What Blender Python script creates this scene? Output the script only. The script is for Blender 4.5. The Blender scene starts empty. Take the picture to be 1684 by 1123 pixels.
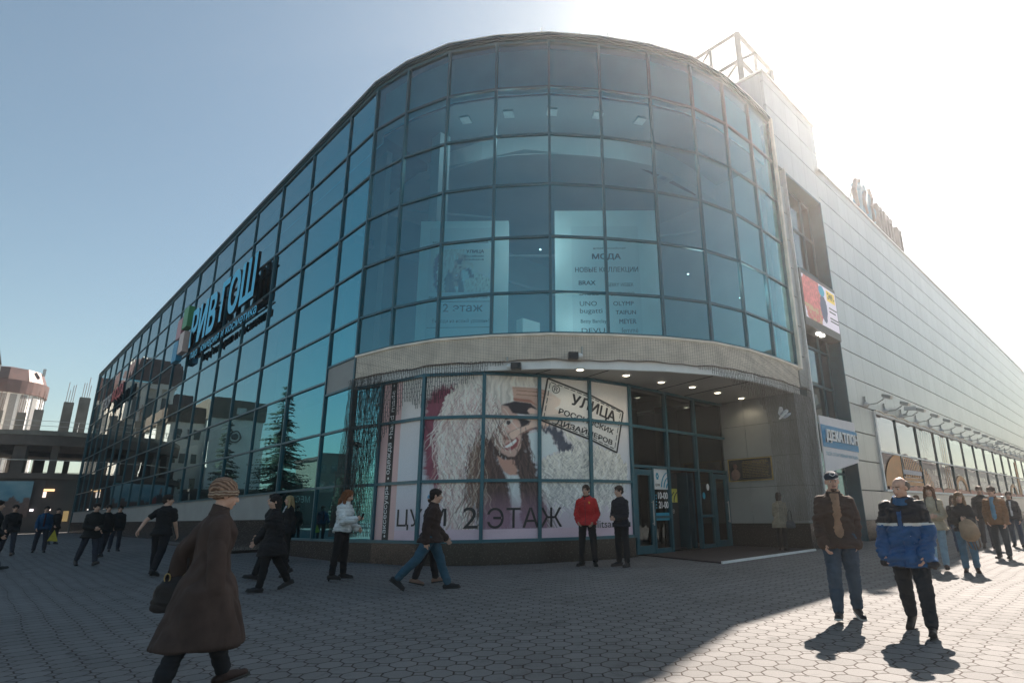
import bpy, bmesh, math, random
import numpy as np
from mathutils import Vector, Matrix, noise, geometry
random.seed(7); np.random.seed(7)
S = bpy.context.scene
COL = S.collection
PI = math.pi
D = 7.6                      # distance of the long glass facade (plane X = D)
YR = 1.03 * D                # plane of the metal-clad wall (Y = YR)

# ---------------------------------------------------------------- camera
cam_d = bpy.data.cameras.new('camera'); cam = bpy.data.objects.new('camera', cam_d); COL.objects.link(cam)
cu = np.array([0.70101029, 0.17592595, 0.69111116]); cv = np.array([-0.71297974, 0.19413634, 0.67377368])
cw = np.array([-0.01563551, -0.96507054, 0.26152321])
Mw = np.array([cu, cv, cw])
cam.matrix_world = Matrix(((Mw[0, 0], -Mw[0, 1], -Mw[0, 2], 0), (Mw[1, 0], -Mw[1, 1], -Mw[1, 2], 0), (Mw[2, 0], -Mw[2, 1], -Mw[2, 2], 0), (0, 0, 0, 1)))
cam_d.sensor_width = 36; cam_d.lens = 951.998 / 1684 * 36
cam_d.shift_x = -95.6 / 1684; cam_d.shift_y = 25.7 / 1684
cam_d.clip_start = 0.1; cam_d.clip_end = 3000
S.camera = cam

# ---------------------------------------------------------------- sky, sun, exposure
SUN_AZ, SUN_EL = 13.2, 42.0    # degrees; azimuth counter-clockwise from +X
w = bpy.data.worlds.new('World'); S.world = w; w.use_nodes = True
nt = w.node_tree; nt.nodes.clear()
sky = nt.nodes.new('ShaderNodeTexSky'); sky.sky_type = 'NISHITA'; sky.sun_disc = False
sky.sun_elevation = math.radians(SUN_EL); sky.sun_rotation = math.radians(90 - SUN_AZ)
sky.altitude = 100; sky.air_density = 1.0; sky.dust_density = 1.05; sky.ozone_density = 1.6
bgn = nt.nodes.new('ShaderNodeBackground'); bgn.inputs['Strength'].default_value = 0.0515
wo = nt.nodes.new('ShaderNodeOutputWorld')
tint = nt.nodes.new('ShaderNodeMix'); tint.data_type = 'RGBA'; tint.blend_type = 'MULTIPLY'; tint.inputs[0].default_value = 1.0; tint.inputs[7].default_value = (0.92, 0.92, 0.76, 1)
nt.links.new(sky.outputs[0], tint.inputs[6]); nt.links.new(tint.outputs[2], bgn.inputs[0]); nt.links.new(bgn.outputs[0], wo.inputs[0])
sl = bpy.data.lights.new('sun', 'SUN'); sun = bpy.data.objects.new('sun', sl); COL.objects.link(sun)
sl.energy = 4.6; sl.angle = math.radians(0.5); sl.color = (1.0, 0.88, 0.77)
sd = Vector((math.cos(math.radians(SUN_AZ)) * math.cos(math.radians(SUN_EL)), math.sin(math.radians(SUN_AZ)) * math.cos(math.radians(SUN_EL)), math.sin(math.radians(SUN_EL))))
sun.rotation_euler = sd.to_track_quat('Z', 'Y').to_euler()
S.view_settings.view_transform = 'Standard'; S.view_settings.look = 'None'
S.view_settings.exposure = 1.85; S.view_settings.gamma = 1.0
S.cycles.max_bounces = 10; S.cycles.transparent_max_bounces = 16
S.cycles.use_denoising = True
S.cycles.caustics_reflective = False; S.cycles.caustics_refractive = False
S.cycles.sample_clamp_indirect = 4

# ---------------------------------------------------------------- helpers
def gz(x, y):
    return -1.378 + 0.0075 * min(x, 45) + 0.0094 * min(y, 40)

def tag(o, label=None, cat=None, group=None, kind=None):
    if label: o['label'] = label
    if cat: o['category'] = cat
    if group: o['group'] = group
    if kind: o['kind'] = kind
    return o

def empty(name, loc=(0, 0, 0), label=None, cat=None, group=None, rz=0):
    o = bpy.data.objects.new(name, None); COL.objects.link(o); o.location = loc; o.rotation_euler = (0, 0, rz)
    o.empty_display_size = 0.1
    return tag(o, label, cat, group)

class MB:
    """collects shapes and links them as one mesh"""
    def __init__(s): s.v = []; s.f = []; s.m = []; s.cm = 0; s.smooth = False
    def add(s, vs, fs):
        n = len(s.v); s.v += [tuple(p) for p in vs]; s.f += [tuple(i + n for i in f) for f in fs]; s.m += [s.cm] * len(fs)
    def box(s, x0, x1, y0, y1, z0, z1):
        s.add([(x0, y0, z0), (x1, y0, z0), (x1, y1, z0), (x0, y1, z0), (x0, y0, z1), (x1, y0, z1), (x1, y1, z1), (x0, y1, z1)],
              [(0, 3, 2, 1), (4, 5, 6, 7), (0, 1, 5, 4), (1, 2, 6, 5), (2, 3, 7, 6), (3, 0, 4, 7)])
    def obox(s, c, ax, ay, az, hx, hy, hz):
        c = Vector(c); ax = Vector(ax).normalized() * hx; ay = Vector(ay).normalized() * hy; az = Vector(az).normalized() * hz
        P = [c + i * ax + j * ay + k * az for k in (-1, 1) for i, j in ((-1, -1), (1, -1), (1, 1), (-1, 1))]
        s.add(P, [(0, 3, 2, 1), (4, 5, 6, 7), (0, 1, 5, 4), (1, 2, 6, 5), (2, 3, 7, 6), (3, 0, 4, 7)])
    def quad(s, a, b, c, d): s.add([a, b, c, d], [(0, 1, 2, 3)])
    def prism(s, poly, z0, z1):
        n = len(poly); s.add([(x, y, z0) for x, y in poly] + [(x, y, z1) for x, y in poly],
              [tuple(range(n))[::-1], tuple(range(n, 2 * n))] + [(i, (i + 1) % n, n + (i + 1) % n, n + i) for i in range(n)])
    def tube(s, pts, r, n=6, r1=None, caps=True):
        pts = [Vector(p) for p in pts]; m = len(pts); vs = []; fs = []; ref = None
        for i, p in enumerate(pts):
            t = (pts[min(i + 1, m - 1)] - pts[max(i - 1, 0)]).normalized()
            if ref is None: ref = Vector((0, 0, 1)) if abs(t.z) < 0.9 else Vector((1, 0, 0))
            a = (ref - t * ref.dot(t)).normalized(); b = t.cross(a); ref = a
            rr = r if r1 is None else r + (r1 - r) * i / (m - 1)
            vs += [p + (a * math.cos(2 * PI * k / n) + b * math.sin(2 * PI * k / n)) * rr for k in range(n)]
        for i in range(m - 1):
            fs += [(i * n + k, i * n + (k + 1) % n, (i + 1) * n + (k + 1) % n, (i + 1) * n + k) for k in range(n)]
        if caps: fs += [tuple(range(n))[::-1], tuple((m - 1) * n + k for k in range(n))]
        s.add(vs, fs)
    def loft(s, rings):
        n = len(rings[0]); vs = [p for r in rings for p in r]; fs = []
        for i in range(len(rings) - 1):
            fs += [(i * n + k, i * n + (k + 1) % n, (i + 1) * n + (k + 1) % n, (i + 1) * n + k) for k in range(n)]
        fs += [tuple(range(n))[::-1], tuple((len(rings) - 1) * n + k for k in range(n))]
        s.add(vs, fs)
    def cap(s, p0, p1, r0, r1, side=None, k=1.0, n=12, h=3):
        """tapered capsule; k squashes it along 'side'"""
        p0 = Vector(p0); p1 = Vector(p1); t = p1 - p0; L = t.length; t = t.normalized() if L > 1e-6 else Vector((0, 0, 1))
        ref = Vector(side) if side is not None else (Vector((0, 1, 0)) if abs(t.y) < 0.9 else Vector((1, 0, 0)))
        a = (ref - t * ref.dot(t)).normalized(); b = t.cross(a); R = []
        for i in range(h + 1):
            th = -PI / 2 * (1 - i / h) * 0.98
            R.append((p0 + t * (r0 * math.sin(th)), r0 * math.cos(th)))
        for i in range(h + 1):
            th = PI / 2 * (i / h) * 0.98
            R.append((p1 + t * (r1 * math.sin(th)), r1 * math.cos(th)))
        s.loft([[c + (a * k * math.cos(2 * PI * j / n) + b * math.sin(2 * PI * j / n)) * r for j in range(n)] for c, r in R])
    def ell(s, c, rad, R=None, n=14, h=9):
        c = Vector(c); R = R or Matrix.Identity(3); rings = []
        for i in range(h):
            th = -PI / 2 * 0.97 + PI * 0.97 * i / (h - 1)
            rings.append([c + R @ Vector((rad[0] * math.cos(th) * math.cos(2 * PI * j / n), rad[1] * math.cos(th) * math.sin(2 * PI * j / n), rad[2] * math.sin(th))) for j in range(n)])
        s.loft(rings)
    def mesh(s, name='mesh'):
        me = bpy.data.meshes.new(name); me.from_pydata(s.v, [], s.f); me.update()
        return me
    def build(s, name, mats, parent=None, smooth=False, loc=None):
        me = s.mesh(name)
        mats = mats if isinstance(mats, (list, tuple)) else [mats]
        for m in mats: me.materials.append(m)
        if len(mats) > 1: me.polygons.foreach_set('material_index', s.m)
        if smooth: me.polygons.foreach_set('use_smooth', [True] * len(me.polygons))
        o = bpy.data.objects.new(name, me); COL.objects.link(o)
        if loc is not None:
            me.transform(Matrix.Translation(-Vector(loc))); 
            if parent is None: o.location = loc
        if parent is not None:
            o.parent = parent
            if loc is None: me.transform(Matrix.Translation(-Vector(parent_world(parent))))
        return o

def parent_world(p):
    v = Vector(p.location)
    while p.parent is not None: p = p.parent; v += Vector(p.location)
    return v

def link_mesh(name, me, mats, parent=None, smooth=False):
    for m in (mats if isinstance(mats, (list, tuple)) else [mats]): me.materials.append(m)
    o = bpy.data.objects.new(name, me); COL.objects.link(o)
    if smooth: me.polygons.foreach_set('use_smooth', [True] * len(me.polygons))
    if parent is not None:
        o.parent = parent; me.transform(Matrix.Translation(-parent_world(parent)))
    return o

def newmat(name):
    m = bpy.data.materials.new(name); m.use_nodes = True; nt = m.node_tree
    return m, nt, nt.nodes['Principled BSDF'], nt.nodes['Material Output']

def node(nt, typ, **kw):
    n = nt.nodes.new(typ)
    for k, v in kw.items():
        if k.startswith('i_'):
            key = k[2:]; n.inputs[int(key) if key.isdigit() else key].default_value = v
        else: setattr(n, k, v)
    return n

def math_(nt, op, a, b=None, c=None, clamp=False):
    n = nt.nodes.new('ShaderNodeMath'); n.operation = op; n.use_clamp = clamp
    for i, x in enumerate((a, b, c)):
        if x is None: continue
        if isinstance(x, (int, float)): n.inputs[i].default_value = x
        else: nt.links.new(x, n.inputs[i])
    return n.outputs[0]

def simple(name, col, rough=0.6, metal=0.0, var=0.15, scale=6.0, bump=0.0, bscale=40.0, spec=0.5, coords='Object'):
    """a surface with uneven colour, gloss and a little relief"""
    m, nt, p, out = newmat(name); L = nt.links
    tc = node(nt, 'ShaderNodeTexCoord'); ns = node(nt, 'ShaderNodeTexNoise', i_Scale=scale, i_Detail=6.0)
    L.new(tc.outputs[coords], ns.inputs['Vector'])
    mx = node(nt, 'ShaderNodeMix', data_type='RGBA')
    mx.inputs[6].default_value = (*[c * (1 - var) for c in col], 1); mx.inputs[7].default_value = (*[min(1, c * (1 + var)) for c in col], 1)
    cr = node(nt, 'ShaderNodeMapRange', i_1=0.3, i_2=0.7); L.new(ns.outputs['Fac'], cr.inputs[0]); L.new(cr.outputs[0], mx.inputs[0])
    L.new(mx.outputs[2], p.inputs['Base Color']); p.inputs['Metallic'].default_value = metal
    p.inputs['Specular IOR Level'].default_value = spec
    L.new(math_(nt, 'MULTIPLY_ADD', ns.outputs['Fac'], 0.2, rough - 0.1), p.inputs['Roughness'])
    if bump:
        n2 = node(nt, 'ShaderNodeTexNoise', i_Scale=bscale, i_Detail=4.0); L.new(tc.outputs[coords], n2.inputs['Vector'])
        b = node(nt, 'ShaderNodeBump', i_Strength=bump, i_Distance=0.02); L.new(n2.outputs['Fac'], b.inputs['Height']); L.new(b.outputs[0], p.inputs['Normal'])
    return m

def emit(name, col, strength):
    m, nt, p, out = newmat(name); p.inputs['Base Color'].default_value = (*col, 1)
    p.inputs['Emission Color'].default_value = (*col, 1); p.inputs['Emission Strength'].default_value = strength
    return m

def glass_mat(name, tint, refl, ior, rough=0.0, wav=0.004):
    m, nt, p, out = newmat(name); L = nt.links; nt.nodes.remove(p)
    fr = node(nt, 'ShaderNodeFresnel', i_IOR=ior); gl = node(nt, 'ShaderNodeBsdfGlossy', i_Roughness=rough); gl.inputs['Color'].default_value = (*refl, 1)
    tr = node(nt, 'ShaderNodeBsdfTransparent'); tr.inputs['Color'].default_value = (*tint, 1)
    tc = node(nt, 'ShaderNodeTexCoord'); ns = node(nt, 'ShaderNodeTexNoise', i_Scale=0.55, i_Detail=1.0); L.new(tc.outputs['Object'], ns.inputs['Vector'])
    b = node(nt, 'ShaderNodeBump', i_Strength=1.0, i_Distance=wav); L.new(ns.outputs['Fac'], b.inputs['Height']); L.new(b.outputs[0], gl.inputs['Normal'])
    lw = node(nt, 'ShaderNodeLayerWeight', i_Blend=0.5); mr = node(nt, 'ShaderNodeMapRange', interpolation_type='SMOOTHSTEP'); mr.inputs[1].default_value = 0.60; mr.inputs[2].default_value = 0.90; L.new(lw.outputs['Facing'], mr.inputs[0])
    gc = node(nt, 'ShaderNodeMix', data_type='RGBA'); gc.inputs[6].default_value = (*refl, 1); gc.inputs[7].default_value = (0.84, 0.93, 0.96, 1); L.new(mr.outputs[0], gc.inputs[0]); L.new(gc.outputs[2], gl.inputs['Color'])
    mix = node(nt, 'ShaderNodeMixShader'); L.new(fr.outputs[0], mix.inputs[0]); L.new(tr.outputs[0], mix.inputs[1]); L.new(gl.outputs[0], mix.inputs[2]); L.new(mix.outputs[0], out.inputs[0])
    return m

def vcol_mat(name, rough=0.55, emission=0.0):
    m, nt, p, out = newmat(name); a = node(nt, 'ShaderNodeAttribute', attribute_name='paint'); nt.links.new(a.outputs['Color'], p.inputs['Base Color'])
    p.inputs['Roughness'].default_value = rough
    if emission: nt.links.new(a.outputs['Color'], p.inputs['Emission Color']); p.inputs['Emission Strength'].default_value = emission
    return m

M = {}
M['mullion'] = simple('teal_frame', (0.02, 0.10, 0.135), 0.38, 0.25, 0.12, 3, spec=0.6)
M['mullion_dark'] = simple('dark_teal_frame', (0.012, 0.06, 0.08), 0.4, 0.3, 0.12, 3)
M['granite'] = simple('polished_dark_granite', (0.028, 0.022, 0.02), 0.25, 0, 0.35, 30, 0.05, 90)
M['panel'] = simple('grey_fibre_panel', (0.26, 0.27, 0.265), 0.6, 0, 0.12, 1.3, 0.06, 120)
M['soffit'] = simple('grey_soffit_panel', (0.45, 0.45, 0.42), 0.5, 0, 0.1, 0.8, 0.03, 80)
M['spandrel'] = simple('spandrel_panel', (0.16, 0.38, 0.44), 0.5, 0, 0.12, 0.9)
M['cream'] = simple('cream_band', (0.80, 0.73, 0.63), 0.6, 0, 0.16, 2.2, 0.2, 60)
M['white_trim'] = simple('white_metal_trim', (0.74, 0.75, 0.74), 0.45, 0.1, 0.08, 2)
M['cable'] = simple('black_cable', (0.015, 0.014, 0.013), 0.6, 0, 0.3, 50)
M['cable_brown'] = simple('brown_cable', (0.20, 0.16, 0.125), 0.6, 0, 0.3, 50)
M['concrete'] = simple('raw_concrete', (0.20, 0.19, 0.165), 0.85, 0, 0.3, 0.9, 0.3, 14)
M['concrete_dark'] = simple('stained_concrete', (0.10, 0.085, 0.075), 0.85, 0, 0.35, 0.7, 0.3, 14)
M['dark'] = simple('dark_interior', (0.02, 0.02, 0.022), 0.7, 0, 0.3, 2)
M['roofing'] = simple('roofing_felt', (0.08, 0.08, 0.085), 0.9, 0, 0.3, 2, 0.3, 20)
M['black'] = simple('black_plastic', (0.012, 0.012, 0.014), 0.4, 0, 0.2, 20)
M['steel'] = simple('galvanised_steel', (0.42, 0.42, 0.41), 0.4, 0.7, 0.15, 8)
M['white_paint'] = simple('white_paint', (0.75, 0.75, 0.74), 0.5, 0, 0.05, 3)
M['glass_side'] = glass_mat('teal_mirror_glass', (0.08, 0.34, 0.42), (0.33, 0.88, 1.0), 6.0)
M['glass_round'] = glass_mat('teal_glass', (0.44, 0.85, 0.94), (0.42, 0.88, 1.0), 2.8)
M['glass_low'] = glass_mat('shop_glass', (0.40, 0.46, 0.46), (0.8, 0.92, 0.95), 1.65)
M['glass_recess'] = glass_mat('recess_glass', (0.10, 0.16, 0.18), (0.58, 0.74, 0.80), 2.6)
M['glass_far'] = glass_mat('shop_window_glass', (0.10, 0.10, 0.09), (1.0, 0.90, 0.98), 3.4)
M['lamp'] = emit('warm_lamp_glow', (1.0, 0.86, 0.62), 1.3)
M['lamp_white'] = emit('white_lamp_glow', (1.0, 0.95, 0.88), 1.2)
M['ink'] = simple('black_print', (0.02, 0.018, 0.02), 0.5, 0, 0.1, 8)
M['print_white'] = simple('white_print', (0.72, 0.72, 0.72), 0.5, 0, 0.05, 8)

def paving():
    m, nt, p, out = newmat('octagon_paving'); L = nt.links
    tc = node(nt, 'ShaderNodeTexCoord'); mp = node(nt, 'ShaderNodeMapping')
    T = 0.243
    mp.inputs['Scale'].default_value = (1 / T, 1 / T, 1); mp.inputs['Location'].default_value = (-4.338 / T, -3.526 / T, 0)
    L.new(tc.outputs['Object'], mp.inputs[0])
    wob = node(nt, 'ShaderNodeTexNoise', i_Scale=0.35, i_Detail=2.0); L.new(tc.outputs['Object'], wob.inputs['Vector'])
    wob2 = node(nt, 'ShaderNodeTexNoise', i_Scale=9.0, i_Detail=2.0); L.new(tc.outputs['Object'], wob2.inputs['Vector'])
    sp = node(nt, 'ShaderNodeSeparateXYZ'); L.new(mp.outputs[0], sp.inputs[0])
    sw = node(nt, 'ShaderNodeSeparateColor'); L.new(wob.outputs['Color'], sw.inputs[0])
    sw2 = node(nt, 'ShaderNodeSeparateColor'); L.new(wob2.outputs['Color'], sw2.inputs[0])
    def co(o, i):
        a = math_(nt, 'MULTIPLY_ADD', sw.outputs[i], 1.3, o)
        a = math_(nt, 'MULTIPLY_ADD', sw2.outputs[i], 0.09, a)
        return a
    X, Y = co(sp.outputs[0], 0), co(sp.outputs[1], 1)
    X = math_(nt, 'SUBTRACT', X, 0.70); Y = math_(nt, 'SUBTRACT', Y, 0.70)
    rx = math_(nt, 'ROUND', X); ry = math_(nt, 'ROUND', Y)
    ax = math_(nt, 'ABSOLUTE', math_(nt, 'SUBTRACT', X, rx)); ay = math_(nt, 'ABSOLUTE', math_(nt, 'SUBTRACT', Y, ry))
    a = 0.28
    dd = math_(nt, 'MULTIPLY', math_(nt, 'SUBTRACT', 1 - a, math_(nt, 'ADD', ax, ay)), 0.7071)
    e = math_(nt, 'MINIMUM', math_(nt, 'SUBTRACT', 0.5, ax), math_(nt, 'SUBTRACT', 0.5, ay))
    inside = math_(nt, 'GREATER_THAN', dd, 0.0)
    din = math_(nt, 'MINIMUM', dd, e); dsq = math_(nt, 'MULTIPLY', dd, -1.0)
    d = math_(nt, 'ADD', math_(nt, 'MULTIPLY', inside, din), math_(nt, 'MULTIPLY', math_(nt, 'SUBTRACT', 1.0, inside), dsq))
    mr = node(nt, 'ShaderNodeMapRange', interpolation_type='SMOOTHSTEP'); mr.inputs[1].default_value = 0.012; mr.inputs[2].default_value = 0.045; L.new(d, mr.inputs[0])
    # per-stone tone
    cb = node(nt, 'ShaderNodeCombineXYZ'); L.new(rx, cb.inputs[0]); L.new(ry, cb.inputs[1]); L.new(inside, cb.inputs[2])
    wn = node(nt, 'ShaderNodeTexWhiteNoise'); L.new(cb.outputs[0], wn.inputs[0])
    big = node(nt, 'ShaderNodeTexNoise', i_Scale=0.5, i_Detail=5.0); L.new(tc.outputs['Object'], big.inputs['Vector'])
    fine = node(nt, 'ShaderNodeTexNoise', i_Scale=60.0, i_Detail=5.0, i_Roughness=0.7); L.new(tc.outputs['Object'], fine.inputs['Vector'])
    pits = node(nt, 'ShaderNodeTexVoronoi', i_Scale=38.0); L.new(tc.outputs['Object'], pits.inputs['Vector'])
    pm = node(nt, 'ShaderNodeMapRange'); pm.inputs[1].default_value = 0.05; pm.inputs[2].default_value = 0.16; L.new(pits.outputs['Distance'], pm.inputs[0])
    pn = math_(nt, 'MULTIPLY', math_(nt, 'SUBTRACT', 1.0, pm.outputs[0]), math_(nt, 'GREATER_THAN', big.outputs['Fac'], 0.5))
    v = math_(nt, 'MULTIPLY_ADD', wn.outputs[0], 0.16, 0.80)
    v = math_(nt, 'MULTIPLY_ADD', math_(nt, 'SUBTRACT', big.outputs['Fac'], 0.5), 0.55, v)
    v = math_(nt, 'MULTIPLY_ADD', math_(nt, 'SUBTRACT', fine.outputs['Fac'], 0.5), 0.5, v)
    v = math_(nt, 'MULTIPLY_ADD', pn, -0.25, v)
    stn = node(nt, 'ShaderNodeTexNoise', i_Scale=1.7, i_Detail=8.0, i_Roughness=0.65, i_Distortion=1.2); L.new(tc.outputs['Object'], stn.inputs['Vector'])
    smr = node(nt, 'ShaderNodeMapRange', clamp=True); smr.inputs[1].default_value = 0.56; smr.inputs[2].default_value = 0.72; L.new(stn.outputs['Fac'], smr.inputs[0])
    v = math_(nt, 'MULTIPLY_ADD', smr.outputs[0], -0.36, v)
    odd = math_(nt, 'GREATER_THAN', wn.outputs[0], 0.93); v = math_(nt, 'MULTIPLY_ADD', odd, -0.17, v)
    gum = node(nt, 'ShaderNodeTexVoronoi', i_Scale=2.3); L.new(tc.outputs['Object'], gum.inputs['Vector']); gm = math_(nt, 'LESS_THAN', gum.outputs['Distance'], 0.055); v = math_(nt, 'MULTIPLY_ADD', gm, -0.35, v)
    st = node(nt, 'ShaderNodeMix', data_type='RGBA', blend_type='MULTIPLY'); st.inputs[0].default_value = 1.0
    st.inputs[6].default_value = (0.165, 0.162, 0.160, 1); L.new(v, st.inputs[7])
    jn = node(nt, 'ShaderNodeMix', data_type='RGBA'); L.new(mr.outputs[0], jn.inputs[0]); jn.inputs[6].default_value = (0.030, 0.019, 0.015, 1); L.new(st.outputs[2], jn.inputs[7])
    L.new(jn.outputs[2], p.inputs['Base Color']); p.inputs['Roughness'].default_value = 0.85; p.inputs['Specular IOR Level'].default_value = 0.3
    h = math_(nt, 'ADD', mr.outputs[0], math_(nt, 'MULTIPLY', fine.outputs['Fac'], 0.25))
    h = math_(nt, 'MULTIPLY_ADD', wn.outputs[0], 0.35, h)
    b = node(nt, 'ShaderNodeBump', i_Strength=0.6, i_Distance=0.012); L.new(h, b.inputs['Height']); L.new(b.outputs[0], p.inputs['Normal'])
    return m
M['paving'] = paving()

def cladding():
    m, nt, p, out = newmat('metal_cladding'); L = nt.links
    tc = node(nt, 'ShaderNodeTexCoord'); sp = node(nt, 'ShaderNodeSeparateXYZ'); L.new(tc.outputs['Object'], sp.inputs[0])
    x = math_(nt, 'DIVIDE', sp.outputs[0], 1.22); fr = math_(nt, 'FRACT', x); pid = math_(nt, 'FLOOR', x); row = math_(nt, 'FLOOR', math_(nt, 'DIVIDE', math_(nt, 'SUBTRACT', sp.outputs[2], 0.705), 1.1165))
    dist = math_(nt, 'MINIMUM', fr, math_(nt, 'SUBTRACT', 1.0, fr))
    seam = node(nt, 'ShaderNodeMapRange'); seam.inputs[1].default_value = 0.003; seam.inputs[2].default_value = 0.009; L.new(dist, seam.inputs[0])
    cb = node(nt, 'ShaderNodeCombineXYZ'); L.new(pid, cb.inputs[0]); L.new(row, cb.inputs[1]); wn = node(nt, 'ShaderNodeTexWhiteNoise'); L.new(cb.outputs[0], wn.inputs[0])
    ns = node(nt, 'ShaderNodeTexNoise', i_Scale=0.7, i_Detail=5.0); mp = node(nt, 'ShaderNodeMapping'); mp.inputs['Scale'].default_value = (1, 1, 0.25); L.new(tc.outputs['Object'], mp.inputs[0]); L.new(mp.outputs[0], ns.inputs['Vector'])
    v = math_(nt, 'MULTIPLY_ADD', wn.outputs[0], 0.09, 0.95); v = math_(nt, 'MULTIPLY_ADD', math_(nt, 'SUBTRACT', ns.outputs['Fac'], 0.5), 0.16, v)
    n3 = node(nt, 'ShaderNodeTexNoise', i_Scale=1.0, i_Detail=5.0, i_Roughness=0.6); m3 = node(nt, 'ShaderNodeMapping'); m3.inputs['Scale'].default_value = (7, 7, 0.45); L.new(tc.outputs['Object'], m3.inputs[0]); L.new(m3.outputs[0], n3.inputs['Vector']); v = math_(nt, 'MULTIPLY_ADD', math_(nt, 'SUBTRACT', n3.outputs['Fac'], 0.5), 0.34, v)
    v = math_(nt, 'MULTIPLY', v, math_(nt, 'MULTIPLY_ADD', seam.outputs[0], 0.6, 0.4))
    mx = node(nt, 'ShaderNodeMix', data_type='RGBA', blend_type='MULTIPLY'); mx.inputs[0].default_value = 1.0; mx.inputs[6].default_value = (0.42, 0.43, 0.425, 1); L.new(v, mx.inputs[7])
    L.new(mx.outputs[2], p.inputs['Base Color']); p.inputs['Metallic'].default_value = 0.55; p.inputs['Roughness'].default_value = 0.36
    b = node(nt, 'ShaderNodeBump', i_Strength=0.5, i_Distance=0.015); L.new(math_(nt, 'MULTIPLY_ADD', ns.outputs['Fac'], 1.0, seam.outputs[0]), b.inputs['Height']); L.new(b.outputs[0], p.inputs['Normal'])
    return m
M['cladding'] = cladding()

def brickish(name, c1, c2, mortar, sc, bw=0.5, bh=0.25):
    m, nt, p, out = newmat(name); L = nt.links
    tc = node(nt, 'ShaderNodeTexCoord'); sp = node(nt, 'ShaderNodeSeparateXYZ'); L.new(tc.outputs['Object'], sp.inputs[0])
    cb = node(nt, 'ShaderNodeCombineXYZ'); L.new(math_(nt, 'ADD', sp.outputs[0], sp.outputs[1]), cb.inputs[0]); L.new(sp.outputs[2], cb.inputs[1])
    br = node(nt, 'ShaderNodeTexBrick', i_Scale=sc); L.new(cb.outputs[0], br.inputs['Vector'])
    br.inputs['Color1'].default_value = (*c1, 1); br.inputs['Color2'].default_value = (*c2, 1); br.inputs['Mortar'].default_value = (*mortar, 1)
    br.inputs['Brick Width'].default_value = bw; br.inputs['Row Height'].default_value = bh; br.inputs['Mortar Size'].default_value = 0.02
    L.new(br.outputs['Color'], p.inputs['Base Color']); p.inputs['Roughness'].default_value = 0.85
    return m
M['brick'] = brickish('pale_brick', (0.60, 0.55, 0.48), (0.50, 0.45, 0.38), (0.30, 0.28, 0.26), 1.6)
M['brick_dark'] = brickish('brown_brick', (0.16, 0.12, 0.09), (0.12, 0.09, 0.07), (0.07, 0.06, 0.05), 1.6)
M['plaster'] = simple('grey_plaster', (0.66, 0.64, 0.60), 0.8, 0, 0.12, 0.4)
M['mansard'] = simple('dark_brown_sheet_roof', (0.085, 0.040, 0.034), 0.5, 0.2, 0.25, 1.0)
M['window_dark'] = simple('dark_window_pane', (0.02, 0.025, 0.03), 0.12, 0, 0.2, 1.0, spec=0.8)

# ---------------------------------------------------------------- lettering
def text_mesh(txt, bold=0.0, extrude=0.0, size=1.0, sx=1.0):
    cu_ = bpy.data.curves.new('lettering', 'FONT'); cu_.body = txt; cu_.size = size; cu_.offset = bold; cu_.extrude = extrude
    cu_.resolution_u = 4; cu_.space_character = 1.0
    o = bpy.data.objects.new('lettering', cu_); COL.objects.link(o)
    dg = bpy.context.evaluated_depsgraph_get(); me = bpy.data.meshes.new_from_object(o.evaluated_get(dg))
    bpy.data.objects.remove(o); bpy.data.curves.remove(cu_)
    return me

def text_fit(txt, w, h, bold=0.0, extrude=0.0):
    """text whose ink fills w x h with its lower left corner at 0,0 (h None keeps the proportions)"""
    me = text_mesh(txt, 0.0, 0.0)
    if bold:
        ms = []
        for i, (dx, dy) in enumerate(((0, 0), (1, 0.6), (-1, -0.6), (1, -0.6), (-1, 0.6))):
            c_ = me.copy(); c_.transform(Matrix.Translation((dx * bold, dy * bold, i * 0.0004))); ms.append(c_)
        bpy.data.meshes.remove(me); bm = bmesh.new()
        for c_ in ms: bm.from_mesh(c_); bpy.data.meshes.remove(c_)
        me = bpy.data.meshes.new('lettering'); bm.to_mesh(me); bm.free()
    n = len(me.vertices)
    if n == 0: return me
    co = np.empty(n * 3); me.vertices.foreach_get('co', co); co = co.reshape(-1, 3)
    lo = co.min(0); hi = co.max(0); sx = w / (hi[0] - lo[0]) if w else None
    sy = h / (hi[1] - lo[1]) if h else sx
    sx = sx or sy
    co = (co - lo) * [sx, sy, 1]; me.vertices.foreach_set('co', co.ravel())
    if extrude:
        bm = bmesh.new(); bm.from_mesh(me); 
        g = bmesh.ops.extrude_face_region(bm, geom=bm.faces[:]); vs = [v for v in g['geom'] if isinstance(v, bmesh.types.BMVert)]
        bmesh.ops.translate(bm, verts=vs, vec=(0, 0, extrude)); bm.normal_update(); bm.to_mesh(me); bm.free()
    me.update(); return me

def place_planar(me, o, xd, yd, nd):
    """mesh x,y,z -> o + x*xd + y*yd + z*nd"""
    n = len(me.vertices); co = np.empty(n * 3); me.vertices.foreach_get('co', co); co = co.reshape(-1, 3)
    co = np.array(o, float) + co[:, :1] * np.array(xd, float) + co[:, 1:2] * np.array(yd, float) + co[:, 2:] * np.array(nd, float)
    me.vertices.foreach_set('co', co.ravel()); me.update(); return me
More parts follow.
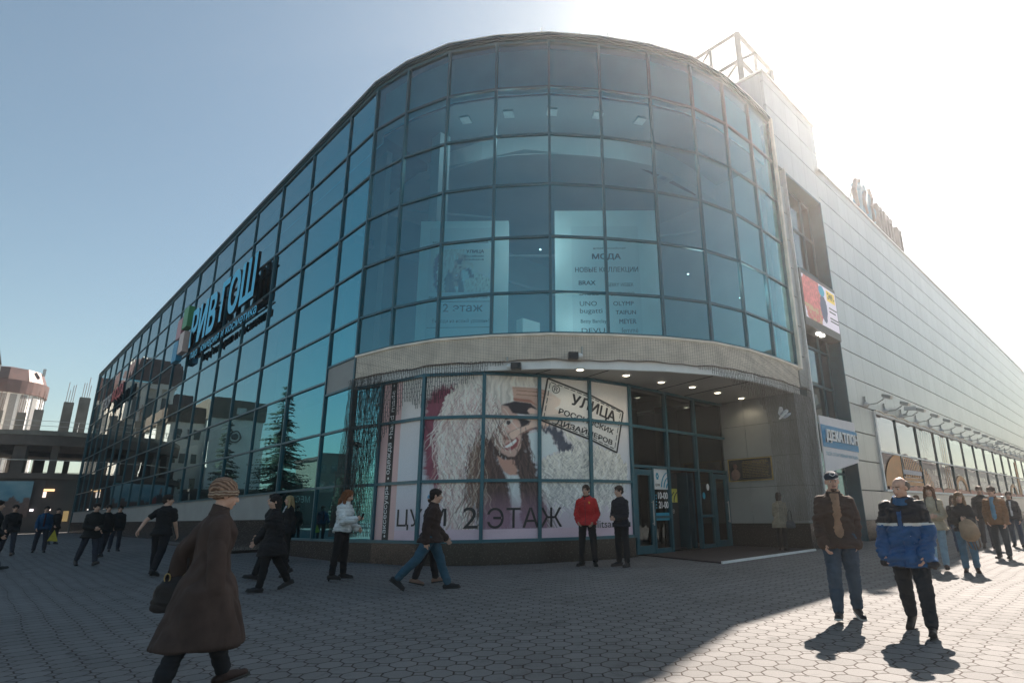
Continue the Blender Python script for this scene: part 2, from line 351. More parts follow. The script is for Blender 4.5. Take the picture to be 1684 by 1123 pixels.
# ---------------------------------------------------------------- ground
def ground_sheet():
    xs = [-600, -200, -60, -20, -5, 0, 5, 10, 15, 20, 25, 30, 37, 45, 60, 100, 200, 400, 900]; ys = [-600, -200, -60, -20, -5, 0, 5, 10, 15, 20, 30, 40, 60, 90, 140, 260, 500, 900]
    mb = MB(); mb.add([(x, y, gz(x, y)) for y in ys for x in xs], [(j * len(xs) + i, j * len(xs) + i + 1, (j + 1) * len(xs) + i + 1, (j + 1) * len(xs) + i) for j in range(len(ys) - 1) for i in range(len(xs) - 1)])
    o = mb.build('ground', M['paving'], smooth=True); tag(o, kind='structure')
ground_sheet()

# ---------------------------------------------------------------- the shopping centre
ORD5 = ['first', 'second', 'third', 'fourth', 'fifth', 'sixth']
mall = empty('shopping_centre', (D, YR, -1.2), 'large glass shopping centre with a rounded teal glass corner over the entrance', 'building')
ROUND = [np.array(p) * D for p in [(1, 2.163), (1.036, 1.957), (1.107, 1.753), (1.22, 1.582), (1.36, 1.42), (1.522, 1.29), (1.70, 1.172), (1.885, 1.085), (2.08, 1.042), (2.29, 1.03), (2.507, 1.03)]]
ROWS = [z * D for z in (1.881, 1.6605, 1.44, 1.22, 1.0, 0.779, 0.62)]
LROWS = [z * D for z in (1.881, 1.6605, 1.44, 1.22, 1.0, 0.779, 0.559, 0.338, 0.117)]
LCOL = [2.163 * D, 2.425 * D] + [(2.425 + 0.4335 * i) * D for i in range(1, 18)]
LEND = LCOL[-1]
LOW = [np.array(p) * D for p in [(1.0, 2.16), (1.045, 2.01), (1.083, 1.78), (1.22, 1.615), (1.39, 1.515), (1.57, 1.437), (1.765, 1.405), (2.44, 1.39)]]
LOWS = [0.0]
for a, b in zip(LOW, LOW[1:]): LOWS.append(LOWS[-1] + float(np.linalg.norm(b - a)))

def normals(path):
    ns = []
    for a, b in zip(path, path[1:]):
        d = (b - a) / np.linalg.norm(b - a); ns.append(np.array((d[1], -d[0])))
    out = [ns[0]] + [(p + q) / (1 + p @ q) for p, q in zip(ns, ns[1:])] + [ns[-1]]
    return out

def strip(mb, path, o0, o1, z0, z1):
    """closed band along a path between two offsets and two heights, mitred at the corners"""
    nn = normals(path); n = len(path); vs = []
    for p, q in zip(path, nn):
        a = p + q * o0; b = p + q * o1
        vs += [(a[0], a[1], z0), (b[0], b[1], z0), (b[0], b[1], z1), (a[0], a[1], z1)]
    fs = [(3, 2, 1, 0), tuple(4 * (n - 1) + k for k in range(4))]
    for i in range(n - 1):
        for k in range(4): fs.append((4 * i + k, 4 * i + (k + 1) % 4, 4 * i + 4 + (k + 1) % 4, 4 * i + 4 + k))
    mb.add(vs, fs)

def post(mb, path, i, wd, o0, o1, z0, z1):
    n = normals(path)[i]; n = n / np.linalg.norm(n); t = np.array((-n[1], n[0])); c = path[i] + n * (o0 + o1) / 2
    mb.obox((c[0], c[1], (z0 + z1) / 2), (t[0], t[1], 0), (n[0], n[1], 0), (0, 0, 1), wd / 2, abs(o1 - o0) / 2, (z1 - z0) / 2)

def on_path(path, s, off=0.0):
    acc = 0.0
    for i, (a, b) in enumerate(zip(path, path[1:])):
        L = np.linalg.norm(b - a)
        if s <= acc + L or i == len(path) - 2:
            d = (b - a) / L; n = np.array((d[1], -d[0])); p = a + d * (s - acc) + n * off
            return p
        acc += L

# --- rounded curtain wall
fr = MB()
for z in ROWS[1:-1]: strip(fr, ROUND, -0.03, 0.045, z - 0.035, z + 0.035)
strip(fr, ROUND, -0.03, 0.06, ROWS[-1] - 0.05, ROWS[-1] + 0.05)
strip(fr, ROUND, -0.03, 0.05, ROWS[0] - 0.05, ROWS[0] + 0.06)
for i in range(len(ROUND)): post(fr, ROUND, i, 0.075, -0.05, 0.06, ROWS[-1], ROWS[0])
cwall = fr.build('curtain_wall_frame', M['mullion'], mall)
for r in range(6):
    for c in range(10):
        a, b = ROUND[c], ROUND[c + 1]; z1, z0 = ROWS[r], ROWS[r + 1]
        nn_ = normals([a, b])[0]; j_ = [random.uniform(-0.007, 0.007) for _ in range(3)]; j_.append(j_[0] - j_[1] + j_[2]); g = MB(); g.quad(*[(p_[0] + nn_[0] * e, p_[1] + nn_[1] * e, zz) for (p_, zz), e in zip(((a, z0), (b, z0), (b, z1), (a, z1)), j_)])
        g.build('glass_pane', M['glass_round'], cwall)
sp_ = MB(); strip(sp_, ROUND, -0.35, -0.30, ROWS[1] + 0.05, ROWS[0])
sp_.build('spandrel_panel', M['spandrel'], mall)
# gold-ish edge post where the round glass ends
ep = MB(); ep.box(ROUND[-1][0] - 0.02, ROUND[-1][0] + 0.13, YR - 0.16, YR + 0.2, ROWS[-1] - 0.1, ROWS[0] + 0.2)
ep.build('edge_post', M['cream'], mall)
# coping on top of both glass walls
SIDE = [np.array((D, LEND)), np.array((D, ROUND[0][1]))]
TOPP = [np.array((D, LEND))] + ROUND
cp = MB(); strip(cp, TOPP, -0.6, 0.10, ROWS[0] + 0.06, ROWS[0] + 0.13); strip(cp, TOPP, -0.6, 0.15, ROWS[0] + 0.13, ROWS[0] + 0.21)
cp.build('coping', M['mullion_dark'], mall)
ed = MB(); strip(ed, TOPP, -0.55, 0.17, ROWS[0] + 0.21, ROWS[0] + 0.235); ed.build('coping_flashing', M['white_trim'], mall)
lr = MB()
for s in (6.2, 7.4, 8.3, 9.4, 10.6, 11.9):
    p = on_path(ROUND, s, 0.05); lr = MB(); lr.tube([(p[0], p[1], ROWS[0] + 0.2), (p[0], p[1], ROWS[0] + 0.5)], 0.012); lr.build('lightning_rod', M['white_trim'], mall)

# --- long side curtain wall
fr = MB()
y0 = LCOL[0]
for z in LROWS[1:]:
    ya = LCOL[1] if z < 4.5 else y0
    fr.box(D - 0.045, D + 0.03, ya, LEND, z - 0.032, z + 0.032)
fr.box(D - 0.05, D + 0.03, y0, LEND, LROWS[0] - 0.05, LROWS[0] + 0.06)
for z in (4.71, 3.79, 0.89, -0.62): fr.box(D - 0.045, D + 0.03, y0 + 0.01, LCOL[1] + (3.2 if z < 0 else 0), z - 0.032, z + 0.032)
fr.box(D - 0.046, D + 0.031, y0 + 0.01, LCOL[1], 2.50, 2.57)
for i, y in enumerate(LCOL):
    fr.box(D - 0.06, D + 0.05, y - 0.035, y + 0.035, -0.65 if i < 3 else LROWS[-1], LROWS[0])
swall = fr.build('curtain_wall_frame', M['mullion'], mall)
rest = MB()
for c in range(len(LCOL) - 1):
    rows = LROWS if c else [LROWS[0], LROWS[1], LROWS[2], LROWS[3], LROWS[4], LROWS[5], 4.71]
    for z1, z0 in zip(rows, rows[1:]):
        j_ = [random.uniform(-0.007, 0.007) for _ in range(3)]; j_.append(j_[0] - j_[1] + j_[2]); q = ((D + j_[0], LCOL[c + 1], z0), (D + j_[1], LCOL[c], z0), (D + j_[2], LCOL[c], z1), (D + j_[3], LCOL[c + 1], z1))
        if c < 5:
            g = MB(); g.quad(*q); g.build('glass_pane', M['glass_side'], swall)
        else: rest.quad(*q)
tag(rest.build('glass_pane', M['glass_side'], swall), kind='stuff')
for z1, z0 in ((3.79, 2.53), (2.53, 0.89), (0.89, -0.62)):
    g = MB(); g.quad((D, LCOL[1], z0), (D, LCOL[0], z0), (D, LCOL[0], z1), (D, LCOL[1], z1)); g.build('glass_pane', M['glass_side'], swall)
g = MB(); g.quad((D, LCOL[2], -0.62), (D, LCOL[1], -0.62), (D, LCOL[1], 0.89), (D, LCOL[2], 0.89)); g.build('glass_pane', M['glass_side'], swall)
gp = MB(); gp.box(D - 0.012, D + 0.02, y0 + 0.036, LCOL[1] - 0.036, 3.83, 4.67); gp.build('spandrel_panel', M['panel'], mall)
bk = MB(); bk.box(D + 0.5, D + 0.55, ROUND[0][1] + 0.5, LEND, LROWS[1] + 0.05, LROWS[0]); bk.build('spandrel_panel', M['spandrel'], mall)
# grey skirting panels and granite base under the side glass
lo = MB(); lo.box(D + 0.01, D + 0.3, LCOL[2] + 0.04, LEND + 0.3, -0.02, LROWS[-1] - 0.033); lo.build('skirting_panel', M['panel'], mall)
lo = MB(); lo.box(D - 0.06, D + 0.3, LCOL[2] + 0.04, LEND + 0.3, -1.6, -0.02)
lo.box(D - 0.06, D + 0.3, y0, LCOL[2] + 0.04, -1.6, -0.655); lo.box(D - 0.9, D - 0.06, LCOL[2] + 1.0, LEND, -1.6, -1.02)
lo.build('granite_base', M['granite'], mall)
# far end return of the glass wall
en = MB()
for z in LROWS[1:]: en.box(D + 0.1, D + 5, LEND + 0.32, LEND + 0.38, z - 0.03, z + 0.03)
for x in (D + 1.6, D + 3.3): en.box(x - 0.04, x + 0.04, LEND + 0.3, LEND + 0.39, 0, LROWS[0])
en.box(D - 0.10, D + 0.45, LEND + 0.06, LEND + 0.5, -1.5, LROWS[0] + 0.3)
en.build('corner_frame', M['mullion_dark'], mall)
en = MB(); en.box(D + 0.5, D + 6, LEND + 0.28, LEND + 0.31, -1.2, LROWS[0]); en.build('glass_pane', M['glass_side'], mall)

# --- interiors behind the glass
inn = simple('interior_wall', (0.32, 0.33, 0.33), 0.8, 0, 0.1, 0.7)
inn_d = simple('interior_ceiling_dark', (0.10, 0.12, 0.13), 0.8, 0, 0.1, 0.7)
inn_l = simple('interior_board', (0.88, 0.88, 0.87), 0.6, 0, 0.05, 1.5)
iw = MB()
iw.box(D + 4.5, D + 4.7, 19.5, LEND, 4.0, 14.2); iw.box(D + 11.2, D + 11.4, 8.4, 19.4, 4.0, 12.5); iw.box(D + 4.7, D + 11.2, 19.4, 19.6, 4.0, 12.5)
for y in (20.5, 26.8, 33.1, 39.4, 45.7): iw.box(D + 1.2, D + 1.7, y, y + 0.5, 0.9, 12.6)
iw.box(D + 0.75, D + 0.95, 17.0, 17.8, 4.75, 12.5); iw.box(D + 1.5, D + 1.9, 14.8, 15.3, 4.75, 12.5)
iw.build('interior_wall', inn, mall)
ic = MB(); strip(ic, ROUND, -2.3, -0.36, ROWS[1] - 0.02, ROWS[1] + 0.03); ic.build('ceiling', inn_d, mall)
ic = MB(); strip(ic, ROUND, -2.6, -2.3, ROWS[1] - 0.75, ROWS[1] + 0.03)
ic.add([(D + 1.8, 20, 11.9), (D + 1.8, 16.6, 11.9), (11.2, 12.9, 11.9), (14.0, 11.0, 11.9), (18.9, 10.4, 11.9), (18.9, 20, 11.9)], [(0, 1, 2, 3, 4, 5)])
ic.build('ceiling', inn, mall)
ic = MB(); ic.box(D + 0.1, D + 4.5, 17.5, LEND, 8.9, 9.2); ic.box(D + 0.1, D + 4.5, 17.5, LEND, 4.05, 4.35); ic.build('floor_slab', inn_d, mall)
ic = MB(); strip(ic, ROUND, -1.2, -0.06, 4.3, 4.66); ic.add([(D + 0.5, 20, 4.6), (D + 0.6, 16.4, 4.6), (10.6, 12.2, 4.6), (14.0, 9.5, 4.6), (18.9, 8.7, 4.6), (18.9, 20, 4.6)], [(0, 1, 2, 3, 4, 5)])
ic.build('floor_slab', inn_d, mall)
for s in (3.4, 5.0, 6.6, 8.2, 9.8):
    p = on_path(ROUND, s, -1.05); q = on_path(ROUND, s, -1.3); t = q - p; t /= np.linalg.norm(t)
    o = MB(); o.obox((p[0], p[1], ROWS[1] - 0.06), (t[1], -t[0], 0), (t[0], t[1], 0), (0, 0, 1), 0.16, 0.16, 0.035)
    LP_ = bpy.data.lights.new('hall_fill_light', 'POINT'); LP_.energy = 6; LP_.shadow_soft_size = 0.3; lo_ = bpy.data.objects.new('hall_fill_light', LP_); COL.objects.link(lo_); lo_.location = (p[0], p[1], ROWS[1] - 0.9); l = o.build('ceiling_light', M['steel'], loc=(p[0], p[1], ROWS[1] - 0.02)); tag(l, ORD5[(3.4, 5.0, 6.6, 8.2, 9.8).index(s)] + ' small square ceiling light from the left behind the round corner glass', 'ceiling light', 'square lights on the dark ceiling strip')  # point light added below each unlit ceiling square to brighten the hall
# truss pipes inside
tp = MB()
tp.tube([(11.0, 15.2, 8.7), (14.5, 11.6, 8.6)], 0.05); tp.tube([(14.3, 14.5, 9.8), (17.6, 10.4, 10.2)], 0.05); tp.tube([(9.0, 16.5, 10.2), (10.4, 13.6, 9.3)], 0.05)
tp.tube([(12.2, 15.5, 8.3), (14.6, 12.0, 6.6)], 0.06)
tp.build('ceiling_pipe', inn, mall)
ia = MB(); ia.box(10.9, 11.6, 12.6, 12.9, 4.62, 5.75); ia.build('parapet', inn_l, mall)
for x, y, z, lab in ((11.35, 12.3, 8.05, 'spot lamp hanging alone between the two white display boards'), (12.1, 11.7, 5.55, 'lowest spot lamp, beside the foot of the brand list board'), (15.5, 9.6, 7.6, 'spot lamp right of the brand list board, the higher of that pair'), (17.8, 9.0, 7.2, 'spot lamp nearest the right end of the round glass'), (11.4, 11.9, 9.3, 'high spot lamp above the gap between the display boards'), (12.6, 10.9, 9.25, 'high spot lamp just above the brand list board')):
    o = MB(); o.ell((x, y, z), (0.035, 0.035, 0.02)); LP_ = bpy.data.lights.new('spot_lamp_light', 'POINT'); LP_.energy = {8.05: 12, 5.55: 6, 7.6: 14, 7.2: 10}.get(z, 1.5); LP_.shadow_soft_size = 0.4; LP_.color = (1, 0.96, 0.9); lo_ = bpy.data.objects.new('spot_lamp_light', LP_); COL.objects.link(lo_); lo_.location = (x - 0.9, y - 0.9, z - 0.1); tag(o.build('spot_lamp', M['lamp_white'], loc=(x, y, z)), lab, 'lamp', 'spot lamps inside the upper hall')

# --- band, soffit and recessed entrance
bd = MB(); strip(bd, ROUND, -0.05, 0.02, 3.98, 4.66); band = bd.build('fascia_band', M['cream'], mall)
bd = MB(); strip(bd, ROUND, -0.08, 0.07, 4.66, 4.72); bd.build('band_trim', M['cream'], band)
bd = MB(); strip(bd, ROUND, -0.10, 0.0, 3.74, 3.98); bd.build('white_lip', M['white_trim'], mall)
sf = MB(); poly = [tuple(p + n * -0.1) for p, n in zip(ROUND, normals(ROUND))] + [(19.05, 11.2), (13.3, 11.3), (10.6, 12.2), (8.6, 14.6), (8.0, 16.6)]
sf.prism(poly, 3.76, 3.95); sf.build('soffit', M['soffit'], mall)
jt = MB()
for i in (4, 5, 7, 8):
    a = ROUND[i]; b = on_path(LOW, min(14, LOWS[-1] * i / 9.5)); jt.tube([(a[0] + .1, a[1] + .1, 3.755), (b[0], b[1], 3.755)], 0.012, 4)
jt.build('soffit_joint', M['black'], mall)
# downlights in the soffit
for i, (x, y) in enumerate([(10.99, 10.35), (12.44, 9.94), (13.91, 9.8), (15.2, 9.56), (16.59, 9.5), (18.05, 9.45)]):
    t = empty('downlight', (x, y, 3.755), ORD5[i] + ' round downlight from the left glowing in the grey entrance soffit', 'downlight', 'row of downlights in the entrance soffit')
    o = MB(); n = 20
    for r0, r1, z0, z1 in ((0.155, 0.115, 3.738, 3.728),):
        o.loft([[(x + r0 * math.cos(2 * PI * k / n), y + r0 * math.sin(2 * PI * k / n), 3.759) for k in range(n)], [(x + r0 * math.cos(2 * PI * k / n), y + r0 * math.sin(2 * PI * k / n), z0) for k in range(n)], [(x + r1 * math.cos(2 * PI * k / n), y + r1 * math.sin(2 * PI * k / n), z1) for k in range(n)]])
    o.build('rim', M['white_trim'], t, True)
    o = MB(); o.ell((x, y, 3.728), (0.10, 0.10, 0.02)); o.build('bulb', M['lamp'], t, True)
    LP_ = bpy.data.lights.new('downlight_light', 'SPOT'); LP_.energy = 5; LP_.spot_size = 2.6; LP_.spot_blend = 0.6; LP_.shadow_soft_size = 0.1; LP_.color = (1, 0.84, 0.6); lo_ = bpy.data.objects.new('downlight_light', LP_); COL.objects.link(lo_); lo_.location = (x, y, 3.68)

# lower wall: base, frames
LOWG = [p for p in LOW[:7]]
bs = MB(); strip(bs, LOW[:7], -0.3, 0.06, -1.7, -0.66); bs.build('granite_base', M['granite'], mall)
fr = MB()
for z, a in ((3.70, 1), (2.53, 1), (0.87, 1), (-0.62, 1)): strip(fr, LOW[:7], -0.04, 0.07, z - 0.04, z + 0.04)
for i in range(7): post(fr, LOW, i, 0.09, -0.05, 0.08, -0.66, 3.74)
dY = LOW[6][1]
def dl(s):     # point on the straight door wall by wall coordinate
    a, b = LOW[6], LOW[7]; d = (b - a) / np.linalg.norm(b - a); return a + d * (s - LOWS[6])
DOORW = [LOW[6], LOW[7]]
for z in (3.70, 2.5, 1.33): strip(fr, DOORW, -0.04, 0.07, z - 0.04, z + 0.04)
lframe = None
def dpost(mb, s, z0, z1, wd=0.09):
    p = dl(s); mb.box(p[0] - wd / 2, p[0] + wd / 2, p[1] - 0.085, p[1] + 0.05, z0, z1)
for s in (10.82, 12.42): dpost(fr, s, -1.2, 3.72)
for s in (9.99, 14.15): dpost(fr, s, -1.2, 1.33, 0.07)
dpost(fr, 13.24, -1.2, 1.33, 0.07)
a, b = dl(9.99), dl(10.82); fr.box(a[0], b[0], a[1] - 0.07, a[1] + 0.03, -0.16, -0.08); fr.box(a[0], b[0], a[1] - 0.07, a[1] + 0.03, -1.2, -1.0)
a, b = dl(12.42), dl(13.24); fr.box(a[0], b[0], a[1] - 0.07, a[1] + 0.03, -0.16, -0.08); fr.box(a[0], b[0], a[1] - 0.07, a[1] + 0.03, -1.2, -1.0)
lframe = fr.build('shopfront_frame', M['mullion'], mall)
for i in range(6):
    for z1, z0 in ((3.70, 2.53), (2.53, 0.87), (0.87, -0.62)):
        a, b = LOW[i], LOW[i + 1]; g = MB(); g.quad((a[0], a[1], z0), (b[0], b[1], z0), (b[0], b[1], z1), (a[0], a[1], z1)); g.build('glass_pane', M['glass_side'] if i == 0 else M['glass_low'], lframe)
for sa, sb, z0, z1 in ((9.08, 10.82, 2.5, 3.7), (10.82, 12.42, 2.5, 3.7), (12.42, 14.2, 2.5, 3.7), (9.08, 10.82, 1.33, 2.5), (10.82, 12.42, 1.33, 2.5), (12.42, 14.2, 1.33, 2.5), (9.99, 10.82, -1.1, 1.33), (12.42, 13.24, -1.1, 1.33)):
    a, b = dl(sa), dl(sb); g = MB(); g.quad((a[0], a[1], z0), (b[0], b[1], z0), (b[0], b[1], z1), (a[0], a[1], z1)); g.build('glass_pane', M['glass_low'], lframe)
def door(sa, sb):
    t = MB(); a, b = dl(sa), dl(sb); y = a[1] - 0.03
    t.box(a[0], a[0] + 0.13, y - 0.05, y + 0.02, -1.12, 1.24); t.box(b[0] - 0.13, b[0], y - 0.05, y + 0.02, -1.12, 1.24)
    t.box(a[0] + 0.13, b[0] - 0.13, y - 0.05, y + 0.02, 1.08, 1.24); t.box(a[0] + 0.13, b[0] - 0.13, y - 0.05, y + 0.02, -1.12, -0.9)
    d = t.build('door', M['mullion'], mall)
    g = MB(); g.quad((a[0] + 0.12, y - 0.01, -0.9), (b[0] - 0.12, y - 0.01, -0.9), (b[0] - 0.12, y - 0.01, 1.1), (a[0] + 0.12, y - 0.01, 1.1)); g.build('glass_pane', M['glass_low'], d)
    h = MB(); h.tube([(b[0] - 0.09, y - 0.11, -0.35), (b[0] - 0.09, y - 0.11, 0.35)], 0.018); h.tube([(b[0] - 0.09, y - 0.05, 0.3), (b[0] - 0.09, y - 0.12, 0.3)], 0.012); h.tube([(b[0] - 0.09, y - 0.05, -0.3), (b[0] - 0.09, y - 0.12, -0.3)], 0.012); h.build('handle', M['steel'], d)
door(9.12, 9.97); door(13.27, 14.12)
# the door leaf that stands open inwards
a = dl(12.30); t = MB(); t.box(a[0] - 0.05, a[0] + 0.05, a[1] + 0.1, a[1] + 0.9, -1.1, 1.25); t.box(a[0] - 0.42, a[0] - 0.36, a[1] + 0.05, a[1] + 0.7, -1.1, 1.25)
t.build('open_door', M['mullion_dark'], mall)
# vestibule behind the doors and shop room behind the poster glass
vs = MB(); a = dl(9.2)
vs.box(9.0, 19.3, 16.4, 16.6, -1.2, 3.8); vs.box(12.9, 13.0, 11.6, 16.4, -1.2, 3.8); vs.box(18.7, 19.3, 10.75, 16.4, -1.2, 3.8)
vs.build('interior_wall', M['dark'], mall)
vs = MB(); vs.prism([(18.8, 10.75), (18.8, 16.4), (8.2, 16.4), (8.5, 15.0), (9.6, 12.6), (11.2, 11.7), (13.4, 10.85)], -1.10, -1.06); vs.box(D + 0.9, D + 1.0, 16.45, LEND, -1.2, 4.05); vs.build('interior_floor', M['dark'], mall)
vs = MB(); vs.box(14.9, 15.5, 12.0, 12.6, -1.2, 3.8); vs.box(17.6, 18.2, 12.2, 12.8, -1.2, 3.8); vs.build('interior_column', M['concrete_dark'], mall)
# return wall and corner pier right of the entrance
X0, XP = 2.44 * D, 19.93
pw = MB(); 
zs = [-0.39, 0.78, 1.76, 2.86, 3.76]
ys = [YR, 8.80, 9.68, 10.62]
for z0, z1 in zip(zs, zs[1:]):
    for ya, yb in zip(ys, ys[1:]): pw.box(X0, X0 + 0.05, ya + 0.006, yb - 0.006, z0 + 0.006, z1 - 0.006)
    pw.box(X0 + 0.006, XP - 0.03, YR, YR + 0.05, z0 + 0.006, z1 - 0.006)
pw.build('wall_panel', M['panel'], mall)
pw = MB(); pw.box(X0 + 0.02, XP - 0.04, YR + 0.02, 10.6, -0.4, 3.76); pw.build('panel_backing', M['black'], mall)
pw = MB(); pw.box(X0 - 0.05, XP - 0.02, YR - 0.05, 10.62, -1.6, -0.39); pw.build('granite_base', M['granite'], mall)
pw = MB(); pw.box(19.20, 19.75, YR - 0.16, YR - 0.05, -1.3, -0.68); pw.box(19.2, 19.75, YR - 0.2, YR - 0.05, -0.68, -0.6)
pw.build('service_box', M['concrete'], mall)

# --- metal-clad wall
XE = 150.0
GZ = [0.705 + 1.1165 * i for i in range(13)]       # groove heights
cl = MB()
def clrow(x0, x1, z0, z1, g=0.022): cl.box(x0, x1, YR, YR + 0.12, z0 + g, z1 - g)
for i in range(12):
    z0, z1 = GZ[i], GZ[i + 1]
    if i < 3: clrow(23.53, 26.35, z0, z1)
    else: clrow(23.53, XE, z0, z1)
    if z0 > 3.9 and z1 < 12.7: clrow(19.22, XP, z0, z1)
clrow(23.53, XE, -0.40, 0.705)
clrow(19.22, XE, 12.985, 14.05) if False else None
clrow(19.22, 23.53, 12.985 - 0.25, 14.10); clrow(23.53, XE, 14.102, 14.50, 0.01)
for z0, z1 in ((14.10, 15.22), (15.22, 16.34), (16.34, 16.75)): clrow(19.13, 24.0, z0, z1)
clad = cl.build('metal_cladding', M['cladding'], mall)
bk = MB(); bk.box(23.55, XE, YR + 0.10, YR + 0.6, 4.0, 14.45); bk.box(19.2, XP, YR + 0.10, YR + 0.5, 3.8, 14.0); bk.box(XP, 23.53, YR + 0.11, YR + 0.5, 12.75, 14.0)
bk.box(23.55, 26.33, YR + 0.10, YR + 0.4, -1.2, 4.0); bk.box(26.3, XE, YR + 0.1, YR + 0.4, -1.2, 0.69); bk.box(19.16, 23.95, YR + 0.1, 9.8, 14.0, 16.7)
bk.build('wall_backing', M['mullion_dark'], mall)
tw = MB(); tw.box(19.10, 19.16, YR + 0.12, 14.0, 13.9, 16.73); tw.box(23.95, 24.0, YR + 0.12, 14.0, 14.0, 16.73); tw.box(19.16, 24.0, YR + 0.3, 13.9, 16.65, 16.73)
tw.build('stair_tower', M['cladding'], mall)
ct = MB(); ct.box(23.95, XE, YR - 0.06, YR + 0.7, 14.50, 14.60); ct.box(19.05, 24.06, YR - 0.06, YR + 0.4, 16.75, 16.83); ct.box(19.03, 19.2, YR + 0.4, 14.0, 16.75, 16.83); ct.build('roof_edge', M['white_trim'], mall)
gb = MB(); gb.box(23.53, XE, YR - 0.03, YR + 0.3, -1.6, -0.40); gb.build('granite_base', M['granite'], mall)
# floor tracks: roof sheets keep the sky out of the rooms
rf = MB(); rf.add([(p[0], p[1], ROWS[0] + 0.1) for p in [(D + .05, LEND)] + [tuple(p + n * -0.2) for p, n in zip(ROUND, normals(ROUND))] + [(19.1, LEND)]], [tuple(range(13))])
rf.box(19.1, XE, YR + 0.5, LEND, 14.1, 14.3); rf.box(13, 19.15, LEND, LEND + 0.3, 0, 14.3); rf.build('roof', M['roofing'], mall)
# --- tall recess with glass, right of the round corner
rc = MB()
rc.box(23.50, 23.56, YR - 0.03, 8.40, -1.2, 12.72); rc.box(XP, 23.5, YR + 0.0, 8.40, 12.66, 12.74)
rc.build('recess_lining', M['mullion'], mall)
rc = MB(); rc.box(XP - 0.03, XP + 0.03, YR - 0.10, 8.40, -1.2, 12.70); rc.build('recess_edge', M['white_trim'], mall)
rc = MB(); RZ = [12.6, 10.95, 9.3, 6.0, 4.55, 3.1, 1.3]
for z in RZ: rc.box(XP + 0.03, 23.5, 8.28, 8.36, z - 0.04, z + 0.04)
for x in (XP + 0.08, 22.5, 23.44): rc.box(x - 0.04, x + 0.04, 8.27, 8.37, -1.15, 12.64)
rc.box(XP + 0.1, 23.5, 8.27, 8.37, -1.15, -0.95)
rfm = rc.build('window_frame', M['mullion'], mall)
for z1, z0 in zip([12.64] + RZ[1:], RZ[1:] + [-1.0]):
    for xa, xb in ((XP + 0.1, 22.5), (22.5, 23.46)):
        g = MB(); g.quad((xa, 8.33, z0), (xb, 8.33, z0), (xb, 8.33, z1), (xa, 8.33, z1)); g.build('glass_pane', M['glass_recess'], rfm)
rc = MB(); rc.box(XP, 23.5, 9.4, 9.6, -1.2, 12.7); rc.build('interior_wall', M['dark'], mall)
# --- long shop window
WX0, WX1, WZ0, WZ1 = 26.40, XE, 0.74, 3.98
wf = MB(); wf.box(WX0 - 0.05, WX1, YR - 0.06, YR + 0.1, WZ1 - 0.07, WZ1 + 0.05); wf.box(WX0 - 0.05, WX1, YR - 0.10, YR + 0.1, WZ0 - 0.05, WZ0 + 0.04)
wf.box(WX0 - 0.08, WX0 + 0.06, YR - 0.06, YR + 0.1, WZ0, WZ1); wf.box(WX0, WX1, YR - 0.035, YR + 0.06, 2.29, 2.36)
wfo = wf.build('window_frame', M['white_trim'], mall)
wm = MB(); xs = [WX0]; x = 29.2
while x < WX1: xs.append(x); x += 3.24
for x in xs[1:]:
    wm = MB(); wm.box(x - 0.035, x + 0.035, YR - 0.03, YR + 0.06, WZ0 + 0.04, WZ1 - 0.07); wm.build('mullion', M['mullion_dark'], wfo)
for k, (a, b) in enumerate(zip(xs[:14], xs[1:15])):
    for z0, z1 in ((WZ0, 2.33), (2.33, WZ1)):
        j_ = [random.uniform(0, 0.016) for _ in range(3)]; j_.append(j_[0] - j_[1] + j_[2]); g = MB(); g.quad((a, YR + 0.02 + j_[0], z0), (b, YR + 0.02 + j_[1], z0), (b, YR + 0.02 + j_[2], z1), (a, YR + 0.02 + j_[3], z1)); g.build('glass_pane', M['glass_far'], wfo)
g = MB(); g.quad((xs[14], YR + 0.02, WZ0), (WX1, YR + 0.02, WZ0), (WX1, YR + 0.02, WZ1), (xs[14], YR + 0.02, WZ1)); tag(g.build('glass_pane', M['glass_far'], wfo), kind='stuff')
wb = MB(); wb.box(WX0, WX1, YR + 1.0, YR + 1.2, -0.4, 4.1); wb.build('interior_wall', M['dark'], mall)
rp = MB(); pts = [(WX0 + i * 0.25, YR - 0.09 + 0.02 * math.sin(i * 1.7), WZ1 + 0.06 + 0.03 * math.sin(i * 0.9)) for i in range(260)]
rp.tube(pts, 0.035, 5); tag(rp.build('light_rope', M['cream'], loc=(WX0, YR, WZ1)), 'pale light rope lying along the top of the long shop window', 'light rope')
# roof truss frame
tr = MB(); c = 0.055
A0 = [(19.3, 8.6, 16.75), (19.3, 12.6, 16.75), (22.9, 12.6, 16.75), (22.9, 8.6, 16.75)]
def tb(a, b, r=0.05): tr.tube([a, b], r * 1.9, 4)
H1, H2 = 18.0, 19.35
cx_ = [(19.3, 8.75), (19.3, 11.3), (22.4, 11.3), (22.4, 8.75)]
for (x, y) in cx_: tb((x, y, 16.8), (x, y, H2), 0.07)
for z in (H1, H2):
    for i in range(4): tb((*cx_[i], z), (*cx_[(i + 1) % 4], z), 0.05)
for i in range(4):
    a, b = cx_[i], cx_[(i + 1) % 4]; m = ((a[0] + b[0]) / 2, (a[1] + b[1]) / 2)
    tb((*m, H1 - 1.2), (*m, H2), 0.04); tb((*a, H1), (*m, 16.9), 0.04); tb((*m, H2), (*b, H1), 0.035)
trs = tag(tr.build('roof_frame', simple('grey_painted_steel', (0.22, 0.22, 0.22), 0.6, 0.2, 0.1, 4), loc=(19.3, 8.8, 16.8)), 'open steel lattice frame standing on the roof above the round corner', 'steel frame')
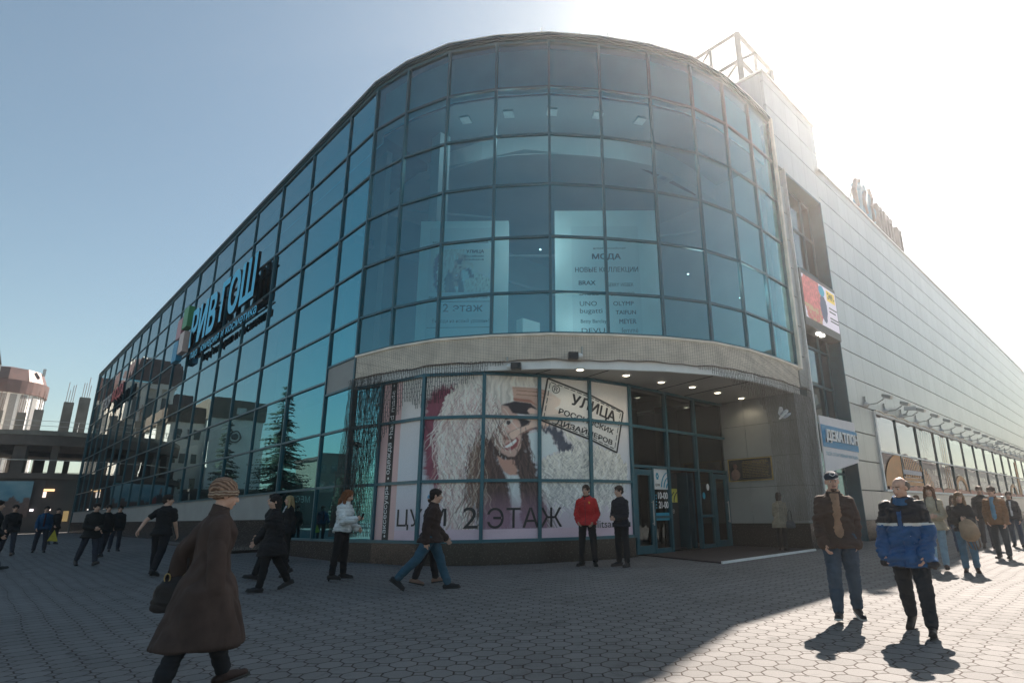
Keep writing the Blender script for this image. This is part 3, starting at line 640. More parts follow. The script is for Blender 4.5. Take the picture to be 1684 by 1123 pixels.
# ---------------------------------------------------------------- the big poster on the curved shopfront
POLY = {
'maroon': [(3.55,3.4),(3.32,3.19),(3.18,3.03),(3.15,2.65),(3.09,2.47),(3.08,1.99),(3.15,1.64),(3.16,1.46),(3.26,0.94),(3.29,0.79),(3.58,0.35),(3.61,0.13),(3.82,0.13),(3.88,0.93),(3.79,3.39)],
'fur': [(4.44,3.74),(4.01,3.65),(3.72,3.25),(3.49,3.09),(3.45,2.65),(3.36,2.32),(3.32,1.98),(3.39,1.64),(3.39,1.54),(3.46,1.0),(3.54,0.74),(3.63,0.35),(3.6,0.0),(3.68,-0.29),(4.06,-0.36),(4.48,-0.3),(4.36,0.12),(4.21,0.42),(4.13,0.81),(4.13,1.43),(4.15,1.62),(4.35,1.95),(4.5,2.31),(4.86,1.84),(4.95,2.3),(5.06,2.44),(5.05,2.86),(5.42,2.94),(5.35,3.37),(6.03,3.4),(6.05,3.79)],
'hairL': [(4.5,2.29),(4.33,1.91),(4.15,1.62),(4.13,1.43),(4.17,0.99),(4.21,0.6),(4.46,0.33),(4.55,0.24),(4.57,-0.32),(5.25,-0.33),(5.33,-0.33),(5.36,0.32),(5.27,0.87),(5.13,1.14),(4.96,1.38),(4.87,1.65),(4.87,1.61),(4.86,1.95),(4.77,1.95)],
'hairR': [(5.33,1.43),(5.51,1.52),(5.77,1.66),(5.6,1.73),(5.62,2.08),(5.6,2.31),(5.76,2.27),(5.81,1.97),(5.86,1.62),(5.9,1.43),(6.0,1.25),(6.14,0.69),(6.24,0.2),(6.31,-0.35),(5.63,-0.34),(5.6,0.54),(5.53,0.98),(5.49,1.25)],
'face': [(5.05,2.86),(5.24,2.84),(5.43,2.68),(5.55,2.54),(5.61,2.31),(5.62,2.03),(5.59,1.73),(5.44,1.49),(5.26,1.48),(5.03,1.61),(4.84,1.84),(4.81,2.06),(4.95,2.25),(5.04,2.44)],
'neck': [(4.96,1.52),(5.14,1.41),(5.42,1.41),(5.5,1.25),(5.52,1.01),(5.29,1.0),(5.15,1.11),(5.03,1.29)],
'shirt': [(5.17,1.05),(5.31,1.0),(5.53,1.0),(5.59,0.54),(5.61,0.23),(5.48,0.22),(5.34,0.24),(5.29,0.76)],
'mouth': [(5.09,1.74),(5.28,1.87),(5.48,2.01),(5.54,1.92),(5.49,1.75),(5.33,1.64),(5.16,1.67)],
'teeth': [(5.14,1.74),(5.3,1.84),(5.46,1.96),(5.48,1.89),(5.37,1.78),(5.21,1.71)],
'eye': [(5.12,2.32),(5.2,2.43),(5.34,2.49),(5.4,2.47),(5.32,2.37),(5.19,2.3)],
'brow': [(5.11,2.42),(5.18,2.51),(5.34,2.54),(5.35,2.51),(5.2,2.47),(5.13,2.38)],
'nose': [(5.12,1.98),(5.18,2.02),(5.31,1.96),(5.3,1.92),(5.22,1.93),(5.14,1.93)],
'gap': [(5.05,2.86),(5.42,2.97),(5.86,2.93),(6.05,2.77),(6.05,2.61),(5.76,2.61),(5.36,2.64),(5.24,2.82)],
'hand1': [(5.34,3.37),(6.03,3.35),(6.28,3.31),(6.53,3.19),(6.73,3.07),(6.68,2.9),(6.53,2.82),(6.89,2.62),(6.91,2.55),(6.68,2.59),(6.17,2.59),(6.07,2.75),(5.86,2.93),(5.4,2.98)],
'finger1': [(5.77,2.72),(5.81,2.79),(5.89,2.8),(6.12,2.73),(6.12,2.63),(5.83,2.63)],
'hand2': [(5.24,2.56),(5.88,2.55),(6.12,2.56),(6.88,2.6),(7.01,2.36),(6.96,2.26),(6.52,2.36),(6.32,2.32),(6.03,2.28),(5.81,2.22),(5.55,2.07),(5.40,1.94),(5.30,1.95),(5.25,2.03),(5.30,2.12),(5.48,2.22),(5.81,2.34),(5.86,2.46),(5.65,2.5),(5.32,2.52)],
'black2': [(5.47,2.51),(5.69,2.52),(5.85,2.42),(5.69,2.29),(5.6,2.28),(5.55,2.43)],
'sleeve': [(5.78,2.16),(6.03,2.26),(6.32,2.31),(6.57,2.31),(6.75,2.25),(6.85,1.97),(7.1,1.79),(7.07,1.65),(6.67,1.67),(6.52,1.87),(6.4,2.12),(6.12,2.21)],
'shirt2': [(5.8,2.08),(6.12,2.19),(6.4,2.12),(6.52,1.87),(6.64,1.67),(6.22,1.49),(6.1,1.37),(5.91,1.37),(5.86,1.71)],
'furR': [(6.22,1.49),(6.67,1.67),(7.07,1.65),(7.1,1.81),(6.78,2.21),(7.52,1.95),(8.04,1.78),(8.54,1.68),(8.8,1.45),(8.91,1.4),(8.88,0.95),(8.29,0.3),(7.53,0.19),(6.65,0.22),(6.21,0.31),(6.12,0.76),(6.1,1.3)],
'stamp': [(6.34,3.65),(8.84,2.88),(8.54,1.68),(6.12,2.48)],
}
def inpoly(P, poly):
    x, y = P[:, 0], P[:, 1]; c = np.zeros(len(P), bool); n = len(poly); j = n - 1
    for i in range(n):
        xi, yi = poly[i]; xj, yj = poly[j]
        if yi != yj:
            c ^= ((yi > y) != (yj > y)) & (x < (xj - xi) * (y - yi) / (yj - yi) + xi)
        j = i
    return c
def hsh(a):
    v = np.sin(a[..., 0] * 127.1 + a[..., 1] * 311.7) * 43758.5453; return v - np.floor(v)
def vnoise(P):
    i = np.floor(P); f = P - i; f = f * f * (3 - 2 * f)
    a = hsh(i); b = hsh(i + [1, 0]); c = hsh(i + [0, 1]); d = hsh(i + [1, 1])
    return (a * (1 - f[..., 0]) + b * f[..., 0]) * (1 - f[..., 1]) + (c * (1 - f[..., 0]) + d * f[..., 0]) * f[..., 1]
def fbm(P, o=3):
    r = 0; a = 0.5
    for k in range(o): r = r + a * vnoise(P * 2 ** k + k * 17.3); a /= 2
    return r / (1 - 0.5 ** o)
def poster_paint(P):
    s, z = P[:, 0], P[:, 1]; n = len(P)
    t = np.clip((z + 0.62) / 4.36, 0, 1)[:, None]
    col = np.array([0.50, 0.40, 0.47]) * (1 - t) + np.array([0.62, 0.60, 0.57]) * t
    mid = np.exp(-((z - 1.2) / 1.2) ** 2)[:, None] * 0.6; col = col * (1 - mid) + np.array([0.48, 0.56, 0.63]) * mid
    jit = np.stack([fbm(P * [5, 14] + 3), fbm(P * [26, 5] + 40)], 1) - 0.5
    Q = P + jit * [0.16, 0.30]; Qs = P + jit * [0.015, 0.015]
    offs = [(math.cos(i * 2.4) * (0.25 + 0.75 * (i / 9)), math.sin(i * 2.4) * (0.25 + 0.75 * (i / 9))) for i in range(9)]
    def alpha(q, poly, soft): return np.mean([inpoly(q + np.array(o_) * soft, poly) for o_ in offs], 0)[:, None]
    def put(k, c, q=None, var=0.0, st=None, soft=0.022):
        poly = POLY[k] if isinstance(k, str) else k; a_ = alpha(Qs if q is None else q, poly, soft); cc = np.array(c)[None, :] * np.ones((n, 1))
        if var: cc = np.clip(cc * (1 + var * (st - 0.5))[:, None], 0, 1)
        col[:] = col * (1 - a_) + cc * a_
    strand = fbm(np.stack([s * 22 + 2.2 * fbm(P * 1.6) * 4, z * 3.0], 1), 3)
    curl = fbm(np.stack([s * 16 + 3 * np.sin(z * 5 + s * 3), z * 9 + 2 * np.sin(s * 7)], 1), 3)
    mw = [(s_ - (0.14 if i < 9 else 0), z_) for i, (s_, z_) in enumerate(POLY['maroon'])]; put(mw, (0.19, 0.045, 0.075), Q, 0.8, strand, 0.10)
    m = inpoly(Q, POLY['fur']); base = np.array([0.66, 0.62, 0.57])[None] * (0.45 + 0.85 * strand)[:, None]
    red = np.clip((strand - 0.55) * 5, 0, 1)[:, None] * np.clip((3.0 - z) / 2, 0, 1)[:, None]; base = base * (1 - red) + np.array([0.36, 0.16, 0.15]) * red
    pk = np.clip((0.9 - z) / 1.2, 0, 1)[:, None] * 0.45; base = base * (1 - pk) + np.array([0.50, 0.30, 0.34]) * pk; col[m] = base[m]
    put('hairL', (0.055, 0.03, 0.03), Q, 1.1, strand, 0.05); put([(4.80, 2.0), (4.95, 1.45), (5.45, 1.32), (5.75, 1.6), (5.62, 1.95), (5.3, 1.3)], (0.04, 0.022, 0.02), Q, 0.6, strand, 0.05); put([(4.84, 1.9), (4.9, 1.5), (5.35, 1.36), (5.66, 1.45), (5.66, 1.9)], (0.04, 0.022, 0.02), Q, 0.6, strand, 0.04)
    br = inpoly(Q, [(4.13, 1.5), (4.5, 2.2), (4.57, 1.0), (4.6, 0.2), (4.3, 0.3)]); col[br] = (np.array([0.17, 0.10, 0.07])[None] * (0.5 + strand)[:, None])[br]
    put('neck', (0.44, 0.25, 0.20)); put('hairR', (0.06, 0.035, 0.035), Q, 1.0, strand, 0.04); put('shirt', (0.50, 0.54, 0.56), None, 0.5, strand, 0.04)
    put('face', (0.55, 0.37, 0.32))
    f = inpoly(Qs, POLY['face'])
    sh = np.clip(1.0 - 0.9 * np.clip((5.1 - s) / 0.3, 0, 1), 0.35, 1) * (0.85 + 0.3 * np.exp(-((s - 5.42) / 0.14) ** 2 - ((z - 2.2) / 0.3) ** 2)); col[f] = col[f] * sh[f][:, None]
    put('gap', (0.022, 0.017, 0.024)); put('mouth', (0.24, 0.05, 0.06)); put('teeth', (0.78, 0.76, 0.72)); put('eye', (0.62, 0.56, 0.52)); put('brow', (0.11, 0.05, 0.04)); put('nose', (0.27, 0.13, 0.11))
    e = ((s - 5.25) / 0.06) ** 2 + ((z - 2.385) / 0.055) ** 2 < 1; col[e] = (0.04, 0.03, 0.035)
    put('black2', (0.02, 0.017, 0.022))
    def outline(k, g_): c0 = np.mean(POLY[k], 0); return [tuple(np.array(p) + (np.array(p) - c0) / max(1e-6, np.linalg.norm(np.array(p) - c0)) * g_) for p in POLY[k]]
    put(outline('hand2', 0.035), (0.12, 0.06, 0.05), soft=0.02); put('hand1', (0.50, 0.33, 0.265)); put([(5.36, 3.06), (5.86, 3.02), (6.05, 2.86), (5.86, 2.94), (5.40, 2.98)], (0.34, 0.15, 0.11)); [put([(5.46, zz_ + .012), (6.05, zz_ - 0.01), (6.45, zz_ - 0.09), (6.45, zz_ - 0.115), (6.05, zz_ - 0.04), (5.46, zz_ - .012)], (0.30, 0.16, 0.12), soft=0.008) for zz_ in (3.27, 3.16)]; put([(5.36, 3.36), (6.03, 3.34), (6.28, 3.30), (6.28, 3.27), (6.03, 3.31), (5.36, 3.33)], (0.40, 0.25, 0.20), soft=0.01); put('finger1', (0.58, 0.42, 0.36)); put('hand2', (0.60, 0.44, 0.37))
    put([(6.08, 2.60), (6.8, 2.66), (6.9, 2.60), (6.1, 2.555)], (0.20, 0.12, 0.10)); put([(5.5, 2.05), (5.9, 2.20), (6.3, 2.26), (6.3, 2.30), (5.85, 2.25)], (0.30, 0.17, 0.14))
    for k in ('hand1', 'hand2'):
        h = inpoly(Qs, POLY[k]); col[h] *= (0.85 + 0.28 * fbm(P * [3, 5]))[h][:, None]
    put('shirt2', (0.52, 0.60, 0.63)); put('sleeve', (0.045, 0.055, 0.085), Q, 0.8, curl, 0.05)
    m = inpoly(Q, POLY['furR']); base = np.array([0.60, 0.60, 0.56])[None] * (0.55 + 0.75 * curl)[:, None]; dk = np.clip((0.36 - curl) * 6, 0, 1)[:, None]; base = base * (1 - dk) + np.array([0.20, 0.21, 0.22]) * dk
    fade = np.clip((0.9 - z) / 1.0, 0, 0.8)[:, None]; base = base * (1 - fade) + col * fade; col[m] = base[m]
    rs_ = np.random.RandomState(5)
    def strands(poly, cnt, cols_, L0, L1, slant, wave, wd, zmin=-0.35):
        xs_ = [p[0] for p in poly]; zs_ = [p[1] for p in poly]; done = 0; tries = 0
        while done < cnt and tries < cnt * 6:
            tries += 1; p0 = np.array([rs_.uniform(min(xs_), max(xs_)), rs_.uniform(min(zs_), max(zs_))])
            if not inpoly(p0[None], poly)[0] or p0[1] < zmin + 0.1: continue
            done += 1; L_ = rs_.uniform(L0, L1); ph = rs_.uniform(0, 6.28); c_ = np.array(cols_[rs_.randint(len(cols_))]) * rs_.uniform(0.8, 1.15); sl_ = slant(p0) + rs_.normal(0, 0.22); fr_ = rs_.uniform(6, 11)
            t_ = np.linspace(0, 1, 9); px_ = p0[0] + sl_ * L_ * t_ + wave * np.sin(ph + fr_ * t_); pz_ = p0[1] - L_ * t_
            bb = np.where((s > px_.min() - .05) & (s < px_.max() + .05) & (z > pz_.min() - .03) & (z < pz_.max() + .03) & (z > zmin))[0]
            if len(bb) == 0: continue
            q = P[bb]; dm = np.full(len(bb), 9.0)
            for i in range(8):
                a_ = np.array([px_[i], pz_[i]]); b_ = np.array([px_[i + 1], pz_[i + 1]]); ab = b_ - a_; u_ = np.clip(((q - a_) @ ab) / (ab @ ab), 0, 1); dm = np.minimum(dm, np.linalg.norm(q - a_ - u_[:, None] * ab, axis=1))
            al = (np.clip(1 - dm / wd, 0, 1) * 0.85)[:, None]; col[bb] = col[bb] * (1 - al) + c_ * al
    if n > 20000:
        WH = [(0.76, 0.73, 0.69), (0.70, 0.66, 0.61), (0.42, 0.25, 0.24), (0.30, 0.20, 0.20), (0.62, 0.52, 0.50)]
        leftfur = [(4.35, 3.5), (3.9, 3.4), (3.55, 3.05), (3.30, 2.4), (3.28, 1.6), (3.4, 0.9), (3.6, 0.2), (4.4, 0.0), (4.25, 0.9), (4.2, 1.6), (4.5, 2.2), (4.86, 2.6), (5.0, 3.0)]
        strands(leftfur, 620, WH, 0.25, 0.8, lambda p: -0.35 * max(0, (4.5 - p[0])) * (p[1] > 2.2) + 0.1, 0.045, 0.016)
        strands(POLY['hairL'], 160, [(0.13, 0.08, 0.07), (0.03, 0.018, 0.02), (0.09, 0.05, 0.045)], 0.5, 1.2, lambda p: 0.0, 0.03, 0.016)
        strands(POLY['hairR'], 110, [(0.13, 0.08, 0.07), (0.03, 0.018, 0.02)], 0.5, 1.2, lambda p: 0.25, 0.03, 0.016)
        strands(POLY['furR'], 520, [(0.72, 0.72, 0.69), (0.66, 0.66, 0.62), (0.30, 0.31, 0.32), (0.42, 0.42, 0.42)], 0.10, 0.45, lambda p: 0.5 - 0.3 * (p[0] - 6), 0.05, 0.016)
        strands([(4.82, 2.9), (5.1, 2.9), (5.2, 2.2), (4.95, 1.9), (4.8, 2.0)], 40, [(0.74, 0.71, 0.66), (0.10, 0.06, 0.05)], 0.3, 0.6, lambda p: 0.25, 0.03, 0.014)
        strands([(4.15, 0.5), (4.3, 1.9), (4.7, 2.3), (4.75, 0.4)], 90, [(0.20, 0.12, 0.09), (0.10, 0.05, 0.045), (0.5, 0.42, 0.36)], 0.4, 1.0, lambda p: -0.05, 0.04, 0.016)
    # tinted base strip under the hair, stamp, side stripes
    m = (z < 0.62) & (s > 4.57) & (s < 6.3); w_ = np.clip((0.62 - z) / 0.9, 0, 0.75)[:, None]
    col[m] = (col * (1 - w_) + np.array([0.26, 0.15, 0.22]) * w_)[m]
    m = (z < -0.33) & (s > 2.05); col[m] = (np.array([0.53, 0.40, 0.47])[None] * (0.9 + 0.2 * fbm(P * [2, 3])[:, None]))[m]
    m = inpoly(P, POLY['stamp']); col[m] = col[m] * 0.45 + np.array([0.60, 0.60, 0.57]) * 0.55
    m = s < 2.06; col[m] = np.array([0.60, 0.40, 0.40]) * (1 - 0.15 * (1 - t[m])); m = (s > 1.545) & (s < 1.815); col[m] = (0.02, 0.018, 0.02)
    return np.clip(col * (1.0, 0.98, 0.95)[0:3] * 1.38 * (0.95 + 0.1 * fbm(P * 40)[:, None]), 0, 0.92)

def painted_grid(s0, s1, z0, z1, ds, fn, xyz, stops=()):
    ss = sorted(set([round(x, 4) for x in np.arange(s0, s1, ds)] + [s1] + [x for x in stops if s0 < x < s1])); zz = list(np.arange(z0, z1, ds)) + [z1]
    G = np.array([(s, z) for z in zz for s in ss]); V = [xyz(s, z) for s, z in G]; n = len(ss)
    F = [(j * n + i, j * n + i + 1, (j + 1) * n + i + 1, (j + 1) * n + i) for j in range(len(zz) - 1) for i in range(n - 1)]
    me = bpy.data.meshes.new('painted'); me.from_pydata(V, [], F); me.update()
    c = fn(G); at = me.color_attributes.new('paint', 'FLOAT_COLOR', 'POINT'); at.data.foreach_set('color', np.concatenate([c, np.ones((len(c), 1))], 1).astype(np.float32).ravel())
    return me
def low_xyz(s, z, off=0.012):
    p = on_path(LOW, s, off); return (p[0], p[1], z)
def low_map(me, off):
    """lettering drawn in wall coordinates wrapped on the faceted lower wall"""
    bm = bmesh.new(); bm.from_mesh(me)
    for s in LOWS[1:-1]: bmesh.ops.bisect_plane(bm, geom=bm.verts[:] + bm.edges[:] + bm.faces[:], plane_co=(s, 0, 0), plane_no=(1, 0, 0))
    for v in bm.verts: v.co = Vector(low_xyz(v.co.x, v.co.y, off + v.co.z))
    bm.to_mesh(me); bm.free(); me.update(); return me
vp = vcol_mat('poster_print', 0.5)
me = painted_grid(1.235, 9.035, -0.58, 3.66, 0.018, poster_paint, low_xyz, LOWS[1:-1])
poster = empty('wall_poster', (9.5, 12.2, -0.58), 'huge fashion poster of a laughing woman in white fur behind the curved shopfront frames', 'poster')
link_mesh('print', me, vp, poster)
lc = {}
def ltext(txt, o, ang, w, h, bold=0.0, name='lettering', mat=None, off=0.02, shear=0.0):
    me = text_fit(txt, w, h, bold)
    n = len(me.vertices); co = np.empty(n * 3); me.vertices.foreach_get('co', co); co = co.reshape(-1, 3)
    ca, sa = math.cos(ang), math.sin(ang); hx, hy = (-sa + shear * ca), (ca + shear * sa)
    x = o[0] + co[:, 0] * ca + co[:, 1] * hx; y = o[1] + co[:, 0] * sa + co[:, 1] * hy
    me.vertices.foreach_set('co', np.stack([x, y, co[:, 2]], 1).ravel()); low_map(me, off)
    link_mesh(name, me, mat or M['ink'], poster)
ltext('ЦУМ', (2.14, -0.33), 0, 1.55, 0.52); ltext('2', (4.12, -0.31), 0, 0.38, 0.52); ltext('ЭТАЖ', (4.74, -0.32), 0, 1.98, 0.51)
ltext('ulitsarф.ru', (7.60, -0.42), 0, 1.35, 0.26)
a_ = math.atan2(-0.42, 1.51)
ltext('УЛИЦА', (6.98, 2.90), a_, 1.56, 0.38, 0.028, off=0.021); ltext('РОССИЙСКИХ', (6.64, 2.68), a_, 1.85, 0.20, 0.022, off=0.021); ltext('ДИЗАЙНЕРОВ', (6.55, 2.36), a_, 1.88, 0.21, 0.022, off=0.021)
ltext('®', (6.44, 3.26), -0.2, 0.24, 0.24, 0.0, off=0.021)
def lline(a, b, wd, off=0.021):
    a = np.array(a); b = np.array(b); L = np.linalg.norm(b - a); k = max(2, int(L / 0.12)); d = (b - a) / L; n = np.array((-d[1], d[0])) * wd / 2
    me = bpy.data.meshes.new('line'); V = []; F = []
    for i in range(k + 1):
        p = a + d * L * i / k; V += [(*(p + n), 0), (*(p - n), 0)]
    F = [(2 * i, 2 * i + 1, 2 * i + 3, 2 * i + 2) for i in range(k)]
    me.from_pydata(V, [], F); return low_map(me, off)
st = POLY['stamp']; c_ = np.mean(st, 0); mm = []
for i in range(4): mm.append(lline(st[i], st[(i + 1) % 4], 0.05))
inn_ = [tuple(c_ + (np.array(p) - c_) * [0.93, 0.90]) for p in st]
for i in range(4):
    a, b = np.array(inn_[i]), np.array(inn_[(i + 1) % 4]); L = np.linalg.norm(b - a); k = int(L / 0.2)
    for j in range(k): mm.append(lline(a + (b - a) * (j + 0.12) / k, a + (b - a) * (j + 0.85) / k, 0.022))
def join_meshes(ms):
    bm = bmesh.new()
    for m in ms: bm.from_mesh(m); bpy.data.meshes.remove(m)
    me = bpy.data.meshes.new('joined'); bm.to_mesh(me); bm.free(); return me
link_mesh('stamp_border', join_meshes(mm), M['ink'], poster)
vt = 1.63
for txt, z, L in (('аксессуары', -0.42, 1.28), ('одежда', 1.12, 0.86), ('hand made', 2.20, 1.25)):
    ltext(txt, (1.765, z), PI / 2, L, 0.17, 0.012, mat=M['print_white'], off=0.03)
for z in (-0.52, 0.98, 2.09, 3.55):
    ltext('•', (1.72, z), PI / 2, 0.07, 0.07, mat=M['print_white'], off=0.03)

# ---------------------------------------------------------------- signs by the doors
blue = simple('sign_blue', (0.02, 0.28, 0.42), 0.5, 0, 0.1, 4); red = simple('sign_red', (0.35, 0.03, 0.03), 0.5, 0, 0.1, 4); yel = simple('sign_yellow', (0.50, 0.47, 0.08), 0.5, 0, 0.1, 4); orange = simple('vinyl_orange', (0.62, 0.30, 0.12), 0.55, 0, 0.1, 2); gold = simple('gold_lettering', (0.45, 0.32, 0.12), 0.4, 0.5, 0.15, 8)
def dwall(s, z, off): p = dl(s); return (p[0], p[1] - off, z)
def dtext(txt, s, z, w_, h, mat, parent, bold=0.0, off=0.03, name='lettering'):
    me = text_fit(txt, w_, h, bold); place_planar(me, dwall(s, z, off), (1, -0.003, 0), (0, 0, 1), (0, -1, 0)); return link_mesh(name, me, mat, parent)
def dbox(name, s0, s1, z0, z1, off0, off1, mat, parent=None):
    a, b = dl(s0), dl(s1); mb = MB(); mb.box(a[0], b[0], a[1] - off1, a[1] - off0, z0, z1); return mb.build(name, mat, parent)
t = empty('hours_sign', dwall(10.40, -0.05, 0.03), 'opening hours sticker reading 10-00 21-00 on the glass panel beside the doors', 'sign')
dbox('logo_plate', 10.06, 10.78, 0.68, 1.30, 0.02, 0.03, M['print_white'], t); dtext('ЦУМ', 10.14, 0.76, 0.22, 0.09, M['ink'], t, 0.02, 0.034)
mb = MB()
for k in range(3):
    r = 0.18 + 0.14 * k; pts = [(10.80 - r * math.cos(a) * 0.9 + 0.02, 0.70 + r * 1.1 * math.sin(a)) for a in np.linspace(0.1, 1.35, 9)]
    pts = [(min(s, 10.77), min(z, 1.285)) for s, z in pts]
    for (s0, z0), (s1, z1) in zip(pts, pts[1:]):
        p, q = dwall(s0, z0, 0.034), dwall(s1, z1, 0.034); p2, q2 = dwall(min(s0 + 0.055, 10.78), z0, 0.034), dwall(min(s1 + 0.055, 10.78), z1, 0.034); mb.quad(p, p2, q2, q)
mb.build('emblem', blue, t)
mb = MB(); 
for k in range(6):
    a = k * PI / 3; c0 = dwall(10.25 + 0.05 * math.cos(a), 1.07 + 0.07 * math.sin(a), 0.035); mb.ell(c0, (0.03, 0.002, 0.045), n=6, h=5)
mb.build('emblem', blue, t)
dtext('10-00', 10.24, 0.40, 0.50, 0.20, M['print_white'], t, 0.03); dtext('21-00', 10.26, 0.13, 0.49, 0.20, M['print_white'], t, 0.03)
dbox('blue_plate', 10.12, 10.80, -0.22, 0.0, 0.02, 0.028, blue, t)
mb = MB()
for k in range(5): 
    p = dwall(10.13, 0.12 + 0.09 * k, 0.03); mb.box(p[0], p[0] + 0.04, p[1] - 0.003, p[1], p[2], p[2] + 0.05)
mb.build('small_marks', [blue], t)
a = dl(11.05); t = empty('door_advert', (a[0], a[1] + 0.25, -1.1), 'black advert board with yellow striped square seen in the open doorway', 'advert board')
mb = MB(); mb.box(a[0] - 0.15, a[0] + 0.62, a[1] + 0.25, a[1] + 0.29, -1.1, 1.2); mb.build('board', M['black'], t)
mb = MB(); mb.box(a[0] - 0.02, a[0] + 0.56, a[1] + 0.235, a[1] + 0.247, 0.31, 0.73); mb.build('yellow_square', yel, t)
mb = MB()
for k in range(3):
    pts = [(a[0] + 0.02 + 0.17 * k + 0.5 * (1 - math.cos(u)), a[1] + 0.232, 0.32 + 0.38 * math.sin(u)) for u in np.linspace(0, 0.9, 7)]
    pts = [p for p in pts if p[0] < a[0] + 0.55]
    if len(pts) > 1: mb.tube(pts, 0.02, 4)
mb.build('stripe', M['black'], t)
for txt, x, z, ww, hh in (('ше', 0.06, -0.02, 0.3, 0.12), ('е!', 0.04, -0.30, 0.18, 0.14)):
    me = text_fit(txt, ww, hh); place_planar(me, (a[0] + x, a[1] + 0.232, z), (1, 0, 0), (0, 0, 1), (0, -1, 0)); link_mesh('lettering', me, M['steel'], t)
for k, (s, z, m_) in enumerate(((12.72, 0.52, blue), (12.98, 0.80, M['print_white']))):
    p = dwall(s, z, 0.02); mb = MB(); n = 18; mb.loft([[(p[0] + 0.08 * math.cos(2 * PI * i / n), p[1] + y, p[2] + 0.11 * math.sin(2 * PI * i / n)) for i in range(n)] for y in (0, -0.006)])
    tag(mb.build('door_sticker', m_, loc=p), ('round blue sticker' if k == 0 else 'round white sticker') + ' on the glass right of the open doorway', 'sticker')
# memorial plaque on the return wall
t = empty('memorial_plaque', (X0 - 0.03, 9.6, 1.0), 'black stone plaque with a portrait and gold lettering on the entrance side wall', 'plaque')
mb = MB(); mb.box(X0 - 0.03, X0, 8.85, 10.40, 1.02, 1.72); mb.build('slab', simple('black_stone', (0.014, 0.011, 0.010), 0.2, 0, 0.3, 20), t)
mb = MB(); mb.box(X0 - 0.045, X0 - 0.0, 8.82, 8.85, 0.99, 1.75); mb.box(X0 - 0.045, X0, 10.40, 10.43, 0.99, 1.75); mb.box(X0 - 0.045, X0, 8.85, 10.40, 0.99, 1.02); mb.box(X0 - 0.045, X0, 8.85, 10.4, 1.72, 1.75); mb.build('rim', gold, t)
mb = MB(); mb.ell((X0 - 0.035, 10.16, 1.49), (0.008, 0.075, 0.10), n=12); mb.ell((X0 - 0.035, 10.16, 1.22), (0.008, 0.17, 0.18), n=12); mb.build('portrait', simple('engraved_portrait', (0.16, 0.09, 0.07), 0.5, 0, 0.2, 9), t)
random.seed(3); mb = MB(); z = 1.655
for r in range(11):
    y = 9.90 if r else 9.86
    while y > 8.95 + (0.0 if r > 2 else 0.0):
        l = random.uniform(0.03, 0.12)
        if y - l < 8.92: break
        mb.box(X0 - 0.036, X0 - 0.03, y - l, y, z - (0.018 if r < 2 else 0.011), z); y -= l + 0.025
    z -= 0.052
mb.build('lettering', gold, t)
# entrance mat with a pale metal edge
def shp(name, poly, h0, h1, mat, label, cat):
    mb = MB(); n = len(poly); mb.add([(x, y, gz(x, y) + h0) for x, y in poly] + [(x, y, gz(x, y) + h1) for x, y in poly], [tuple(range(n))[::-1], tuple(range(n, 2 * n))] + [(i, (i + 1) % n, n + (i + 1) % n, n + i) for i in range(n)])
    return tag(mb.build(name, mat, loc=(poly[0][0], poly[0][1], gz(*poly[0]))), label, cat)
shp('entrance_step', [(13.95, 11.0), (13.05, 7.74), (18.2, 7.62), (18.45, 7.80), (18.45, 10.62), (13.95, 10.68)], -0.1, 0.035, simple('dark_rubber_mat', (0.035, 0.025, 0.025), 0.85, 0, 0.25, 8, 0.3, 60), 'low dark platform with a rubber surface in front of the glass doors', 'entrance step')
shp('step_edge', [(13.03, 7.70), (18.2, 7.56), (18.2, 7.62), (13.05, 7.755)], -0.02, 0.055, M['white_trim'], 'pale metal edging strip along the front of the dark entrance step', 'edging')

# ---------------------------------------------------------------- lit letters on the long glass facade
riv = empty('shop_sign', (D - 0.3, 31, 9), 'big blue shop sign with four coloured squares high on the long glass facade', 'shop sign')
bl = simple('letter_blue', (0.02, 0.48, 0.78), 0.4, 0, 0.08, 1)
def side_text(txt, ya, yb, z, h, parent, m_, bold=0.0, ext=0.12, off=0.30, name='letters', shear=0.0):
    me = text_fit(txt, ya - yb, h, bold, ext)
    me.materials.append(m_); me.materials.append(M['black'])
    n = len(me.vertices); co = np.empty(n * 3); me.vertices.foreach_get('co', co); co = co.reshape(-1, 3)
    for p in me.polygons: p.material_index = 0 if (p.normal.z > 0.9 and p.center.z > ext / 2) else 1
    place_planar(me, (D - off + 0.0, ya, z), (0, -1, 0), (0, 0, 1), (-1, 0, 0))
    o = bpy.data.objects.new(name, me); COL.objects.link(o); o.parent = parent; me.transform(Matrix.Translation(-parent_world(parent))); return o
side_text('РИВ', 36.3, 31.7, 9.1, 2.15, riv, bl, 0.035); side_text('ГОШ', 31.0, 26.0, 9.25, 2.15, riv, bl, 0.035)
side_text('парфюмерия и косметика', 36.0, 25.6, 8.3, 0.6, riv, bl, 0.012, 0.08, 0.25)
for (y, z, c_) in ((38.1, 10.15, (0.45, 0.22, 0.25)), (36.95, 10.55, (0.06, 0.28, 0.12)), (38.3, 8.8, (0.02, 0.25, 0.45)), (37.1, 9.1, (0.55, 0.45, 0.42))):
    mb = MB(); mb.box(D - 0.55, D - 0.25, y, y + 1.05, z, z + 1.2); mb.build('coloured_square', simple('sign_square', c_, 0.5, 0, 0.1, 2), riv)
mb = MB()
for z in (8.9, 10.6): mb.box(D - 0.25, D - 0.2, 25.2, 37.5, z, z + 0.06)
for y in (26, 29, 32, 35, 37.4): mb.box(D - 0.25, D - 0.02, y, y + 0.06, 8.9, 8.96); mb.box(D - 0.25, D - 0.02, y, y + 0.06, 10.6, 10.66)
mb.build('sign_rail', M['black'], riv)
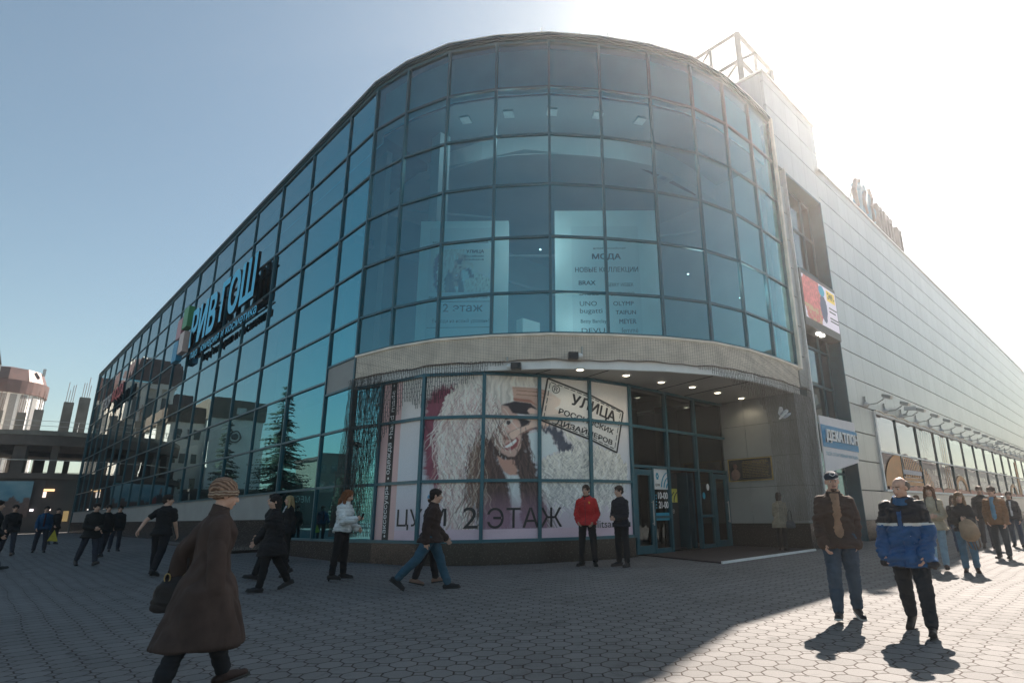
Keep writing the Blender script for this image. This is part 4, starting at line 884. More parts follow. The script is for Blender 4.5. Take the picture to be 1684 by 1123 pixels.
mod = empty('shop_sign', (D - 0.3, 60, 9.3), 'smaller grey and red letters МОДА near the far end of the glass facade', 'shop sign')
side_text('ТВОЯ', 65.2, 61.0, 9.35, 1.1, mod, simple('letter_grey', (0.42, 0.43, 0.45), 0.5, 0, 0.1, 2), 0.03); side_text('МОДА', 60.5, 55.6, 9.35, 1.25, mod, simple('letter_red', (0.45, 0.02, 0.03), 0.45, 0, 0.1, 2), 0.03)

# ---------------------------------------------------------------- signs in the tall recess
led = empty('advert_screen', (21.7, YR - 0.2, 6.5), 'advert screen showing red flowers and the price 249 in the tall recess', 'screen')
mb = MB(); mb.box(XP + 0.12, 23.42, YR - 0.12, YR + 0.35, 6.45, 8.62); mb.build('housing', simple('grey_housing', (0.16, 0.16, 0.155), 0.6, 0, 0.1, 2), led)
for x_ in (21.4, 21.75): mb = MB(); mb.box(x_, x_ + 0.15, YR - 0.05, YR + 0.1, 6.36, 6.45); mb.build('lamp', M['lamp_white'], led)
def led_paint(P):
    x = (P[:, 0] - 20.14) / 3.2; z = (P[:, 1] - 6.75) / 1.7; n = len(P); col = np.ones((n, 3)) * np.array([0.72, 0.66, 0.74])
    f = fbm(P * 5); g = fbm(P * 11 + 9)
    m = ((x - 0.26) / (0.30 + 0.08 * f)) ** 2 + ((z - 0.52) / 0.62) ** 2 < 0.9 + 0.5 * (f - 0.5); col[m] = (np.array([0.50, 0.14, 0.13])[None] * (0.6 + 0.9 * g)[:, None])[m]
    m = m & (z < 0.35) & (g > 0.5); col[m] = (0.42, 0.30, 0.16)
    m = ((x - 0.57) / 0.11) ** 2 + ((z - 0.45) / 0.38) ** 2 < 0.8 + 0.6 * (f - 0.5); col[m] = (0.07, 0.08, 0.14)
    m = ((x - 0.56) / 0.09) ** 2 + ((z - 0.85) / 0.13) ** 2 < 1; col[m] = (0.02, 0.28, 0.42)
    m = (x > 0.70) & (x < 0.97) & (z > 0.70) & (z < 0.96); col[m] = (0.80, 0.58, 0.12)
    return col
me = painted_grid(20.14, 23.34, 6.75, 8.45, 0.035, led_paint, lambda s, z: (s, YR - 0.13, z)); link_mesh('screen_picture', me, vcol_mat('screen_print', 0.5, 0.12), led)
def ytext(txt, x, y, z, w_, h, m_, parent, bold=0.0, ext=0.0, name='lettering', skew=0.0):
    me = text_fit(txt, w_, h, bold, ext); place_planar(me, (x, y, z), (1, 0, skew), (0, 0, 1), (0, -1, 0)); return link_mesh(name, me, m_, parent)
ytext('249.-', 22.46, YR - 0.14, 8.02, 0.72, 0.26, M['ink'], led, 0.02)
for i, (z, w_) in enumerate(((7.62, 0.75), (7.47, 0.6), (7.20, 0.78), (7.08, 0.78))):
    mb = MB(); x = 22.5
    random.seed(i)
    while x < 22.5 + w_: l = random.uniform(0.04, 0.12); mb.box(x, x + l, YR - 0.14, YR - 0.132, z, z + 0.05); x += l + 0.03
    mb.build('small_print', M['ink'], led)
dk = empty('shop_banner', (21.7, YR - 0.15, 1.2), 'white and blue pentagon banner reading ДЕКАТЛОН hanging over the side door', 'banner')
mb = MB(); pg = [(20.02, 3.14), (23.36, 3.20), (23.30, 1.70), (20.02, 1.17)]
mb.add([(x, YR - 0.16, z) for x, z in pg] + [(x, YR - 0.12, z) for x, z in pg], [(3, 2, 1, 0), (4, 5, 6, 7), (0, 1, 5, 4), (1, 2, 6, 5), (2, 3, 7, 6), (3, 0, 4, 7)]); mb.build('board', simple('banner_white', (0.66, 0.64, 0.66), 0.6, 0, 0.05, 2), dk)
mb = MB(); mb.box(20.05, 23.42, YR - 0.175, YR - 0.163, 2.08, 2.84); mb.build('blue_band', simple('banner_blue', (0.02, 0.22, 0.42), 0.5, 0, 0.08, 2), dk)
ytext('ДЕКАТЛОН', 20.28, YR - 0.18, 2.24, 3.05, 0.46, M['print_white'], dk, 0.055, 0.05); ytext('ТВОЙ СПОРТИВНЫЙ МАГАЗИН', 20.18, YR - 0.17, 1.80, 3.05, 0.15, blue, dk, 0.0)

# ---------------------------------------------------------------- orange window stickers
dec = empty('window_decal', (27, YR - 0.02, 0.8), 'orange dome, arch and wave stickers along the long shop window', 'window decal')
def yflat(mb, pts, y=YR - 0.005):
    mb.add([(x, y, z) for x, z in pts], [tuple(range(len(pts)))])
mb = MB(); pts = [(26.65, 0.92)] + [(29.2 - 2.5 * math.cos(u), 0.95 + 1.42 * math.sin(u)) for u in np.linspace(0.12, PI / 2, 12)] + [(29.35, 2.36), (29.2, 0.92)]; yflat(mb, pts)
for k in range(16):
    x = 29.55 + 0.29 * k; top = 0.95 + 1.40 * math.sqrt(max(0, 1 - ((x - 29.2) / 4.9) ** 1.7)); b = 1.0 if k > 9 else 1.72
    if top > b + .1: yflat(mb, [(x + 0.1, b), (x + 0.24, b), (x + 0.12, top), (x - 0.02, top)])
yflat(mb, [(29.35, 1.02), (32.3, 1.02), (32.3, 1.18), (29.35, 1.18)]); yflat(mb, [(29.4, 1.24), (32.2, 1.24), (32.2, 1.36), (29.4, 1.36)])
for k in range(7): yflat(mb, [(29.6 + 0.36 * k, 1.40), (29.85 + 0.36 * k, 1.40), (29.85 + 0.36 * k, 1.62), (29.6 + 0.36 * k, 1.62)])
mb.build('dome', orange, dec)
mb = MB(); yflat(mb, [(29.3, 1.50), (32.2, 1.50), (32.2, 1.70), (29.3, 1.70)], YR - 0.012); mb.build('caption_strip', simple('caption_lilac', (0.50, 0.47, 0.50), 0.6, 0, 0.2, 8), dec)
mb = MB(); x = 27.0; k = 0
while x < 80:
    h = 0.13 + 0.08 * abs(math.sin(k * 0.55)); yflat(mb, [(x, 0.79), (x + 0.5, 0.79), (x + 0.5, 0.80 + h + 0.05 * math.sin(k * 2.1)), (x, 0.80 + h)]); x += 0.5; k += 1
mb.build('wave_strip', simple('vinyl_salmon', (0.55, 0.24, 0.16), 0.55, 0, 0.2, 1.5), dec)
mb = MB(); n = 14
for x, r0, h, t_ in ((40.3, 1.5, 0.85, 0.45), (58, 1.6, 0.8, 0.5)):
    for i in range(n):
        u, v_ = PI * i / n, PI * (i + 1) / n
        yflat(mb, [(x - r0 * math.cos(u), 0.95 + h * math.sin(u)), (x - r0 * math.cos(v_), 0.95 + h * math.sin(v_)), (x - (r0 - t_) * math.cos(v_), 0.95 + (h - .25) * math.sin(v_)), (x - (r0 - t_) * math.cos(u), 0.95 + (h - .25) * math.sin(u))])
for x in (37.0, 37.45, 37.9): yflat(mb, [(x, 0.95), (x + 0.12, 0.95), (x + 0.05, 3.85), (x + 0.0, 3.85)])
for x in (60.5,): yflat(mb, [(x, 0.95), (x + 1.3, 0.95), (x + 1.1, 3.6), (x + 0.3, 3.6)])
mb.build('arch', orange, dec)
mb = MB()
for k in range(7):
    x = 33.0 + 0.42 * k; yflat(mb, [(x, 3.88), (x + 0.05, 3.88), (x + 0.12, 3.88 - 1.0 - 0.35 * math.sin(k)), (x + 0.10, 3.88 - 1.0 - 0.35 * math.sin(k))])
mb.build('hanging_lines', simple('vinyl_brown', (0.30, 0.15, 0.09), 0.6), dec)

# ---------------------------------------------------------------- floodlights along the metal wall
def floodlight(x, z):
    t = empty('floodlight', (x, YR, z), None, 'floodlight', 'floodlights on arms above the long shop window')
    mb = MB(); mb.loft([[(x + r * math.cos(2 * PI * k / 10), YR - y, z + r * math.sin(2 * PI * k / 10)) for k in range(10)] for r, y in ((0.16, 0.0), (0.09, 0.10), (0.03, 0.16))]); mb.tube([(x, YR - 0.03, z), (x, YR - 0.03, z + 0.36)], 0.03, 6); b = mb.build('wall_mount', M['steel'], t)
    mb = MB(); mb.tube([(x, YR - 0.1, z), (x + 0.05, YR - 0.45, z + 0.02), (x + 0.05, YR - 0.72, z + 0.16)], 0.022, 6); mb.build('arm', M['steel'], t)
    mb = MB(); mb.obox((x + 0.05, YR - 0.86, z + 0.24), (1, 0, 0), (0, 0.8, 0.3), (0, -0.3, 0.8), 0.17, 0.17, 0.055); h = mb.build('lamp_head', M['steel'], t)
    mb = MB(); mb.obox((x + 0.05, YR - 0.84, z + 0.165), (1, 0, 0), (0, 0.8, 0.3), (0, -0.3, 0.8), 0.145, 0.145, 0.012); mb.build('lens', M['white_trim'], h)
    return t
def dup(root, dx, label):
    r = root.copy(); COL.objects.link(r); r.location.x += dx; r['label'] = label
    for ch in list(root.children):
        c = ch.copy(); COL.objects.link(c); c.parent = r
        for g in ch.children: d_ = g.copy(); COL.objects.link(d_); d_.parent = c
    return r
ord_ = ['first', 'second', 'third', 'fourth', 'fifth', 'sixth', 'seventh', 'eighth', 'ninth', 'tenth', 'eleventh', 'twelfth', 'thirteenth', 'fourteenth', 'fifteenth', 'sixteenth', 'seventeenth', 'eighteenth']
f0 = floodlight(25.5, 4.17); f0['label'] = 'first floodlight from the tall recess on the metal wall above the shop window'
for i in range(1, 18): dup(f0, 2.43 * i + (0.0 if i < 10 else 0.3), '%s floodlight from the tall recess on the metal wall above the shop window' % ord_[i])
for x, nm in ((30.5, 'nearer'), (52.8, 'farther')):
    t = empty('security_camera', (x, YR - 0.1, 4.3), 'small camera on a bracket among the floodlights, the %s of the two' % nm, 'security camera', 'security cameras between the floodlights')
    mb = MB(); mb.box(x - 0.1, x + 0.1, YR - 0.25, YR - 0.02, 4.25, 4.32); mb.tube([(x, YR - 0.15, 4.3), (x, YR - 0.3, 4.45)], 0.03); mb.build('bracket', M['steel'], t)
    mb = MB(); mb.obox((x, YR - 0.42, 4.55), (1, 0, 0), (0, 1, 0.1), (0, -0.1, 1), 0.09, 0.26, 0.09); mb.build('body', M['white_trim'], t)
# ---------------------------------------------------------------- rooftop sign
rs = empty('rooftop_sign', (28.7, YR + 0.1, 14.6), 'blue crest and row of tall tan letters standing on the roof edge', 'rooftop sign')
tan = simple('sign_tan', (0.22, 0.20, 0.20), 0.6, 0, 0.15, 2); sb = simple('sign_crest_blue', (0.10, 0.24, 0.34), 0.5, 0, 0.15, 2)
mb = MB()
for k, (x0, z0, x1, z1, r) in enumerate(((28.9, 14.7, 29.3, 16.0, 0.28), (29.6, 14.7, 30.2, 16.5, 0.30), (30.2, 14.8, 30.9, 16.6, 0.30), (31.0, 14.7, 31.6, 16.4, 0.28), (31.6, 14.7, 32.2, 15.7, 0.24), (29.0, 15.9, 30.9, 16.5, 0.2))):
    mb.cap((x0, YR + 0.1, z0), (x1, YR + 0.1, z1), r, r * 0.7, (0, 1, 0), 0.35, 10)
mb.build('crest', sb, rs)
mb = MB(); mb.tube([(28.9, YR, 14.7), (28.75, YR, 15.6), (29.2, YR, 16.3), (29.8, YR, 16.55)], 0.12, 6); mb.tube([(30.3, YR, 14.8), (30.1, YR, 15.6), (30.6, YR, 16.2)], 0.10, 6); mb.tube([(31.5, YR, 14.8), (31.3, YR, 15.6), (31.7, YR, 16.2), (31.3, YR, 16.7)], 0.09, 6); mb.build('crest_outline', tan, rs)
mb = MB(); mb.tube([(28.4, YR + 0.3, 14.6), (28.8, YR + 0.1, 15.7)], 0.04); mb.box(28.8, 37.2, YR + 0.3, YR + 0.36, 15.1, 15.16); mb.box(28.8, 37.2, YR + 0.3, YR + 0.36, 15.9, 15.96)
for k in range(6): mb.tube([(29.5 + k * 1.3, YR + 0.3, 14.6), (29.5 + k * 1.3, YR + 0.3, 16.1)], 0.035)
mb.build('stand', M['steel'], rs)
mb = MB()
for k in range(8):
    x = 32.5 + k * 0.58; h = 1.45 - 0.03 * k
    if k == 5: continue
    mb.box(x, x + 0.16, YR - 0.02, YR + 0.22, 14.75, 14.75 + h)
    if k % 3 != 1: mb.box(x + 0.165, x + 0.48, YR - 0.02, YR + 0.22, 14.75 + h - 0.28, 14.75 + h)
    mb.box(x - 0.08, x + 0.24, YR - 0.03, YR + 0.23, 14.70 + h + 0.052, 14.70 + h + 0.16)
mb.build('letters', tan, rs)

# ---------------------------------------------------------------- lamp netting and mesh on the band
def net(mb, f, s0, s1, z0, z1, ok, cw=0.062, ch=0.115, r=0.0075, wild=0.012):
    random.seed(11); nx = int((s1 - s0) / cw); nz = int((z1 - z0) / ch)
    def P(i, j):
        s = s0 + i * cw; z = z1 - j * ch; n1 = noise.noise(Vector((s * 1.7, z * 1.3, 3))); n2 = noise.noise(Vector((s * 2.1, z * 1.1, 9)))
        s += wild * 3 * n1 + random.uniform(-1, 1) * wild; z += wild * 2 * n2 + random.uniform(-1, 1) * wild
        return f(s, z, 0.02 + 0.03 * n2)
    cache = {}
    def G(i, j):
        if (i, j) not in cache: cache[(i, j)] = P(i, j)
        return cache[(i, j)]
    for i in range(nx):
        for j in range(nz):
            if not ok(s0 + i * cw, z1 - j * ch): continue
            a, b = G(i, j), G(i, j + 1); mb.tube([a, b], r, 3, caps=False)
            if (i + j) % 2 == 0: mb.tube([a, G(i + 1, j)], r, 3, caps=False)
def bound(pts):
    xs_ = [p[0] for p in pts]; ys_ = [p[1] for p in pts]
    return lambda s: float(np.interp(s, xs_, ys_))
UP = [np.array((D, ROUND[0][1] + 1.0))] + ROUND
bz = bound([(0.3, -0.6), (1.9, -0.6), (2.15, 1.2), (2.5, 2.0), (2.9, 2.55), (3.35, 3.15), (3.8, 2.9), (4.3, 2.95), (4.9, 3.35), (5.9, 3.86), (6.3, 3.95)])
lb = bound([(-0.6, 0.30), (2.0, 0.62), (3.9, 0.95)])
def fu(off):
    return lambda s, z, d_: (*on_path(UP, s, off + d_), z)
mb = MB(); net(mb, fu(0.10), 0.30, 6.2, -0.55, 3.96, lambda s, z: z > bz(s) + 0.12 * noise.noise(Vector((s * 9, 0, 0))) and s > lb(z) and (s < 1.05 or True))
tag(mb.build('light_net', M['cable'], loc=(D, 16.4, 3.96)), 'black lamp netting draped over the shopfront left of the poster', 'light netting')
mb = MB(); net(mb, fu(0.16), 1.0, 2.5, -0.5, 3.9, lambda s, z: z > bz(s), 0.05, 0.10, 0.006)
tag(mb.build('light_net', M['cable'], loc=(D, 16.2, 3.9)), 'denser bunched lamp netting over the dark glass beside the wall corner', 'light netting')
RP = ROUND[5:] + [np.array((XP - 0.05, YR))]
RPL = sum(float(np.linalg.norm(b - a)) for a, b in zip(RP, RP[1:]))
sx0 = bound([(-0.4, RPL - 3.35), (2.9, RPL - 3.5), (3.3, RPL - 4.1), (3.7, RPL - 5.2), (3.96, RPL - 6.2)])
fr_ = lambda s, z, d_: (*on_path(RP, s, 0.08 + d_), z)
net_m = simple('grey_cable', (0.10, 0.085, 0.075), 0.6, 0, 0.3, 30)
mb = MB(); net(mb, fr_, RPL - 6.3, RPL, -0.4, 3.96, lambda s, z: s > sx0(z), 0.064, 0.115, 0.007)
tag(mb.build('light_net', net_m, loc=(19, YR, 3.96)), 'grey lamp netting hanging over the pier right of the entrance', 'light netting')
mb = MB()
for k in range(15):
    z = 4.01 + 0.043 * k; pts = []
    L_ = sum(float(np.linalg.norm(b - a)) for a, b in zip(ROUND, ROUND[1:])) + 0.8; n = 170
    for i in range(n):
        s = 0.02 + L_ * i / n; p = on_path(ROUND, s, 0.055 + 0.01 * math.sin(s * 3 + k)); rough_ = 0.016 if (s < 2.0 or s > L_ - 4.5) else 0.006
        pts.append((p[0], p[1], z + rough_ * math.sin(s * 5.1 + k * 0.8) + rough_ * 0.6 * math.sin(s * 11 + k * 1.9)))
    mb.tube(pts, 0.0035, 3)
s = 0.1
while s < L_ - 0.3:
    p = on_path(ROUND, s, 0.06); mb.tube([(p[0], p[1], 3.99), (p[0], p[1], 4.64)], 0.003, 3); s += 0.075
mg = tag(mb.build('mesh_cover', M['cable_brown'], loc=(D, 16.4, 4.0)), 'dark wire mesh with fairy lights stretched over the cream band above the entrance', 'wire mesh')
mb = MB(); pts = []
for i in range(170):
    s = 0.05 + L_ * i / 170; p = on_path(ROUND, s, 0.07); pts.append((p[0], p[1], 3.965 + 0.02 * math.sin(s * 2.3) + 0.012 * math.sin(s * 7)))
mb.tube(pts, 0.02, 5); tag(mb.build('drooping_cable', M['cable_brown'], loc=(D, 16.4, 3.96)), 'brown cable sagging along the bottom of the cream band', 'cable')
# black spotlights clipped to the band
for s, z, lab, fl in ((5.35, 3.78, 'black spotlight hanging low under the cream band above the fur hat', 1), (7.15, 4.05, 'black spotlight clipped to the cream band above the poster stamp', -1)):
    p = on_path(ROUND, s, 0.2); t = empty('spotlight', (p[0], p[1], z), lab, 'spotlight', 'black spotlights on the band')
    q = on_path(ROUND, s + 0.1, 0.2) - p; q = q / np.linalg.norm(q)
    mb = MB(); c0 = p + q * 0.16 * fl; mb.obox((c0[0], c0[1], z), (q[0], q[1], 0), (-q[1], q[0], 0), (0, 0, 1), 0.13, 0.09, 0.085); h = mb.build('housing', M['black'], t)
    c1 = p - q * 0.0 * fl; mb = MB(); mb.cap((c1[0], c1[1], z), (c1[0] - q[0] * 0.03 * fl, c1[1] - q[1] * 0.03 * fl, z), 0.075, 0.07); mb.build('lens', M['white_trim'], h)
    mb = MB(); b0 = on_path(ROUND, s - 0.1 * fl, 0.06); mb.tube([(b0[0], b0[1], z + 0.3), (b0[0], b0[1], z + 0.05), (c1[0], c1[1], z)], 0.02); mb.build('bracket', M['steel'], t)

# ---------------------------------------------------------------- boards with posters inside the upper hall
def hall_board(x0, y0_, x1, y1_, z0, z1, name, label):
    t = empty('display_board', ((x0 + x1) / 2, (y0_ + y1_) / 2, z0), label, 'display board')
    d_ = Vector((x1 - x0, y1_ - y0_, 0)); L = d_.length; d_.normalize(); nn = Vector((d_.y, -d_.x, 0))
    mb = MB(); c = Vector(((x0 + x1) / 2, (y0_ + y1_) / 2, (z0 + z1) / 2)); mb.obox(c - nn * 0.12, d_, nn, (0, 0, 1), L / 2, 0.12, (z1 - z0) / 2); mb.build('panel', inn_l, t)
    def tx(txt, u, z, w_, h, bold=0.0):
        me = text_fit(txt, w_, h, bold); o = Vector((x0, y0_, 0)) + d_ * u + nn * 0.025; place_planar(me, (o.x, o.y, z), tuple(d_), (0, 0, 1), tuple(nn)); link_mesh('lettering', me, M['ink'], t)
    def bx(u0, u1, za, zb, o, m_, nm='line'):
        a = Vector((x0, y0_, 0)) + d_ * u0 + nn * o; b = Vector((x0, y0_, 0)) + d_ * u1 + nn * o; mb = MB(); mb.quad((a.x, a.y, za), (b.x, b.y, za), (b.x, b.y, zb), (a.x, a.y, zb)); return mb.build(nm, m_, t)
    return t, tx, bx, L, d_, nn
inn_p = simple('poster_paper', (0.78, 0.79, 0.80), 0.6, 0, 0.04, 1.0)
t, tx, bx, L, d_, nn = hall_board(8.55, 14.78, 10.5, 12.85, 4.75, 8.95, 'a', 'white board with a fashion poster inside the upper hall, left one')
bx(0.30, 2.30, 5.0, 8.7, 0.012, inn_p, 'poster_sheet')
o_ = Vector((8.55, 14.78, 0)) + d_ * 0.36 + nn * 0.02
me = painted_grid(2.6, 8.9, 0.6, 3.7, 0.12, poster_paint, lambda s, z: (o_.x + d_.x * (s - 2.6) * 0.30, o_.y + d_.y * (s - 2.6) * 0.30, 6.55 + (z - 0.6) * 0.46)); link_mesh('picture', me, vp, t)
tx('аксессуары • одежда • hand-made •', 0.40, 8.15, 1.8, 0.10); tx('аксессуары • одежда • hand-made •', 0.36, 6.33, 1.85, 0.11); tx('2 этаж', 0.80, 5.92, 1.2, 0.26, 0.01); tx('Выходи на новый уровень!', 0.5, 5.55, 1.7, 0.15); tx('ulitsarф', 1.7, 5.10, 0.5, 0.1); tx('cum72.ru', 0.7, 5.05, 0.4, 0.08)
for z in (6.24, 5.42): bx(0.34, 2.24, z, z + 0.015, 0.02, M['ink'])
tx('УЛИЦА', 1.45, 7.82, 0.55, 0.13, 0.03); tx('РОССИЙСКИХ', 1.40, 7.70, 0.6, 0.08, 0.02); tx('ДИЗАЙНЕРОВ', 1.38, 7.58, 0.62, 0.08, 0.02)
t, tx, bx, L, d_, nn = hall_board(11.55, 11.85, 13.9, 9.55, 4.75, 9.3, 'b', 'white board listing clothing brands inside the upper hall, right one')
bx(0.52, 2.62, 5.05, 8.75, 0.012, inn_p, 'poster_sheet')
tx('новая российская', 1.2, 7.93, 1.0, 0.10); tx('МОДА', 1.15, 7.58, 0.9, 0.22, 0.03); tx('НОВЫЕ КОЛЛЕКЦИИ', 0.62, 7.15, 1.95, 0.20, 0.01)
for txt, u, z, w_, h, b_ in (('BRAX', 0.72, 6.76, 0.52, 0.14, 0.02), ('DIGEL', 0.74, 6.42, 0.58, 0.14, 0.0), ('UNO', 0.74, 6.08, 0.52, 0.15, 0.0), ('bugatti', 0.74, 5.80, 0.68, 0.2, 0.0), ('Betty Barclay', 0.76, 5.50, 0.78, 0.15, 0.0), ('DEVU', 0.78, 5.22, 0.70, 0.15, 0.0),
                             ('GERRY WEBER', 1.58, 6.70, 0.82, 0.12, 0.0), ('BETTY&CO', 1.70, 6.40, 0.72, 0.12, 0.0), ('OLYMP', 1.76, 6.08, 0.62, 0.14, 0.01), ('TAIFUN', 1.82, 5.80, 0.62, 0.13, 0.025), ('MEYER', 1.92, 5.50, 0.52, 0.15, 0.03), ('femmé', 1.98, 5.22, 0.5, 0.16, 0.0)): tx(txt, u, z, w_, h, b_)
# ---------------------------------------------------------------- round unfinished building at the far left
RC = np.array((7.0, 88.2)); RR = 10.0
rb = empty('round_concrete_building', (RC[0], RC[1], -1.0), 'unfinished round concrete building with open columns and shops below', 'building')
def circ(r, n=40, a0=0, a1=2 * PI, c=RC): return [(c[0] + r * math.cos(a0 + (a1 - a0) * k / n), c[1] + r * math.sin(a0 + (a1 - a0) * k / n)) for k in range(n)]
def ring(mb, r0, r1, z0, z1, n=48, c=RC):
    rings = []
    for k in range(n):
        a = 2 * PI * k / n; ca, sa = math.cos(a), math.sin(a)
        rings.append([(c[0] + r * ca, c[1] + r * sa, z) for r, z in ((r0, z0), (r1, z0), (r1, z1), (r0, z1))])
    vs = [p for r in rings for p in r]; fs = []
    for k in range(n):
        k2 = (k + 1) % n
        for j in range(4): fs.append((4 * k + j, 4 * k + (j + 1) % 4, 4 * k2 + (j + 1) % 4, 4 * k2 + j))
    mb.add(vs, fs)
mb = MB(); ring(mb, 5.0, RR, 7.5, 8.5); mb.prism(circ(RR - 0.2), 8.0, 8.2); mb.build('roof_slab', M['concrete_dark'], rb)
mb = MB(); ring(mb, RR - 0.1, RR + 0.12, 8.5, 8.95); mb.build('parapet', M['concrete'], rb)
mb = MB(); ring(mb, RR + 0.01, RR + 0.25, 4.2, 4.75); mb.prism(circ(RR), 4.25, 4.6); mb.build('floor_slab', M['concrete_dark'], rb)
for k in range(22):
    mb = MB(); a = 2 * PI * k / 22; x, y = RC[0] + (RR - 0.8) * math.cos(a), RC[1] + (RR - 0.8) * math.sin(a); mb.obox((x, y, 6.0), (math.cos(a), math.sin(a), 0), (-math.sin(a), math.cos(a), 0), (0, 0, 1), 0.3, 0.28 if k % 3 else 0.5, 1.6); mb.build('column', M['concrete_dark'], rb)
mb = MB(); mb.prism(circ(RR - 0.05), -1.4, 4.2); mb.build('wall', simple('shop_wall_dark', (0.05, 0.045, 0.045), 0.6, 0, 0.3, 0.6), rb)
mb = MB(); ring(mb, RR - 0.03, RR + 0.05, 6.0, 6.06); ring(mb, RR - 0.02, RR + 0.02, 9.9, 9.94); ring(mb, RR - 0.02, RR + 0.02, 9.4, 9.44)
for k in range(16): 
    a = 2 * PI * k / 16; mb.tube([(RC[0] + RR * math.cos(a), RC[1] + RR * math.sin(a), 8.9), (RC[0] + RR * math.cos(a), RC[1] + RR * math.sin(a), 9.95)], 0.03, 4)
mb.build('railing', M['steel'], rb)
for (x, y, z1, wd) in ((6.35, 84.5, 12.9, 0.85), (7.6, 83.9, 13.5, 0.95), (4.2, 88, 12.3, 0.8), (3.0, 93, 12.5, 0.8), (1.0, 92, 12.4, 0.8), (-0.9, 88, 12.4, 0.9)):
    mb = MB(); mb.box(x - wd / 2, x + wd / 2, y - 0.3, y + 0.3, 8.2, z1); c = mb.build('bare_column', M['concrete'], rb)
    mb = MB()
    for dx in (-0.3, -0.1, 0.12, 0.3):
        mb.tube([(x + dx, y, z1 - 0.1), (x + dx + 0.03, y, z1 + 1.9 + 0.5 * math.sin(x * 9 + dx * 20))], 0.025, 4)
    mb.build('rebar', simple('rusty_rebar', (0.10, 0.05, 0.035), 0.8), c)
# shopfront banner and small lit signs on the ring's ground floor
def ring_pt(a, off, z): return (RC[0] + (RR + off) * math.cos(a), RC[1] + (RR + off) * math.sin(a), z)
def sky_paint(P):
    f = fbm(P * [0.8, 1.8]); c = np.array([0.03, 0.20, 0.30])[None] * (1 - f[:, None]) + np.array([0.25, 0.42, 0.48])[None] * f[:, None]
    m = P[:, 1] < 0.9 + 1.6 * fbm(P * 1.3 + 5); c[m] = (np.array([0.12, 0.08, 0.07])[None] * (0.5 + fbm(P * 4))[:, None])[m]
    m = ((P[:, 0] - 3.2) / 0.8) ** 2 + ((P[:, 1] - 1.0) / 1.7) ** 2 < 1; c[m] = (0.03, 0.03, 0.04)
    m = ((P[:, 0] - 3.2) / 0.4) ** 2 + ((P[:, 1] - 2.7) / 0.45) ** 2 < 1; c[m] = (0.25, 0.15, 0.12); m = ((P[:, 0] - 4.2) / 0.5) ** 2 + ((P[:, 1] - 1.5) / 0.7) ** 2 < 1; c[m] = (0.35, 0.05, 0.05)
    return c
me = painted_grid(0, 11, 0, 3.4, 0.16, sky_paint, lambda s, z: ring_pt(-PI / 2 - 0.65 + s * 0.0 - (0.42 - s * 0.075), 0.12, 0.55 + z))
tag(link_mesh('advert_banner', me, vp), 'wide blue-sky advert banner with a suited figure on the round building', 'banner')
def lit(a0, a1, z0, z1, col, st_, label, name='lit_sign'):
    mb = MB(); p, q = ring_pt(a0, 0.2, z0), ring_pt(a1, 0.2, z0); d_ = Vector(q) - Vector(p); n_ = Vector((d_.y, -d_.x, 0)).normalized(); c = (Vector(p) + Vector(q)) / 2 + Vector((0, 0, (z1 - z0) / 2)); mb.obox(c, d_, n_, (0, 0, 1), d_.length / 2, 0.06, (z1 - z0) / 2)
    return tag(mb.build(name, emit('lit_' + name, col, st_), loc=tuple(c)), label, 'lit sign')
b0 = -PI / 2
lit(b0 - 0.16, b0 - 0.08, 3.0, 3.22, (1.0, 0.6, 0.3), 0.5, 'long thin warm lit sign over the kiosk beside the blue banner')
lit(b0 - 0.16, b0 - 0.135, 2.4, 2.95, (1.0, 0.8, 0.7), 0.4, 'small square lit panel under the thin warm sign')
lit(b0 - 0.10, b0 - 0.08, 1.15, 1.3, (1.0, 0.85, 0.75), 0.7, 'short bright tube lamp in the kiosk window')
lit(b0 - 0.23, b0 - 0.205, 1.1, 1.3, (1.0, 0.9, 0.9), 0.7, 'tiny bright lamp at the kiosk window edge')
lit(b0 + 0.02, b0 + 0.06, 0.1, 1.1, (0.5, 0.35, 0.15), 0.12, 'dim yellowish lit poster in the dark doorway of the round building')

# ---------------------------------------------------------------- town houses behind (seen directly or mirrored in the glass)
def wingrid(name, root, x0, x1, y, z0, z1, nx, nz, ww, wh, face='-y', mat=None, fr=True):
    for i in range(nx):
        for j in range(nz):
            cx = x0 + (x1 - x0) * (i + 0.5) / nx; cz = z0 + (z1 - z0) * (j + 0.5) / nz; mb = MB()
            if face == '-y': mb.box(cx - ww / 2, cx + ww / 2, y - 0.06, y + 0.1, cz - wh / 2, cz + wh / 2)
            elif face == '+y': mb.box(cx - ww / 2, cx + ww / 2, y - 0.1, y + 0.06, cz - wh / 2, cz + wh / 2)
            elif face == '+x': mb.box(y - 0.1, y + 0.06, cx - ww / 2, cx + ww / 2, cz - wh / 2, cz + wh / 2)
            mb.build(name, mat or M['window_dark'], root)
